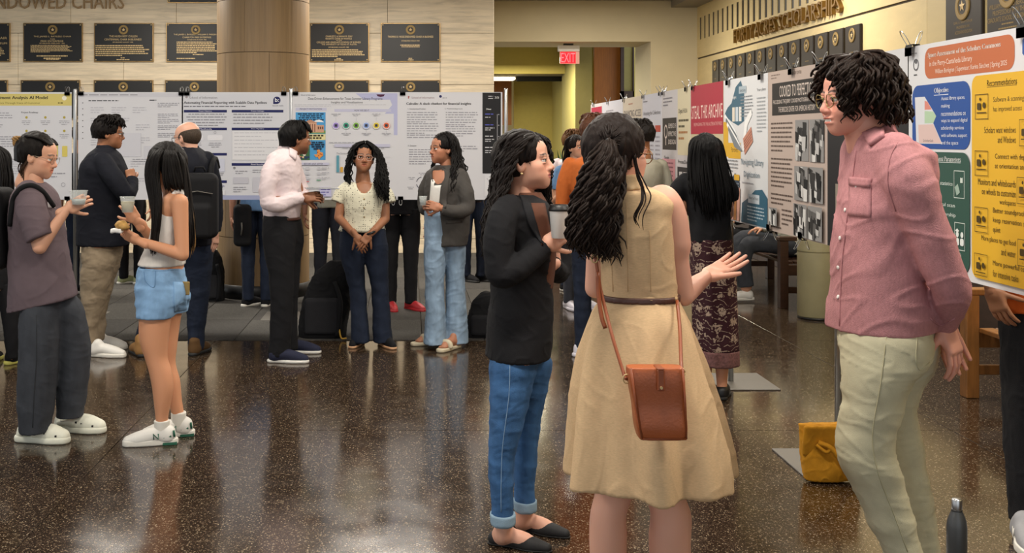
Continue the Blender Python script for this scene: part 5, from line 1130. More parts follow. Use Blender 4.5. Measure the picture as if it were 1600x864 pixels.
p.limb([(786, 800, -.085), (786, 838, -.085)], [.036, .030]); p.limb([(819, 785, .09), (816, 815, .09)], [.036, .03])
M_FLAT = mat('black_suede', '121113', .7)
p.shoe(790, 852, 66, 'flat', M_FLAT, M_RUBD, .98); p.foot(790, 852, 66, .84); p.shoe(822, 829, 62, 'flat', M_FLAT, M_RUBD, .98); p.foot(822, 829, 62, .84)
p.garment('top', M_BROWN, [[(300, 806, 846, .062), (318, 802, 856, .09), (345, 800, 868, .12), (400, 800, 868, .125), (450, 800, 863, .12)]], (), .02, amp=.001)
p.cap('17110f', -.06, .0, 1.06)
G = []
for u, (x0, y0, dy) in enumerate(((822, 209, -.05), (812, 208, 0), (805, 209, .03))):
    pass
p.locks([[(835, 212, -.02), (822, 222, -.085), (803, 248, -.10), (790, 290, -.12), (775, 340, -.16), (768, 385, -.19)], [(825, 208, -.02), (800, 216, -.07), (786, 250, -.07), (775, 300, -.08), (762, 350, -.13), (757, 400, -.17)], [(812, 208, 0), (790, 220, .0), (778, 255, 0), (772, 300, 0), (762, 350, -.05), (757, 410, -.1)], [(815, 208, .05), (792, 222, .07), (784, 258, .08), (785, 300, .10), (778, 345, .1), (770, 380, .1)]], 150, .0085, .009, .08, .009, '17110f', .35, name='long_hair', seed=1)
p.locks([[(838, 211, .03), (852, 222, .06), (856, 250, .08), (852, 300, .10), (858, 345, .08), (868, 390, .07)], [(835, 210, .05), (840, 225, .09), (838, 260, .10), (842, 310, .11), (850, 350, .1), (862, 400, .1)]], 40, .008, .010, .07, .010, '17110f', .35, name='far_side_hair', seed=2)
p.locks([[(836, 213, -.02), (830, 226, -.07), (826, 245, -.085), (828, 262, -.083)]], 3, .0018, .003, .05, .004, '17110f', .5, name='loose_strands', seed=3)
p.patch('blazer', [(812, 306), (828, 316), (848, 385), (826, 352)], M_BLAZER2, 'lapel', .008, 8, 4, th=.005)
p.patch('blazer', [(827, 318), (851, 318), (862, 372), (846, 384)], M_BROWN, 'shirt_front', .003, 8, 5)
MB().lathe([(.005, -.004), (.006, 0), (.005, .004)], p.L((.077, -.002, -.048))-p.base, 10).build('earring', M_GOLD, p.o, True); MB().lathe([(.005, -.004), (.006, 0), (.005, .004)], p.L((-.077, -.002, -.048))-p.base, 10).build('earring', M_GOLD, p.o, True)
p.hand((853, 383, -.18), (.80, -.05, .52), (-.2, -.95, .2), 'cup', 1, .93); p.hand((861, 412, -.01), (-.5, -.7, .1), (.7, -.5, -.1), 'relaxed', 1, .9); p.done()
t = thing('coffee_cup', 'white paper coffee cup with black lid held by the woman in black blazer', 'cup', W(874, 372, 4.28))
k = 4.28/F; M_CUP = mat('white_paper', 'e8e6e2', .5)
MB().lathe([(.028, 0), (.030, .002), (.0385, .106), (.0395, .108)], (0, 0, 0), 28).build('cup_body', M_CUP, t, True)
MB().lathe([(.041, .104), (.0425, .108), (.0415, .113), (.038, .118), (.036, .127), (.033, .128), (.031, .124)], (0, 0, 0), 28).build('lid', M_BLACK, t, True)
# ------------------------------------------------------------------ people on the left
M_TAUPE = fabric('taupe_jersey', '625459', .05, bscale=600); M_DKJEAN = denim('charcoal_denim', '3a3d43', .15); M_CROC = mat('cream_foam', 'dcdccb', .55); M_STRAP = fabric('black_nylon', '151517', .08)
M_KHAKI = fabric('khaki_cotton', '8f7f69', .08); M_NAVY = fabric('navy_wool', '12141d', .1); M_WHITEK = fabric('white_rib_knit', 'dcd6ce', .04, bscale=300, stretch=(6, 6, .3)); M_LTDENIM = denim('light_denim', '7fa3c8', .15)
M_DKBLUE = denim('dark_blue_denim', '1d2536', .2); M_BLACKC = fabric('black_cotton', '131316', .12); M_PINKW = fabric('pale_pink_shirting', 'd9c9cb', .03, bscale=600); M_SHOEW = mat('white_leather', 'd9d6cf', .5); M_GREEN = mat('green_suede', '1f5a44', .6)
M_CLEAR = mat('clear_plastic', 'e6ecea', .12, alpha=.26, spec=.8)
def clear_cup(label, pos, drink, h=.085, r=.036, cat='cup', fill=.7):
    t = thing('plastic_cup', label, cat, pos)
    mb = MB().lathe([(r*.72, 0), (r*.74, .002), (r, h-.004), (r*1.08, h), (r*1.04, h-.003), (r*.96, h-.004), (r*.70, .004)], (0, 0, 0), 24); mb.build('cup_wall', M_CLEAR, t, True)
    MB().lathe([(r*.69, .004), (r*(.70+.26*fill), h*fill)], (0, 0, 0), 24).build('drink', mat('drink_'+drink, drink, .2), t, True); return t
def shoe_letter(p, o, P_, R_, sx, m):
    d = sx; MB().tube([P_+R_@np.array([sx*x, .032+d*y, z])-p.base for x, y, z in ((.0435, -.012, .038), (.041, -.016, .066), (.0435, .012, .038), (.040, .010, .066))], .0036, 6).build('side_letter', m, o, True)
# woman in taupe T-shirt
p = Person('woman with a bun in taupe T-shirt, charcoal jeans and cream clogs at left', 6.03, 70, 'd6a184', vox=.008, sc=.93)
TS = [(284, 40, 70, .07), (293, 28, 80, .13), (305, 22, 87, .175), (330, 18, 92, .18), (370, 17, 101, .17), (420, 17, 110, .17), (455, 16, 118, .175), (476, 15, 123, .178), (492, 14, 126, .18)]
p.garment('t_shirt', M_TAUPE, [TS], [[(45, 302, -.13, .07), (48, 325, -.19, .078), (56, 350, -.215, .078), (64, 372, -.225, .074)], [(60, 302, .13, .06), (72, 335, .19, .066), (84, 365, .2, .064)]], .03, 2.3, .004, (.2, .2, .14), cuts=[((14, 487, 0), (-.22, 0, -1)), ((63, 376, -.22), (.55, -.25, -1))] if False else [((14, 487, 0), (.24, 0, -1))])
p.torso(TS[1:-3], .022); p.arm((46, 308, -.15), (62, 386, -.225), (106, 325, -.19), (.05, .046, .040, .034, .024)); p.arm((62, 308, .14), (78, 385, .17), (92, 450, .15))
NL = [(430, 50, 90, .09, -.03), (462, 40, 92, .11, -.05), (488, 33, 92, .13, -.06), (540, 32, 90, .125, -.08), (600, 29, 87, .12, -.08), (640, 29, 83, .115, -.08), (674, 32, 79, .105, -.08)]
FL = [(430, 60, 100, .09, .03), (455, 70, 110, .11, .05), (475, 74, 125, .13, .07), (510, 82, 136, .125, .09), (545, 86, 141, .12, .10), (575, 88, 140, .115, .1), (610, 89, 135, .11, .1), (650, 89, 129, .10, .10)]
p.garment('jeans', M_DKJEAN, [NL, FL], (), .02, 2.1, .003, (.2, .2, .1)); p.leg(NL, .03); p.leg(FL, .03)
p.line('jeans', [(57, 492), (57, 560), (53, 620), (51, 668)], .0018, mat('dark_stitch', '25272b', .8), 'side_seam', .001)
p.shoe(50, 690, 82, 'croc', M_CROC, M_CROC, 1.02); p.shoe(108, 674, 82, 'croc', M_CROC, M_CROC, 1.02)
p.head(60, 243, 84, 14, 0, 'f', 0, 1.0, '17120f'); p.limb([(56, 268, 0), (54, 285, 0), (54, 300, 0)], [.046, .05, .06]); p.glasses('9a8a78', .023, .0012, .6); p.cap('17120f', -.055, -.03, 1.02, hairline=.06)
bun = p.P((28, 222, 0))
p.locks([[p.L((sx*.05, .07, .075)), p.L((sx*.07, .02, .095)), p.L((sx*.06, -.05, .09)), p.L((sx*.02, -.10, .06)), bun] for sx in (-1.1, -.6, 0, .6, 1.1)], 60, .006, .001, .2, .004, '17120f', .7, world=True, name='swept_hair')
p.locks([[bun+.024*np.array([math.cos(a+b), math.sin(a+b)*.8, math.sin(a*1.0)*.9]) for a in np.linspace(0, 5.5, 7)] for b in (0, 1.2, 2.4, 3.6)], 26, .007, .002, .1, .006, '9a7648', .5, world=True, name='bun', seed=2)
p.locks([[(40, 240, -.05), (32, 252, -.04), (30, 266, -.03), (34, 280, -.02)], [(44, 250, -.06), (38, 262, -.05), (36, 274, -.04), (40, 285, -.03)]], 14, .004, .003, .08, .005, '3a281c', .4, name='loose_strands', seed=3)
p.hand((106, 326, -.19), (.86, .1, .45), (.1, -1, .1), 'cup', 1, .93); p.hand((92, 450, .15), (.1, 0, -1), (0, 1, 0), 'relaxed', -1, .9)
p.patch('t_shirt', [(74, 316), (85, 318), (86, 325), (75, 324)], mat('shirt_print', 'd8d4d4', .7), 'chest_print', .002, 3, 3)
p.done()
def seg(p, pts, r, m, name): return MB().tube([q-p.base for q in catmull([p.P(a) for a in pts], 4)], r, 8).build(name, m, p.o, True)
t = thing('backpack', 'black backpack worn by the woman in taupe T-shirt', 'backpack', p.P((8, 380, 0)))
v, q = Fld(.01).box((0, 0, 0), (.07, .14, .22), .05, 0).mesh(); mk('pack_body', v+np.array([-.045, .0, .08]), q, M_STRAP, t, True)
mb = MB(); P0 = np.array(t.location)
pts = [p.surf('t_shirt', x, y, .006)[0]-P0 for x, y in catmull([(17, 352), (19, 330), (23, 310), (34, 295), (50, 291), (66, 301), (82, 322)], 4)]; mb.tube(pts, .014, 8); mb.build('shoulder_strap', M_STRAP, t, True)
clear_cup('clear plastic cup raised by woman in taupe T-shirt', p.P((123, 320, -.2)), 'b8c0bc', .075, .045, fill=.4)
# dark figure at the very edge
p = Person('dark-haired person in black cut by the left picture edge', 8.0, -12, 'c99a80', vox=.011)
J = [(290, -40, 8, .1), (300, -52, 20, .17), (330, -54, 24, .18), (400, -50, 24, .16), (450, -48, 24, .16)]
p.garment('jacket', M_BLACKC, [J], [[(12, 305, 0, .06), (20, 370, 0, .055), (18, 430, 0, .05)], [(-45, 305, 0, .06), (-52, 370, 0, .055), (-50, 430, 0, .05)]]); p.torso(J)
Lg = [[(440, -44, -6, .12), (500, -38, -10, .09), (560, -30, -8, .07)], [(440, -8, 26, .12), (500, 4, 32, .09), (560, 12, 30, .07)]]; p.garment('trousers', M_BLACKC, Lg)
for L_ in Lg: p.leg(L_)
p.head(-8, 258, 150, 0, 0, 'f', hair='0f0c0b'); p.cap('0f0c0b', -.06, 0, 1.08); p.limb([(-10, 275, 0), (-12, 295, 0)], [.045, .05])
p.locks([[(-8, 228, 0), (14, 240, -.03), (20, 270, -.05), (22, 310, -.06), (18, 350, -.07)], [(-8, 228, -.04), (0, 250, -.1), (2, 290, -.12), (4, 330, -.13), (2, 360, -.14)], [(-10, 228, 0), (-28, 250, -.05), (-30, 290, -.06), (-28, 330, -.08), (-26, 350, -.08)]], 80, .010, .004, .2, .01, '0f0c0b', .4, name='long_hair')
M_YEL = mat('lime_rubber', 'b9b45a', .6)
p.shoe(-22, 568, 170, 'sneaker', M_BLACKC, M_YEL); p.shoe(22, 568, 150, 'sneaker', M_BLACKC, M_YEL); p.hand((18, 432, 0), (0, 0, -1), (1, 0, 0)); p.hand((-50, 432, 0), (0, 0, -1), (-1, 0, 0)); p.done()
# man in navy jacket and khakis
p = Person('man in navy jacket, khaki trousers and white sneakers facing the pale poster', 8.4, 165, '9c6a4c', vox=.009, sc=1.03)
J = [(231, 150, 178, .08), (241, 138, 188, .15), (253, 130, 194, .195), (280, 124, 202, .20), (315, 122, 205, .19), (350, 121, 204, .185), (383, 121, 200, .19)]
p.garment('jacket', M_NAVY, [J], [[(160, 252, -.15, .07), (178, 278, -.21, .072), (196, 302, -.21, .062), (205, 294, -.12, .052), (206, 280, -.05, .046)], [(160, 252, .15, .07), (185, 285, .2, .065), (200, 300, .18, .055), (204, 282, .08, .046)]], .03, 2.3, .003, (.2, .2, .12)); p.torso(J[1:])
Lg = [[(378, 127, 180, .15, -.03), (400, 129, 180, .13, -.06), (440, 126, 172, .11, -.07), (480, 129, 161, .095, -.07), (510, 133, 153, .085, -.07), (536, 138, 153, .075, -.07)], [(378, 140, 193, .15, .04), (400, 144, 190, .13, .06), (440, 140, 178, .11, .07), (480, 140, 168, .09, .08), (510, 146, 164, .08, .08), (532, 149, 163, .07, .08)]]
p.garment('trousers', M_KHAKI, Lg, (), .02, 2.1, .005, (.14, .14, .06)); [p.leg(x) for x in Lg]
p.shoe(153, 557, 80, 'sneaker', M_SHOEW, M_RUB, 1.05, laces=M_RUB); p.shoe(157, 544, 80, 'sneaker', M_SHOEW, M_RUB, 1.05)
p.head(171, 208, 98, 4, 0, 'm', hair='120d0b'); p.limb([(168, 225, 0), (166, 240, 0)], [.056, .06]); p.glasses('2a2522', .023, .0014); p.cap('120d0b', -.045, .01, 1.07, hairline=.05)
p.locks([[p.L((0, -.02, .12)), p.L((sx*.05, sy*.06, .125)), p.L((sx*.085, sy*.1, .085)), p.L((sx*.09, sy*.108, .05 if sy > 0 else .0))] for sx, sy in [(math.sin(a), math.cos(a)) for a in np.linspace(0, 6.28, 11)]], 70, .010, .006, .05, .008, '120d0b', .4, world=True, name='hair_tufts')
p.hand((206, 282, -.05), (-.25, .2, .9), (.3, -.9, 0), 'fist', 1, 1.0); p.hand((204, 282, .06), (-.2, -.2, .9), (.5, .8, 0), 'fist', -1, 1.0); p.garment('collar', M_NAVY, [[(226, 152, 178, .062), (236, 148, 182, .08)]], amp=0); p.done()
# woman in white top and denim shorts
p = Person('long-haired woman in white knit top, denim shorts and white sneakers with sandwich', 6.0, 255, 'cf9470', vox=.0075, sc=.92)
T = [(312, 256, 293, .105), (330, 246, 293, .125), (350, 240, 292, .135), (375, 233, 290, .135), (400, 222, 289, .14), (414, 216, 289, .145)]
p.garment('knit_top', M_WHITEK, [T], [[(262, 318, -.09, .014), (272, 302, -.095, .013), (284, 300, -.095, .013), (291, 312, -.09, .016)], [(262, 318, .09, .014), (272, 302, .095, .013), (284, 300, .095, .013), (291, 312, .09, .016)]], .015, 2.2, .0015, (.1, .1, .1))
p.torso([(298, 262, 290, .09), (306, 256, 292, .14), (318, 252, 292, .15), (340, 246, 291, .13), (390, 236, 288, .13), (430, 222, 288, .14)], .006)
p.arm((281, 316, -.145), (285, 398, -.17), (216, 376, -.19), (.048, .042, .037, .033, .023)); p.arm((272, 316, .14), (250, 386, .17), (213, 345, .05), (.048, .042, .037, .033, .023))
S1 = [(416, 217, 286, .145), (430, 215, 289, .155), (455, 214, 293, .165), (470, 214, 294, .165)]
SN, SF = [(450, 215, 284, .10, -.06), (475, 214, 278, .105, -.08), (496, 213, 271, .108, -.08)], [(450, 225, 293, .10, .06), (470, 228, 295, .10, .08), (487, 230, 293, .10, .08)]
p.garment('denim_shorts', M_LTDENIM, [S1, SN, SF], (), .03, 2.2, .003, (.1, .1, .06))
p.leg([(470, 220, 268, .085, -.08), (500, 217.5, 267, .083, -.08), (535, 219, 263, .075, -.08), (560, 227, 262, .065, -.08), (580, 233, 268, .064, -.08), (605, 238, 271, .062, -.08), (630, 241, 267, .052, -.08), (650, 243, 263, .04, -.08), (672, 244, 262, .038, -.08)], 0)
p.leg([(470, 238, 288, .085, .08), (500, 237, 282, .08, .08), (545, 242, 276, .07, .08), (565, 245, 274, .062, .08), (595, 253, 281, .06, .08), (625, 262, 284, .05, .08), (645, 268, 287, .04, .08), (662, 270, 288, .036, .08)], 0)
for x, y, lx, ldy in ((254, 694, 253, -.08), (281, 681, 279, .08)):
    o, P_, R_ = p.shoe(x, y, -78, 'runner', M_SHOEW, M_RUB, .98, laces=M_RUB)
    for sx in (-1, 1):
        for a, b in (((.037, -.005, .042), (.037, -.045, .05)), ((.034, -.062, .045), (.033, -.058, .078))): MB().tube([P_+R_@np.array([sx*(c[0]+.001), c[1], c[2]])-p.base for c in (a, b)], .006, 6).build('side_stripe', M_GREEN, o, True)
        shoe_letter(p, o, P_, R_, sx, M_GREEN)
    MB().add([P_+R_@np.array([sx*.0345, y2, z2])-p.base for sx in (-1, 1) for y2, z2 in ((-.075, .002), (.0, .002), (.0, .016), (-.075, .016))], [(0, 1, 2, 3), (7, 6, 5, 4), (0, 4, 5, 1), (2, 6, 7, 3), (1, 5, 6, 2), (0, 3, 7, 4)]).build('heel_pad', M_GREEN, o)
    S_ = Fld(.005).tube([p.P((lx, y-18, ldy)), p.P((lx, y-28, ldy)), p.P((lx, y-38, ldy))], [.040, .0405, .0415], .0, flat_end=True).mesh(); p.add_mesh('sock', S_[0], S_[1], M_RUB)
p.head(256, 260, -112, 8, 0, 'f', 0, 1.0, '14100e'); p.limb([(262, 285, 0), (268, 303, 0)], [.045, .05]); p.cap('14100e', -.06, -.02, 1.07, hairline=.05)
p.locks([[(262, 228, 0), (238, 240, -.06), (229, 265, -.075), (236, 310, -.10), (240, 350, -.14), (236, 402, -.15)], [(262, 228, -.02), (250, 242, -.11), (246, 270, -.12), (250, 308, -.14), (248, 345, -.16), (243, 398, -.17)]], 95, .0085, .002, .3, .005, '14100e', .4, name='long_hair_front', seed=8)
p.locks([[(264, 228, -.02), (258, 242, -.11), (256, 265, -.122), (258, 285, -.12), (262, 298, -.11)], [(264, 228, -.02), (266, 244, -.11), (270, 266, -.12), (274, 285, -.12), (278, 298, -.11)], [(264, 228, -.01), (276, 243, -.10), (282, 266, -.10), (286, 286, -.10), (290, 300, -.09)]], 70, .0085, .001, .3, .005, '14100e', .6, name='crown_hair', seed=9)
p.locks([[(264, 228, 0), (282, 242, -.08), (288, 270, -.085), (292, 310, -.10), (297, 350, -.12), (298, 392, -.12)], [(264, 228, .02), (284, 245, 0), (292, 280, 0), (297, 320, 0), (301, 350, 0), (300, 395, 0)]], 90, .0085, .002, .3, .006, '14100e', .4, name='long_hair_back')
p.locks([[(294, 300, -.05), (300, 340, -.06), (302, 375, -.06), (298, 402, -.05)]], 9, .004, .002, .2, .006, '8a6a42', .4, name='lightened_ends', seed=4)
MB().tube([q-p.base for q in [p.L((.086, .0, .055)), p.L((.09, .03, .05)), p.L((.084, .05, .045))]], .006, 6).build('hair_clip', M_DARKSTEEL, p.o, True)
p.hand((216, 376, -.19), (-.85, .1, .42), (-.1, -.8, -.5), 'cup', -1, .9); p.hand((213, 345, .05), (-.45, -.15, .8), (.3, -.9, .2), 'cup', -1, .9)
p.limb([(222, 350, .07), (215, 346, .05)], [.025, .024])
w = p.P((219, 352, .07)); MB().tube([w-p.base+.029*np.array([math.cos(a)*.7, math.sin(a), math.cos(a)*.7]) for a in np.linspace(0, 6.28, 16)], .003, 5).build('hair_band', M_BLACK, p.o, True)
p.line('denim_shorts', [(216, 421), (250, 423), (287, 421)], .002, M_LTDENIM, 'waistband_seam', .001); p.line('denim_shorts', [(225, 424), (228, 440), (241, 449), (243, 424)], .0018, mat('denim_stitch', '5b80a6', .8), 'front_pocket_seam', .001)
p.patch('denim_shorts', [(271, 440), (292, 442), (291, 484), (272, 488)], M_LTDENIM, 'back_pocket', .004); p.done()
t = thing('smartphone', 'phone in tan case sticking out of the shorts back pocket', 'phone', p.surf('denim_shorts', 287, 446, -.004)[0])
MB().box((-.035, -.005, -.05), (.035, .006, .022), .004).build('case', mat('tan_case', '8a7340', .4), t); MB().box((-.028, -.0075, .002), (-.006, -.005, .018), .001).build('camera_bump', M_BLACK, t)
clear_cup('plastic cup of pale drink held up by woman in white knit top', p.P((199.5, 332, -.03)), 'cfc49a', .085, .04)
t = thing('sandwich', 'bitten pastry sandwich with napkin in hand of woman in white knit top', 'food', p.P((189, 353, -.22)))
v, q = Fld(.005).ell((0, 0, .008), (.036, .03, .022), 0).ell((.012, 0, -.006), (.034, .03, .016), .01).ell((-.036, -.01, .024), (.016, .02, .015), .008, mode='sub').mesh(); mk('bread', wrinkle(v, q, .0025, (.02, .02, .02), 3), q, mat('bread_crust', 'b98f4e', .7, var=.25, vscale=60), t, True)
v, q = Fld(.005).box((-.02, 0, -.024), (.03, .028, .012), .008, 0).mesh(); mk('napkin', wrinkle(v, q, .003, (.03, .03, .03), 4), q, M_CUP, t, True)
# balding man with backpack
p = Person('balding man with glasses and black backpack reading the navy-bar poster', 8.4, 300, 'cf9f88', vox=.009, sc=1.05)
J = [(230, 280, 312, .09), (240, 271, 324, .17), (252, 266, 332, .21), (280, 263, 337, .21), (320, 265, 336, .19), (360, 268, 335, .185), (382, 270, 334, .185)]
p.garment('jacket', M_NAVY, [J], [[(322, 250, 0, .07), (334, 290, .02, .065), (337, 335, .02, .055), (336, 362, 0, .047)], [(278, 250, 0, .07), (268, 290, .05, .065), (268, 330, .14, .055), (276, 330, .25, .045)]], .03, 2.3, .003, (.2, .2, .12)); p.torso(J[1:])
Lg = [[(372, 288, 334, .15), (420, 289, 331, .12), (460, 291, 327, .10), (500, 293, 322, .09), (545, 294, 318, .085)], [(372, 266, 310, .15, .02), (420, 252, 292, .12, .03), (470, 232, 264, .10, .03), (510, 216, 243, .09, .03), (545, 208, 232, .085, .03)]]
p.garment('jeans', M_DKBLUE, Lg, (), .03, 2.1, .004, (.14, .14, .07)); [p.leg(x) for x in Lg]
M_BOOT = fabric('brown_nubuck', '5a4126', .1); p.shoe(306, 554, 165, 'boot', M_BOOT, M_RUBD, 1.05); p.shoe(219, 556, 210, 'boot', mat('tan_nubuck', '8a6435', .7), M_RUBD, 1.05)
p.head(292, 215, -118, 6, 0, 'm', hair='4a3b30', beard=.5); p.limb([(296, 232, 0), (298, 246, 0)], [.058, .06]); p.glasses('20242c', .023, .002); 
g = Fld(.005); g.ell((0, -.024, .012), (.079, .098, .086), 0); g.ell((0, .06, .09), (.09, .10, .075), .02, mode='sub'); g.ell((0, .14, -.03), (.09, .12, .12), .01, mode='sub'); g.cut((0, 0, -.06), (0, 0, -1)); v, q = g.mesh(); p.add_mesh('short_hair', p.hc+v@p.hR.T, q, hair_mat('40352c'))
p.hand((336, 362, 0), (.05, -.2, -1), (.8, -.4, 0), 'relaxed', 1, 1.05); p.hand((276, 330, .25), (-.5, .8, .3), (0, 0, 1), 'relaxed', 1, 1.05); p.garment('collar', M_NAVY, [[(227, 283, 310, .065), (236, 280, 313, .08)]], amp=0); p.done()
t = thing('backpack', 'black backpack on the back of the balding man', 'backpack', p.P((312, 375, -.24)))
v, q = Fld(.01).box((0, 0, .25), (.135, .085, .24), .06, 0).box((0, -.08, .14), (.10, .04, .12), .03, .02).mesh(); mk('pack_body', v, q, M_STRAP, t, True)
for sx in (-1, 1): MB().tube(catmull([(sx*.07, .06, .42), (sx*.07, .09, .52), (sx*.07, .17, .575), (sx*.07, .27, .585), (sx*.07, .36, .52)], 5), .02, 8).build('shoulder_strap', M_STRAP, t, True)
MB().tube([(-.04, .0, .5), (-.03, -.01, .53), (.03, -.01, .53), (.04, 0, .5)], .008, 6).build('grab_handle', M_STRAP, t, True); MB().tube([(-.11, -.088, .34), (0, -.092, .36), (.11, -.088, .34)], .004, 5).build('zip', M_DARKSTEEL, t, True)
# man in pale pink shirt and black trousers
p = Person('man in pale pink dress shirt and black trousers turned to the coloured-circle poster', 8.2, 445, '8a5c42', vox=.009, sc=1.0)
SHt = [(231, 436, 462, .07), (240, 424, 467, .15), (252, 416, 470, .185), (280, 411, 471, .185), (310, 410, 471, .17), (330, 411, 470, .16), (341, 413, 469, .155)]
p.garment('dress_shirt', M_PINKW, [SHt], [[(430, 252, -.13, .065), (420, 280, -.19, .066), (418, 312, -.21, .06), (432, 320, -.21, .056), (455, 313, -.17, .05), (471, 309, -.12, .043)], [(455, 252, .13, .06), (470, 290, .19, .055), (474, 310, .15, .05), (478, 308, .05, .042)]], .03, 2.3, .005, (.16, .16, .09)); p.torso(SHt[1:])
p.arm((430, 255, -.14), (418, 316, -.2), (474, 309, -.11)); p.arm((455, 255, .13), (472, 310, .17), (480, 307, .03))
Lg = [[(336, 412, 462, .14, -.03), (360, 410, 464, .13, -.05), (400, 414, 460, .11, -.07), (440, 421, 459, .10, -.08), (480, 423, 458, .095, -.08), (520, 421, 456, .09, -.08), (556, 419, 452, .09, -.08)], [(336, 420, 469, .14, .04), (370, 425, 475, .12, .06), (410, 428, 470, .11, .08), (450, 432, 467, .1, .09), (500, 434, 465, .09, .1), (545, 438, 466, .085, .1)]]
p.garment('trousers', M_BLACKC, Lg, (), .02, 2.1, .003, (.14, .14, .1)); [p.leg(x) for x in Lg]
M_DECK = fabric('navy_canvas', '232639', .1); p.shoe(436, 566, 84, 'slipon', M_DECK, M_SHOEW, 1.05); p.shoe(457, 551, 84, 'slipon', M_DECK, M_SHOEW, 1.05)
p.head(463, 216, 112, 4, 0, 'm', hair='0d0b0a', beard=.4); p.limb([(456, 233, 0), (450, 248, 0)], [.054, .058]); p.cap('0d0b0a', -.065, .015, 1.06, hairline=.052); p.glasses('6a5040', .023, .0013, .4)
p.locks([[p.L((0, -.02, .12)), p.L((sx*.05, sy*.06, .12)), p.L((sx*.084, sy*.1, .075)), p.L((sx*.086, sy*.105, .05 if sy > 0 else -.03))] for sx, sy in [(math.sin(a), math.cos(a)) for a in np.linspace(0, 6.28, 11)]], 70, .008, .002, .1, .005, '0d0b0a', .5, world=True, name='hair_tufts')
p.garment('collar', M_PINKW, [[(226, 436, 461, .062), (238, 431, 466, .085)]], amp=0); p.patch('dress_shirt', [(452, 232), (463, 238), (461, 251), (452, 243)], M_PINKW, 'collar_point', .012, 4, 4); p.garment('belt', M_BELT, [[(338.5, 411, 470, .158), (343, 411, 470, .158)]], k=0, amp=0, vox=.005)
p.hand((474, 309, -.11), (.9, .1, .1), (.0, -.9, .4), 'cup', 1, 1.0); p.hand((479, 308, .03), (.9, -.05, .1), (0, .9, .3), 'cup', -1, 1.0); p.done()
t = thing('tablet', 'thin grey tablet held flat by man in pale pink shirt', 'tablet', p.P((503, 294, -.04)), .15)
MB().box((-.12, -.085, -.005), (.12, .085, .003), .003).build('tablet_body', mat('tablet_grey', '8e9096', .4, .5), t); MB().box((-.11, -.075, .003), (.11, .075, .0036)).build('screen', M_BLACK, t)
# woman in dotted blouse
def dots(name, bg, fg, sc):
    m = fabric(name, bg, .02); N = m.node_tree.nodes; L = m.node_tree.links; b = N['Principled BSDF']; tc = N.new('ShaderNodeTexCoord'); v = N.new('ShaderNodeTexVoronoi'); v.inputs['Scale'].default_value = sc; v.inputs['Randomness'].default_value = .4; L.new(tc.outputs['Object'], v.inputs[0])
    c = N.new('ShaderNodeMath'); c.operation = 'LESS_THAN'; c.inputs[1].default_value = .25; L.new(v.outputs['Distance'], c.inputs[0]); mx = N.new('ShaderNodeMix'); mx.data_type = 'RGBA'; mx.inputs[6].default_value = (*lin(bg), 1); mx.inputs[7].default_value = (*lin(fg), 1); L.new(c.outputs[0], mx.inputs[0]); L.new(mx.outputs[2], b.inputs['Base Color']); return m
M_DOT = dots('dotted_cotton', 'd3cfb9', '55524a', 62)
p = Person('woman in cream dotted blouse and flared dark jeans with hands folded', 8.7, 568, '96664a', vox=.009, sc=.93)
B = [(285, 541, 597, .085), (290, 536, 600, .10), (298, 532, 604, .115), (320, 537, 600, .125), (340, 537, 598, .12), (356, 530, 602, .125), (361, 528, 604, .127)]
p.garment('blouse', M_DOT, [B], [[(543, 292, 0, .045), (533, 302, -.01, .052), (527, 316, -.02, .054)], [(596, 292, 0, .045), (604, 303, -.01, .052), (608, 317, -.02, .052)]], .025, 2.3, .003, (.12, .12, .09), subs=[((569, 282, -.06), (.062, .16, .10))]); p.torso([(286, 549, 589, .08)]+B[2:], .02)
p.arm((536, 297, 0), (529, 340, -.04), (556, 369, -.2), (.034, .04, .037, .033, .024)); p.arm((601, 297, 0), (602, 342, -.04), (578, 367, -.2), (.034, .04, .037, .033, .024))
Lg = [[(356, 531, 571, .125), (400, 531, 569, .11), (430, 540, 570, .095), (465, 547, 573, .085), (500, 548, 575, .09), (534, 548, 578, .10)], [(356, 565, 602, .125), (400, 568, 607, .11), (430, 576, 607, .095), (465, 581, 608, .085), (500, 582, 611, .09), (534, 583, 614, .10)]]
p.garment('flared_jeans', M_DKBLUE, Lg, (), .02, 2.1, .003, (.14, .14, .09)); [p.leg(x) for x in Lg]
M_TANR = mat('tan_rubber', 'c79a74', .6); p.shoe(561, 538, -15, 'slipon', M_BLACKC, M_TANR, .95); p.shoe(600, 540, 25, 'slipon', M_BLACKC, M_TANR, .95)
p.head(568, 247, 8, -6, 4, 'f', hair='0c0a09'); p.limb([(569, 268, 0), (570, 286, 0)], [.043, .05]); p.glasses('b89a8e', .025, .002, .2, False); p.cap('0c0a09', -.06, .02, 1.06, hairline=.058)
p.locks([[(570, 221, -.03), (553, 230, -.07), (547, 252, -.06), (546, 275, -.06), (548, 292, -.10)], [(568, 221, 0), (550, 232, -.02), (542, 258, .0), (540, 280, .0), (545, 290, .02)]], 50, .008, .008, .07, .007, '0c0a09', .4, name='hair_side')
p.locks([[(572, 221, -.03), (585, 232, -.07), (591, 255, -.08), (586, 285, -.13), (594, 315, -.15)], [(573, 221, -.02), (590, 235, -.04), (598, 262, -.07), (602, 290, -.12), (606, 318, -.14)], [(573, 221, 0), (592, 238, 0), (602, 270, -.02), (604, 295, -.07), (600, 316, -.13)]], 90, .009, .011, .06, .009, '0c0a09', .4, name='hair_over_shoulder', seed=2)
for y in (297, 311, 325, 339): p.button('blouse', 569, y, .006, M_BRONZE)
p.hand((557, 369, -.2), (.5, -.1, -.75), (.1, -1, .1), 'relaxed', 1, .9); p.hand((577, 367, -.2), (-.6, -.25, -.7), (0, -1, .1), 'relaxed', -1, .9)
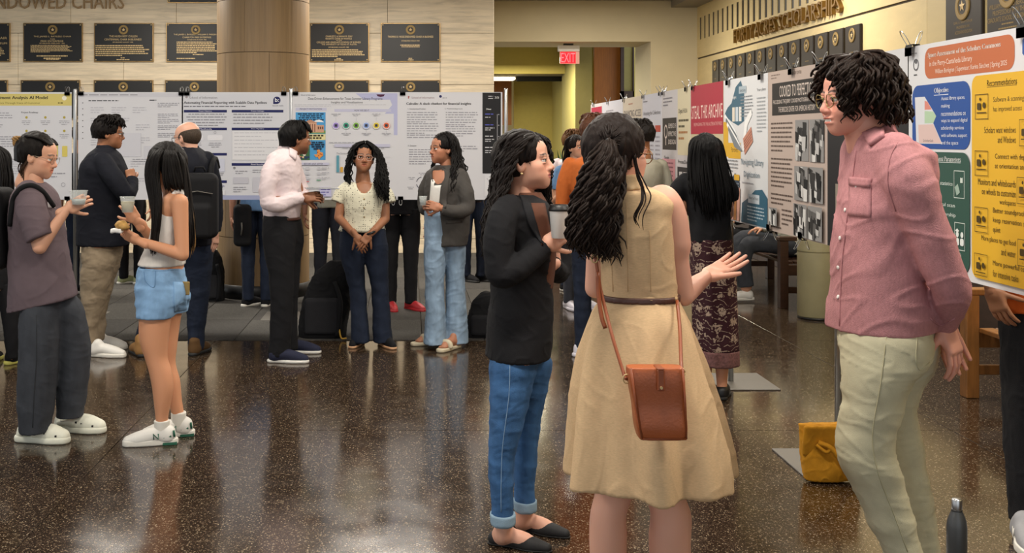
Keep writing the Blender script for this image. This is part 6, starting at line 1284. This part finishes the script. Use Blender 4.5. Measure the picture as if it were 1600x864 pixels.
w = p.P((579, 364, -.195)); MB().tube([w-p.base+.03*np.array([math.cos(a), math.sin(a), math.cos(a)*.4]) for a in np.linspace(0, 6.28, 18)], .009, 6).build('watch_band', M_BLACK, p.o, True); p.done()
# woman in grey blazer and wide jeans
M_GREYW = fabric('grey_wool', '45423f', .08, bscale=500); M_WIDE = denim('washed_denim', '8aa1b8', .2); M_TANK = fabric('white_jersey', 'd8d6d0', .03)
p = Person('woman in grey blazer and wide light jeans holding a small cup', 8.64, 697, 'a87358', vox=.009, sc=.95)
BZ = [(258, 680, 712, .07), (266, 669, 726, .13), (278, 665, 734, .17), (310, 663, 736, .17), (340, 664, 735, .165), (365, 666, 733, .165), (383, 668, 730, .165)]
p.garment('blazer', M_GREYW, [BZ], [[(718, 275, -.10, .06), (728, 300, -.15, .06), (730, 325, -.17, .057), (712, 330, -.22, .05), (690, 326, -.24, .043)], [(675, 275, .1, .055), (664, 300, .14, .055), (663, 325, .1, .05), (668, 324, -.05, .043)]], .03, 2.3, .003, (.16, .16, .1), subs=[((685, 266, -.14), (.058, .11, .105))]); p.torso(BZ[1:], .02); p.arm((720, 278, -.1), (730, 328, -.18), (686, 325, -.245)); p.arm((675, 278, .1), (663, 325, .12), (666, 322, -.1))
p.patch('blazer', [(674, 281), (694, 279), (688, 320), (671, 320)], M_TANK, 'top_front', .004)
p.patch('blazer', [(692, 262), (703, 270), (697, 326), (686, 322)], M_GREYW, 'lapel', .008, 8, 4, th=.005); p.patch('blazer', [(697, 344), (722, 342), (722, 347), (697, 350)], M_GREYW, 'pocket_flap', .006, 3, 6)
Lg = [[(328, 664, 694, .12, -.05), (365, 662, 698, .135, -.05), (400, 662, 697, .12, -.05), (450, 664, 694, .10, -.05), (500, 664, 696, .105, -.05), (536, 661, 698, .115, -.05)], [(345, 680, 724, .12, .04), (375, 688, 727, .13, .04), (410, 694, 727, .115, .04), (450, 697, 728, .1, .04), (500, 695, 731, .105, .04), (536, 693, 733, .115, .04)]]
p.garment('wide_jeans', M_WIDE, Lg, (), .02, 2.1, .005, (.16, .16, .11)); [p.leg(x, .03) for x in Lg]
p.patch('blazer', [(665, 332), (681, 330), (684, 384), (668, 384)], M_WIDE, 'jeans_front', .003)
M_SAND = mat('cream_leather', 'c2b69c', .6)
for x, y, a in ((680, 538, -70), (708, 545, -35)): p.shoe(x, y, a, 'sandal', M_SAND, M_SAND, .95); p.foot(x, y, a, .92, .03)
p.head(692, 232, -62, 0, 0, 'f', hair='0f0c0b'); p.limb([(697, 250, 0), (697, 268, 0)], [.043, .055]); p.cap('0f0c0b', -.06, -.01, 1.05, hairline=.056)
p.locks([[(695, 207, -.02), (703, 215, -.07), (708, 240, -.08), (706, 270, -.15), (700, 300, -.18)], [(697, 207, -.01), (712, 220, -.03), (716, 248, -.05), (716, 275, -.12), (708, 300, -.17)], [(697, 207, .02), (714, 225, .03), (722, 255, .0), (728, 270, -.05), (716, 290, -.13)]], 90, .009, .009, .08, .008, '0f0c0b', .4, name='long_hair')
p.locks([[(690, 212, .08), (682, 235, .09), (676, 260, .08), (670, 280, .05)]], 14, .007, .008, .06, .008, '0f0c0b', .4, name='far_side_hair', seed=2)
p.hand((688, 325, -.245), (-.85, -.1, .25), (-.1, -.9, .3), 'cup', -1, .93); p.hand((667, 322, -.12), (-.1, -.8, .1), (-.9, .2, .2), 'cup', 1, .93); p.done()
clear_cup('small clear cup between the hands of woman in grey blazer', p.P((661, 321, -.27)), '8f9694', .07, .03, fill=.6)
# ------------------------------------------------------------------ woman in black top and floral skirt
def floral(name, bg, fg):
    m = fabric(name, bg, .02); N = m.node_tree.nodes; L = m.node_tree.links; b = N['Principled BSDF']; tc = N.new('ShaderNodeTexCoord')
    v = N.new('ShaderNodeTexVoronoi'); v.inputs['Scale'].default_value = 11; v.inputs['Randomness'].default_value = .55; n = N.new('ShaderNodeTexNoise'); n.inputs['Scale'].default_value = 38; n.inputs['Detail'].default_value = 3
    L.new(tc.outputs['Object'], v.inputs[0]); L.new(tc.outputs['Object'], n.inputs[0])
    a = N.new('ShaderNodeMath'); a.operation = 'MULTIPLY_ADD'; a.inputs[1].default_value = .9; L.new(n.outputs[0], a.inputs[0]); L.new(v.outputs['Distance'], a.inputs[2])
    w = N.new('ShaderNodeTexWave'); w.wave_type = 'RINGS'; w.inputs['Scale'].default_value = 9; w.inputs['Distortion'].default_value = 14; w.inputs['Detail'].default_value = 2; L.new(tc.outputs['Object'], w.inputs[0])
    g = N.new('ShaderNodeMath'); g.operation = 'GREATER_THAN'; g.inputs[1].default_value = .965; L.new(w.outputs[1], g.inputs[0])
    c = N.new('ShaderNodeMath'); c.operation = 'LESS_THAN'; c.inputs[1].default_value = .78; L.new(a.outputs[0], c.inputs[0]); mx0 = N.new('ShaderNodeMath'); mx0.operation = 'MAXIMUM'; L.new(c.outputs[0], mx0.inputs[0]); L.new(g.outputs[0], mx0.inputs[1])
    v2 = N.new('ShaderNodeTexVoronoi'); v2.inputs['Scale'].default_value = 70; L.new(tc.outputs['Object'], v2.inputs[0]); c2 = N.new('ShaderNodeMath'); c2.operation = 'LESS_THAN'; c2.inputs[1].default_value = .62; L.new(v2.outputs['Distance'], c2.inputs[0]); mu = N.new('ShaderNodeMath'); mu.operation = 'MULTIPLY'; L.new(mx0.outputs[0], mu.inputs[0]); L.new(c2.outputs[0], mu.inputs[1])
    mx = N.new('ShaderNodeMix'); mx.data_type = 'RGBA'; mx.inputs[6].default_value = (*lin(bg), 1); mx.inputs[7].default_value = (*lin(fg), 1); L.new(mu.outputs[0], mx.inputs[0]); L.new(mx.outputs[2], b.inputs['Base Color']); return m
M_FLORAL = floral('floral_print', '33161d', '9a8676'); M_BORDER = fabric('floral_border', '6b4a48', .35, vscale=70)
p = Person('woman with long black hair in black top and maroon floral skirt reading posters', 6.95, 1108, 'cf9474', vox=.0085, sc=.95)
T = [(270, 1084, 1116, .07), (278, 1068, 1130, .11), (288, 1064, 1137, .125), (310, 1070, 1138, .13), (345, 1077, 1140, .12), (378, 1079, 1143, .13)]
p.garment('black_top', M_BLACKC, [T], [[(1072, 284, 0, .055), (1062, 296, .01, .062), (1059, 308, .03, .058)], [(1130, 284, 0, .055), (1139, 298, .02, .06), (1140, 310, .04, .055)]], .025, amp=.003); p.torso(T[1:])
p.arm((1068, 290, .01), (1063, 330, .05), (1095, 325, .26), (.042, .046, .04, .036, .025)); p.arm((1132, 290, .02), (1136, 335, .08), (1125, 325, .26), (.042, .046, .04, .036, .025))
def sfold(th, Z): return .02*np.sin(9*th+1)+.012*np.sin(5*th)
p.garment('floral_skirt', M_FLORAL, [[(372, 1079, 1143, .132), (420, 1080, 1149, .15), (480, 1083, 1151, .155), (545, 1085, 1153, .165)]], (), .02, 2.1, .002, fold=sfold); p.garment('skirt_border', M_BORDER, [[(544, 1085, 1153.3, .167), (568, 1086, 1154, .17)]], (), 0, 2.1, 0, fold=sfold)
for x, dx in ((1102, 0), (1128, 0)): p.leg([(540, x-12, x+12, .05), (575, x-10, x+10, .042), (600, x-8, x+8, .034), (612, x-8, x+8, .032)], 0)
p.shoe(1104, 622, 150, 'slipon', M_BLACK, M_RUBD, .95); p.shoe(1129, 622, 160, 'slipon', M_BLACK, M_RUBD, .95)
p.head(1102, 241, 165, 4, 0, 'f', hair='0b0909'); p.limb([(1102, 262, 0), (1102, 280, 0)], [.045, .05]); p.cap('0b0909', -.06, 0, 1.06)
p.locks([[(1100, 212, 0), (1080, 222, -.04), (1075, 250, -.06), (1074, 275, -.09), (1076, 300, -.14)], [(1100, 212, -.02), (1092, 224, -.10), (1090, 255, -.12), (1094, 295, -.15), (1102, 340, -.15)], [(1102, 212, -.02), (1108, 224, -.10), (1112, 255, -.12), (1118, 300, -.15), (1122, 348, -.15)], [(1102, 212, 0), (1122, 222, -.05), (1128, 252, -.07), (1138, 295, -.12), (1140, 335, -.13)], [(1102, 212, .02), (1124, 226, .02), (1132, 260, .0), (1142, 290, -.05), (1143, 320, -.06)]], 150, .010, .002, .3, .007, '0b0909', .4, name='long_hair')
p.hand((1095, 325, .26), (.5, .6, .4), (-.3, 0, 1), 'relaxed', -1, .9); p.hand((1125, 325, .26), (-.3, .6, .4), (.3, 0, 1), 'relaxed', 1, .9); p.done()
# ------------------------------------------------------------------ group behind the beige dress
M_ORANGE = fabric('rust_knit', 'ad5a26', .06); M_PALE = fabric('pale_grey_shirt', 'b9b6a4', .04); M_SKY = fabric('sky_blue_cotton', '6f93bd', .06); M_GREYP = fabric('grey_trousers', '3b3d45', .08)
def simple(label, Y, cx, top, skin, shirt, trou, hair, yaw, sex='m', feet=None, shoe=(None, None), wide=1.0, sleeves='short', vox=.011, bent=False, hands=True, style='short', shoe_yaw=None, legs=True):
    """standing figure by its own centre line; top = pixel row of the crown"""
    p = Person(label, Y, cx, skin, vox=vox); k = F/Y; Hh = CH+(PY-top)/k; fz = lambda z: PY+(CH-z*Hh)*k
    w = lambda m: m*wide*k*Hh/1.72; T = [(fz(.835), cx-w(.09), cx+w(.09), .09), (fz(.815), cx-w(.17), cx+w(.17), .13), (fz(.78), cx-w(.195), cx+w(.195), .15), (fz(.70), cx-w(.185), cx+w(.185), .15), (fz(.62), cx-w(.16), cx+w(.16), .135), (fz(.52), cx-w(.17), cx+w(.17), .14)]
    el = .08 if bent else .0; sl = []
    for sx in (-1, 1):
        a, b, c = (cx+sx*w(.18), fz(.80), 0), (cx+sx*w(.235), fz(.63), .0), ((cx+sx*w(.12), fz(.68), -.22) if bent else (cx+sx*w(.245), fz(.48), -.04))
        q = [(*a, .055), (cx+sx*w(.215), fz(.73), 0, .06)]
        q += [(cx+sx*w(.225), fz(.69), 0, .056)] if sleeves == 'short' else [(*b, .052), ((b[0]+c[0])/2, (b[1]+c[1])/2, (b[2]+c[2])/2, .045), (*c, .038)]
        sl.append(q); p.arm(a, b, c)
        if hands: p.hand(c, (-sx*.6, -.5, .5) if bent else (0, -.1, -1), (0, -.4, .9) if bent else (sx, 0, .01), 'relaxed', -sx if bent else sx, .95)
    p.garment('shirt', shirt, [T], sl, .03, 2.3, .003); p.torso(T[1:])
    Lg = []
    for sx in (-1, 1):
        c = cx+sx*w(.09); Lg.append([(fz(.55), c-w(.08), c+w(.08), .12), (fz(.47), c-w(.088), c+w(.088), .11), (fz(.29), c-w(.068), c+w(.068), .085), (fz(.15), c-w(.06), c+w(.06), .075), (fz(.035), c-w(.055), c+w(.055), .075)])
        fy = PY+CH*F/(Y+.0); p.shoe(c, fy, yaw*.85+sx*12 if shoe_yaw is None else shoe_yaw+sx*12, 'sneaker', shoe[0] or M_BLACKC, shoe[1] or M_RUB, 1.0)
    p.garment('trousers', trou, Lg, (), .02, 2.1, .003, (.14, .14, .08)); [p.leg(x) for x in Lg]
    p.head(cx, fz(.935), yaw, 0, 0, sex, 0, Hh*.13/.225, hair); p.limb([(cx, fz(.89), 0), (cx, fz(.83), 0)], [.05, .055]); p.cap(hair, -.04 if style == 'short' else -.06, .01, 1.06)
    if style == 'long': p.locks([[p.L(q) for q in ((sx*.02, -.02, .12), (sx*.085, -.05, .07), (sx*.09, -.08, -.02), (sx*.09, -.10, -.12), (sx*.085, -.11, -.22))] for sx in (-1, -.5, 0, .5, 1)], 50, .010, .004, .15, .008, hair, .4, world=True, name='long_hair')
    else: p.locks([[p.L((0, -.02, .12)), p.L((sx*.05, sy*.06, .125)), p.L((sx*.085, sy*.1, .085)), p.L((sx*.09, sy*.106, .05 if sy > 0 else .0))] for sx, sy in [(math.sin(a), math.cos(a)) for a in np.linspace(0, 6.28, 11)]], 40, .011, .006, .05, .008, hair, .4, world=True, name='hair_tufts')
    p.done(); return p
M_WPUR = mat('white_sneaker', 'cfcbd4', .5)
simple('person in rust orange knit partly hidden behind the beige dress', 8.3, 930, 182, 'b98468', M_ORANGE, M_DKBLUE, '4a2c1c', 140, shoe=(M_WPUR, M_WPUR), sleeves='long', wide=1.0)
simple('person in pale shirt showing right of the beige dress woman\'s head', 8.8, 1000, 190, 'a9714e', M_PALE, M_GREYP, '15100d', -150, sleeves='long', wide=.9)
simple('dark-haired woman in sky blue T-shirt behind the coffee cup', 10.6, 901, 213, 'c99578', M_SKY, M_GREYP, '1b1411', 30, 'f', shoe=(M_WPUR, M_WPUR), bent=True, wide=.9, style='long')
simple('curly brown-haired person at the back of the corridor group', 11.8, 895, 205, 'c99578', M_PINKW, M_DKBLUE, '5a3c22', 40, 'm', wide=.9)
# people standing behind the left posters: legs show below the boards
A = simple('person in dark jeans behind the navy-bar poster near the column', 10.75, 402, 190, 'b98468', M_SKY, M_DKBLUE, '1b1411', 180, wide=.95, shoe=(M_BLACKC, M_RUB))
simple('person in dark grey trousers and brown shoes behind the coloured-circle poster', 11.3, 515, 192, 'b98468', M_PALE, M_GREYP, '1b1411', 20, wide=1.0, shoe=(M_BOOT, M_RUB))
M_RED = mat('red_leather', 'a3242a', .5)
simple('person in black clothes and red shoes behind the chatbot poster', 10.55, 626, 196, 'd0a08a', M_BLACKC, M_BLACKC, '1b1411', 30, 'f', wide=1.05, shoe=(M_RED, M_RED), sleeves='long')
simple('person in dark jeans far behind the grey blazer woman', 12.6, 740, 198, 'b98468', M_BLACKC, M_DKBLUE, '1b1411', 60, wide=.9, shoe=(M_BLACKC, M_RUBD))
simple('person in black trousers and pale green sneakers behind the pale web-page poster', 12.4, 205, 196, 'b98468', M_BLACKC, M_BLACKC, '1b1411', 170, wide=.9, shoe=(mat('pale_green_mesh', 'a3a87c', .7), M_RUB))
simple('person in blue jeans behind the steel pole at left', 11.6, 128, 195, 'b98468', M_BLACKC, M_DKBLUE, '1b1411', 180, wide=.9)
t = thing('shoulder_bag', 'black bag hanging beside dark jeans below the navy-bar poster', 'bag', W(379, 380, 10.6))
v, q = Fld(.01).box((0, 0, .17), (.085, .06, .2), .05, 0).mesh(); mk('bag_body', v, q, M_STRAP, t, True); MB().tube(catmull([(-.05, 0, .34), (-.02, 0, .5), (.04, .03, .66), (.10, .08, .80)], 4), .012, 6).build('bag_strap', M_STRAP, t, True); MB().tube([(.0, -.063, .2), (.005, -.066, .14), (-.005, -.064, .08)], .008, 6).build('key_charm', M_DARKSTEEL, t, True)
def floor_bag(label, px, py, w, d, h, name='backpack', strap=None, lean=.12):
    Y = CH*F/(py-PY); t = thing(name, label, 'bag', W(px, py, Y))
    g = Fld(.01); g.stack([(0.0, 0, 0, w*.98, d), (h*.15, 0, 0, w, d*1.05), (h*.6, lean*.4, 0, w*.9, d*.95), (h*.9, lean*.8, 0, w*.6, d*.7), (h, lean, 0, w*.3, d*.4)], 2.8, 0); v, q = g.mesh(); mk('bag_body', wrinkle(v, q, .008, (.15, .15, .15), 5), q, M_STRAP, t, True)
    g = Fld(.01).box((0, -d*.95, h*.3), (w*.7, d*.25, h*.24), .03, 0); v, q = g.mesh(); mk('front_pocket', v, q, fabric('charcoal_nylon', '232326', .08), t, True)
    MB().tube(catmull([(w*.5, -d, h*.75), (w*.75, -d*1.25, h*.5), (w*.7, -d*1.3, h*.2), (w*.6, -d*1.2, .03)], 5), .018, 8).build('strap', M_STRAP, t, True)
    if strap: MB().tube(catmull([(w*.7, -d*1.3, .16), (w*.72, -d*1.35, .08), (w*.8, -d*1.4, .02), (w*1.0, -d*1.4, .02)], 4), .007, 6).build('strap_tip', strap, t, True)
    return t
floor_bag('large black backpack on floor beside black trousers with yellow zip pulls', 505, 526, .20, .13, .62, strap=mat('yellow_cord', 'd1a13a', .6))
floor_bag('black bag with white strap on floor behind the black blazer woman', 752, 526, .13, .11, .36, 'duffel_bag', mat('white_cord', 'c8c8c8', .6), .06)
floor_bag('tall black bag standing beside the column behind balding man', 333, 470, .11, .10, .50, 'backpack', None, 0)
# ------------------------------------------------------------------ seating along the right wall
def bench(label, x0, x1, y0, y1, m, seat=.44, back=True, name='bench'):
    """wooden bench against the right wall running in depth, slatted seat and back"""
    t = thing(name, label, 'bench', ((x0+x1)/2, (y0+y1)/2, 0)); w, d = (x1-x0)/2, (y1-y0)/2
    for sx in (-1, 1):
        for sy in (-1, 1):
            top = .86 if (sx > 0 and back) else .64; MB().box((sx*w-.04, sy*d-.045, 0), (sx*w+.04, sy*d+.045, top), .004).build('leg', m, t)
    for sy in (-1, 1): MB().box((-w-.05, sy*d-.05, .64), (w+.05, sy*d+.05, .68), .006).build('armrest', m, t); MB().box((-w, sy*d-.02, seat-.13), (w, sy*d+.02, seat-.03), .004).build('side_rail', m, t); MB().box((-w, sy*d-.015, .14), (w, sy*d+.015, .20), .004).build('stretcher', m, t)
    for i in range(6): x = -w+.03+i*(2*w-.06)/6; MB().box((x+.004, -d+.05, seat-.03), (x+(2*w-.06)/6-.008, d-.05, seat), .004).build('seat_slat', m, t)
    if back:
        for i in range(3): MB().box((w-.025, -d+.05, .5+.12*i), (w+.015, d-.05, .59+.12*i), .004).build('back_slat', m, t)
    return t
bench('oak slatted bench behind the orange-titled poster beside man in pink shirt', 3.50, 4.15, 5.35, 7.0, M_OAK)
bench('dark wooden bench under the old-photograph poster with seated people', 3.55, 4.15, 10.65, 12.9, M_DARKWOOD, back=True)
# seated people, mostly hidden by posters
def seated(label, Y, X, top, trou, shoe, lift, group=None, crossed=True):
    cx = PX+X*F/Y; p = Person(label, Y, cx, 'c99578', vox=.01); k = F/Y; zz = lambda z: PY+(CH-z)*k; m = lambda v: v*k
    T = [(zz(1.10), cx-m(.08), cx+m(.08), .1), (zz(1.06), cx-m(.13), cx+m(.13), .18), (zz(.95), cx-m(.14), cx+m(.13), .2), (zz(.7), cx-m(.14), cx+m(.13), .17), (zz(.47), cx-m(.16), cx+m(.14), .18)]
    p.garment('jacket', top, [T], [[(cx, zz(1.02), sg*.18, .06), (cx-m(.08), zz(.78), sg*.22, .055), (cx-m(.30), zz(.72), sg*.10, .045)] for sg in (-1, 1)]); p.torso(T[1:])
    L1 = [(cx-m(.02), zz(.53), -.1, .095), (cx-m(.25), zz(.56), -.1, .09), (cx-m(.44), zz(.55), -.1, .082), (cx-m(.50), zz(.40), -.1, .076), (cx-m(.47), zz(.14), -.1, .076)]
    L2 = [(cx-m(.02), zz(.53), .1, .095), (cx-m(.25), zz(.58), .1, .09), (cx-m(.48), zz(.62), .08, .08), (cx-m(.62), zz(.46), .02, .075), (cx-m(.70), zz(.32), 0, .072)] if crossed else [(a, b, c+.22, d) for a, b, c, d in L1]
    p.garment('trousers', trou, (), [L1, L2], .03, amp=.004); p.limb([a[:3] for a in L1], [a[3]-.02 for a in L1]); p.limb([a[:3] for a in L2], [a[3]-.02 for a in L2])
    fx = cx-m(.47); p.limb([(fx, zz(.16), -.1), (fx, zz(.05), -.1)], [.035, .032])
    for sg, (a, b, c) in ((1, (fx, zz(0.0), -.1)), (2, (cx-m(.72), zz(.24), 0) if crossed else (fx, zz(0), .12))):
        o, P_, R_ = p.shoe(a, b, -85, 'runner', shoe, M_RUB, 1.0, dy=c, laces=M_RUB); S_ = Fld(.008).tube([P_+R_@np.array(q) for q in ((0, -.01, .06), (0, -.005, .15))], [.038, .037], .01).mesh(); p.add_mesh('sock', S_[0], S_[1], M_RUB)
    p.head(cx-m(.03), zz(1.27), -80, 10, 0, 'f', 0, 1.0, '1b1411'); p.limb([(cx, zz(1.18), 0), (cx, zz(1.05), 0)], [.05, .055]); p.cap('1b1411', -.06, 0, 1.06)
    for sg in (-1, 1): p.hand((cx-m(.30), zz(.72), sg*.10), (-.9, -sg*.2, -.1), (0, 0, 1), 'relaxed', sg, .95)
    p.done(); return p
seated('seated person in charcoal trousers and white sneakers crossing legs on dark bench', 11.15, 3.82, M_PALE, M_DKJEAN, M_SHOEW, .2)
seated('seated person in black trousers farther along the dark bench', 12.1, 3.82, M_BLACKC, M_BLACKC, M_SHOEW, .2, crossed=False)
# bins, bag, bottle
t = thing('waste_bin', 'tall round olive waste bin under the old-photograph poster', 'bin', W(1276, 497, 10.06))
M_BIN = mat('olive_enamel', '9a9270', .35, var=.04); r = 29*10.06/F
MB().lathe([(r*.97, .02), (r, .03), (r, .70), (r*.98, .72)], (0, 0, 0), 40).build('bin_body', M_BIN, t, True); MB().lathe([(r*.99, .0), (r*.99, .02)], (0, 0, 0), 40).build('bin_base', M_BLACK, t, True); MB().lathe([(r*1.01, .60), (r*1.01, .612), (r*.97, .73), (r*.7, .79), (r*.3, .8)], (0, 0, 0), 40).build('bin_top', M_BIN, t, True)
M_MUST = fabric('mustard_suede', 'b57d1a', .14, vscale=20); t = thing('shoulder_bag', 'mustard yellow suede shoulder bag on the floor against the steel pole', 'bag', W(1298, 752, CH*F/(752-PY))+np.array([0, 0, .0095]))
kb = CH/(752-PY)
g = Fld(.006); g.stack([(0, .0, 0, .125, .05), (.04, 0, 0, .135, .06), (.16, -.008, 0, .135, .05), (.262, -.022, .01, .128, .026)], 3.2, 0); v, q = g.mesh(); mk('bag_body', wrinkle(v, q, .004, (.12, .12, .1), 3), q, M_MUST, t, True)
g = Fld(.006); g.box((-.018, -.045, .195), (.13, .012, .075), .01, 0, R=np.array([[1, 0, 0], [0, .97, -.22], [0, .22, .97]])); v, q = g.mesh(); mk('flap', wrinkle(v, q, .003, (.1, .1, .1), 8), q, M_MUST, t, True)
MB().tube(catmull([(-.08, -.06, .19), (-.03, -.085, .17), (.02, -.09, .10), (.06, -.09, .03), (.12, -.08, .012), (.20, -.06, .012)], 5), .012, 8).build('strap', M_MUST, t, True); MB().tube(catmull([(-.09, -.06, .18), (-.05, -.08, .15), (-.03, -.085, .17)], 4), .009, 6).build('buckle_tab', M_MUST, t, True)
t = thing('water_bottle', 'dark grey steel water bottle with silver neck on floor at right', 'bottle', W(1495, 890, CH*F/(890-PY))); M_BOT = mat('grey_powder_coat', '4e5052', .38, .5)
MB().lathe([(.034, .0), (.036, .004), (.036, .16), (.033, .185), (.024, .21), (.0185, .222), (.0185, .226)], (0, 0, 0), 32).build('bottle_body', M_BOT, t, True); MB().lathe([(.036, .0), (.0365, .012), (.036, .013)], (0, 0, 0), 32).build('base_ring', M_STEEL, t, True); MB().lathe([(.0175, .224), (.0185, .228), (.0185, .262), (.016, .266)], (0, 0, 0), 28).build('cap', M_STEEL, t, True); MB().lathe([(.0192, .216), (.0192, .227)], (0, 0, 0), 28).build('neck_band', M_BLACK, t, True)
# leather bag of the dress woman
M_TAN = mat('tan_leather', 'a3552c', .42, bump=.12, bscale=140, var=.1, vscale=15); M_TAND = mat('tan_leather_edge', '8a4522', .45)
D = DRESS; Yb = 3.6-.33; t = thing('crossbody_bag', 'tan leather bucket bag hanging across the beige dress', 'bag', W(1028, 684, Yb)); kb = Yb/F
g = Fld(.004); hb = 112*kb; g.stack([(0, .0, 0, 36.5*kb, .034), (.008, 0, 0, 37.5*kb, .037), (hb*.5, 0, .0, 40.5*kb, .036), (hb-.008, 0, 0, 43*kb, .034), (hb, 0, 0, 42.5*kb, .032)], 6, 0); v, q = g.mesh(); v[:, 0] += (v[:, 2]-hb/2)*-.10; mk('bag_body', v, q, M_TAN, t, True)
for sx in (-1, 1): MB().tube([(sx*34*kb+.10*hb/2, -.036, .006), (sx*38*kb, -.036, hb*.5), (sx*40*kb-.10*hb/2, -.034, hb)], .0035, 6).build('edge_piping', M_TAND, t, True)
MB().tube([(-34*kb+.1*hb/2, -.036, .006), (34*kb+.1*hb/2, -.036, .006)], .0035, 6).build('edge_piping', M_TAND, t, True)
MB().box((-.012, -.050, hb*.70), (.009, -.040, hb*1.0), .003).box((-.012, -.05, hb*.985), (.009, .01, hb*1.02), .003).build('closure_tab', M_TAND, t); MB().lathe([(.004, 0), (.004, .004)], (-.0015, -.050, hb*.75), 12, 'y').build('snap', M_GOLD, t)
def strap_pts(pts): return [np.array(W(x, y, Yy))-np.array(t.location) for x, y, Yy in pts]
for nm, pts in (('strap', [(930, 395, 3.46), (936, 440, 3.45), (945, 480, 3.42), (958, 530, 3.36), (975, 585, 3.30), (979, 592, 3.275)]), ('strap', [(1058, 470, 3.50), (1062, 510, 3.42), (1064, 560, 3.31), (1065, 580, 3.275)]), ('strap_end', [(934, 425, 3.445), (935, 460, 3.43), (940, 495, 3.41), (946, 513, 3.40)])):
    MB().tube(catmull(strap_pts(pts), 4), .0055 if nm == 'strap' else .007, 6).build(nm, M_TAND, t, True)
for x, y, Yy in ((979, 592, 3.272), (1065, 582, 3.272), (929, 404, 3.45)):
    c = W(x, y, Yy)-np.array(t.location); MB().tube([c+.010*np.array([math.cos(a), 0, math.sin(a)*1.3]) for a in np.linspace(0, 6.28, 13)], .0022, 6).build('strap_ring', M_GOLD, t, True)
# plant in the corridor
t = thing('potted_plant', 'spiky green plant in dark wooden planter at the corridor mouth', 'plant', (xat(868, 15), 15, 0)); M_LEAF = mat('leaf_green', '3c5a2c', .5, var=.25); MB().box((-.3, -.2, 0), (.3, .2, 1.05), .01).build('planter', M_DARKWOOD, t); MB().box((-.27, -.17, 1.04), (.27, .17, 1.06)).build('soil', M_BLACK, t)
R = random.Random(4)
for i in range(16):
    a = R.uniform(0, 6.28); ln = R.uniform(.3, .5); sp = R.uniform(.1, .45); b = np.array([R.uniform(-.2, .2), R.uniform(-.1, .1), 1.05]); V = []
    for j in range(6): u = j/5; c = b+np.array([math.cos(a)*sp*ln*u*1.4, math.sin(a)*sp*ln*u*1.4, ln*u*(1-.15*u)]); w = .022*(1-u**1.6)+.001; s_ = np.array([-math.sin(a), math.cos(a), 0])*w; V += [c-s_, c+np.array([0, 0, -w*.4]), c+s_]
    mk('leaf', V, [(3*j+k, 3*j+k+1, 3*j+k+4, 3*j+k+3) for j in range(5) for k in (0, 1)], M_LEAF, t, True)
# person at the right picture edge, behind the orange-titled poster
p = Person('person in orange top and black trousers cut by the right picture edge', 4.55, 1612, '9a6a4c', vox=.009)
T = [(215, 1588, 1640, .09), (232, 1558, 1672, .15), (270, 1548, 1684, .16), (340, 1552, 1680, .155), (420, 1560, 1675, .15), (486, 1566, 1668, .15)]
p.garment('orange_top', fabric('bright_orange', 'c25a1e', .05), [T], [[(1566, 245, 0, .06), (1545, 290, 0, .06), (1540, 330, 0, .056)], [(1665, 245, 0, .06), (1685, 290, 0, .06), (1690, 330, 0, .056)]]); p.torso(T[1:]); p.arm((1562, 250, 0), (1540, 370, .05), (1550, 455, -.05), (.04, .044, .04, .036, .027)); p.arm((1668, 250, 0), (1692, 370, .05), (1690, 455, -.05))
Lg = [[(476, 1570, 1622, .14), (540, 1572, 1620, .12), (640, 1574, 1612, .10), (720, 1578, 1610, .085), (818, 1584, 1608, .08)], [(476, 1612, 1664, .14), (540, 1616, 1662, .12), (640, 1618, 1656, .10), (720, 1618, 1650, .085), (818, 1620, 1646, .08)]]
p.garment('trousers', M_BLACKC, Lg, (), .02); [p.leg(x) for x in Lg]; M_GSNK = mat('grey_mesh', '8d8d90', .6)
for x in (1600, 1634):
    o, P_, R_ = p.shoe(x, 848, -20, 'runner', M_GSNK, M_RUB, 1.05, laces=M_RUB)
    for sx in (-1, 1): shoe_letter(p, o, P_, R_, sx, M_RUB)
p.head(1614, 178, -40, 0, 0, 'm', hair='1b1411'); p.limb([(1614, 205, 0), (1614, 230, 0)], [.055, .06]); p.cap('1b1411', -.04, .01, 1.06); p.hand((1550, 453, -.05), (.25, -.2, -.9), (-.8, -.5, 0), 'relaxed', -1, 1.0); p.hand((1690, 455, -.05), (0, 0, -1), (1, 0, 0), 'relaxed', 1, 1.0); p.done()
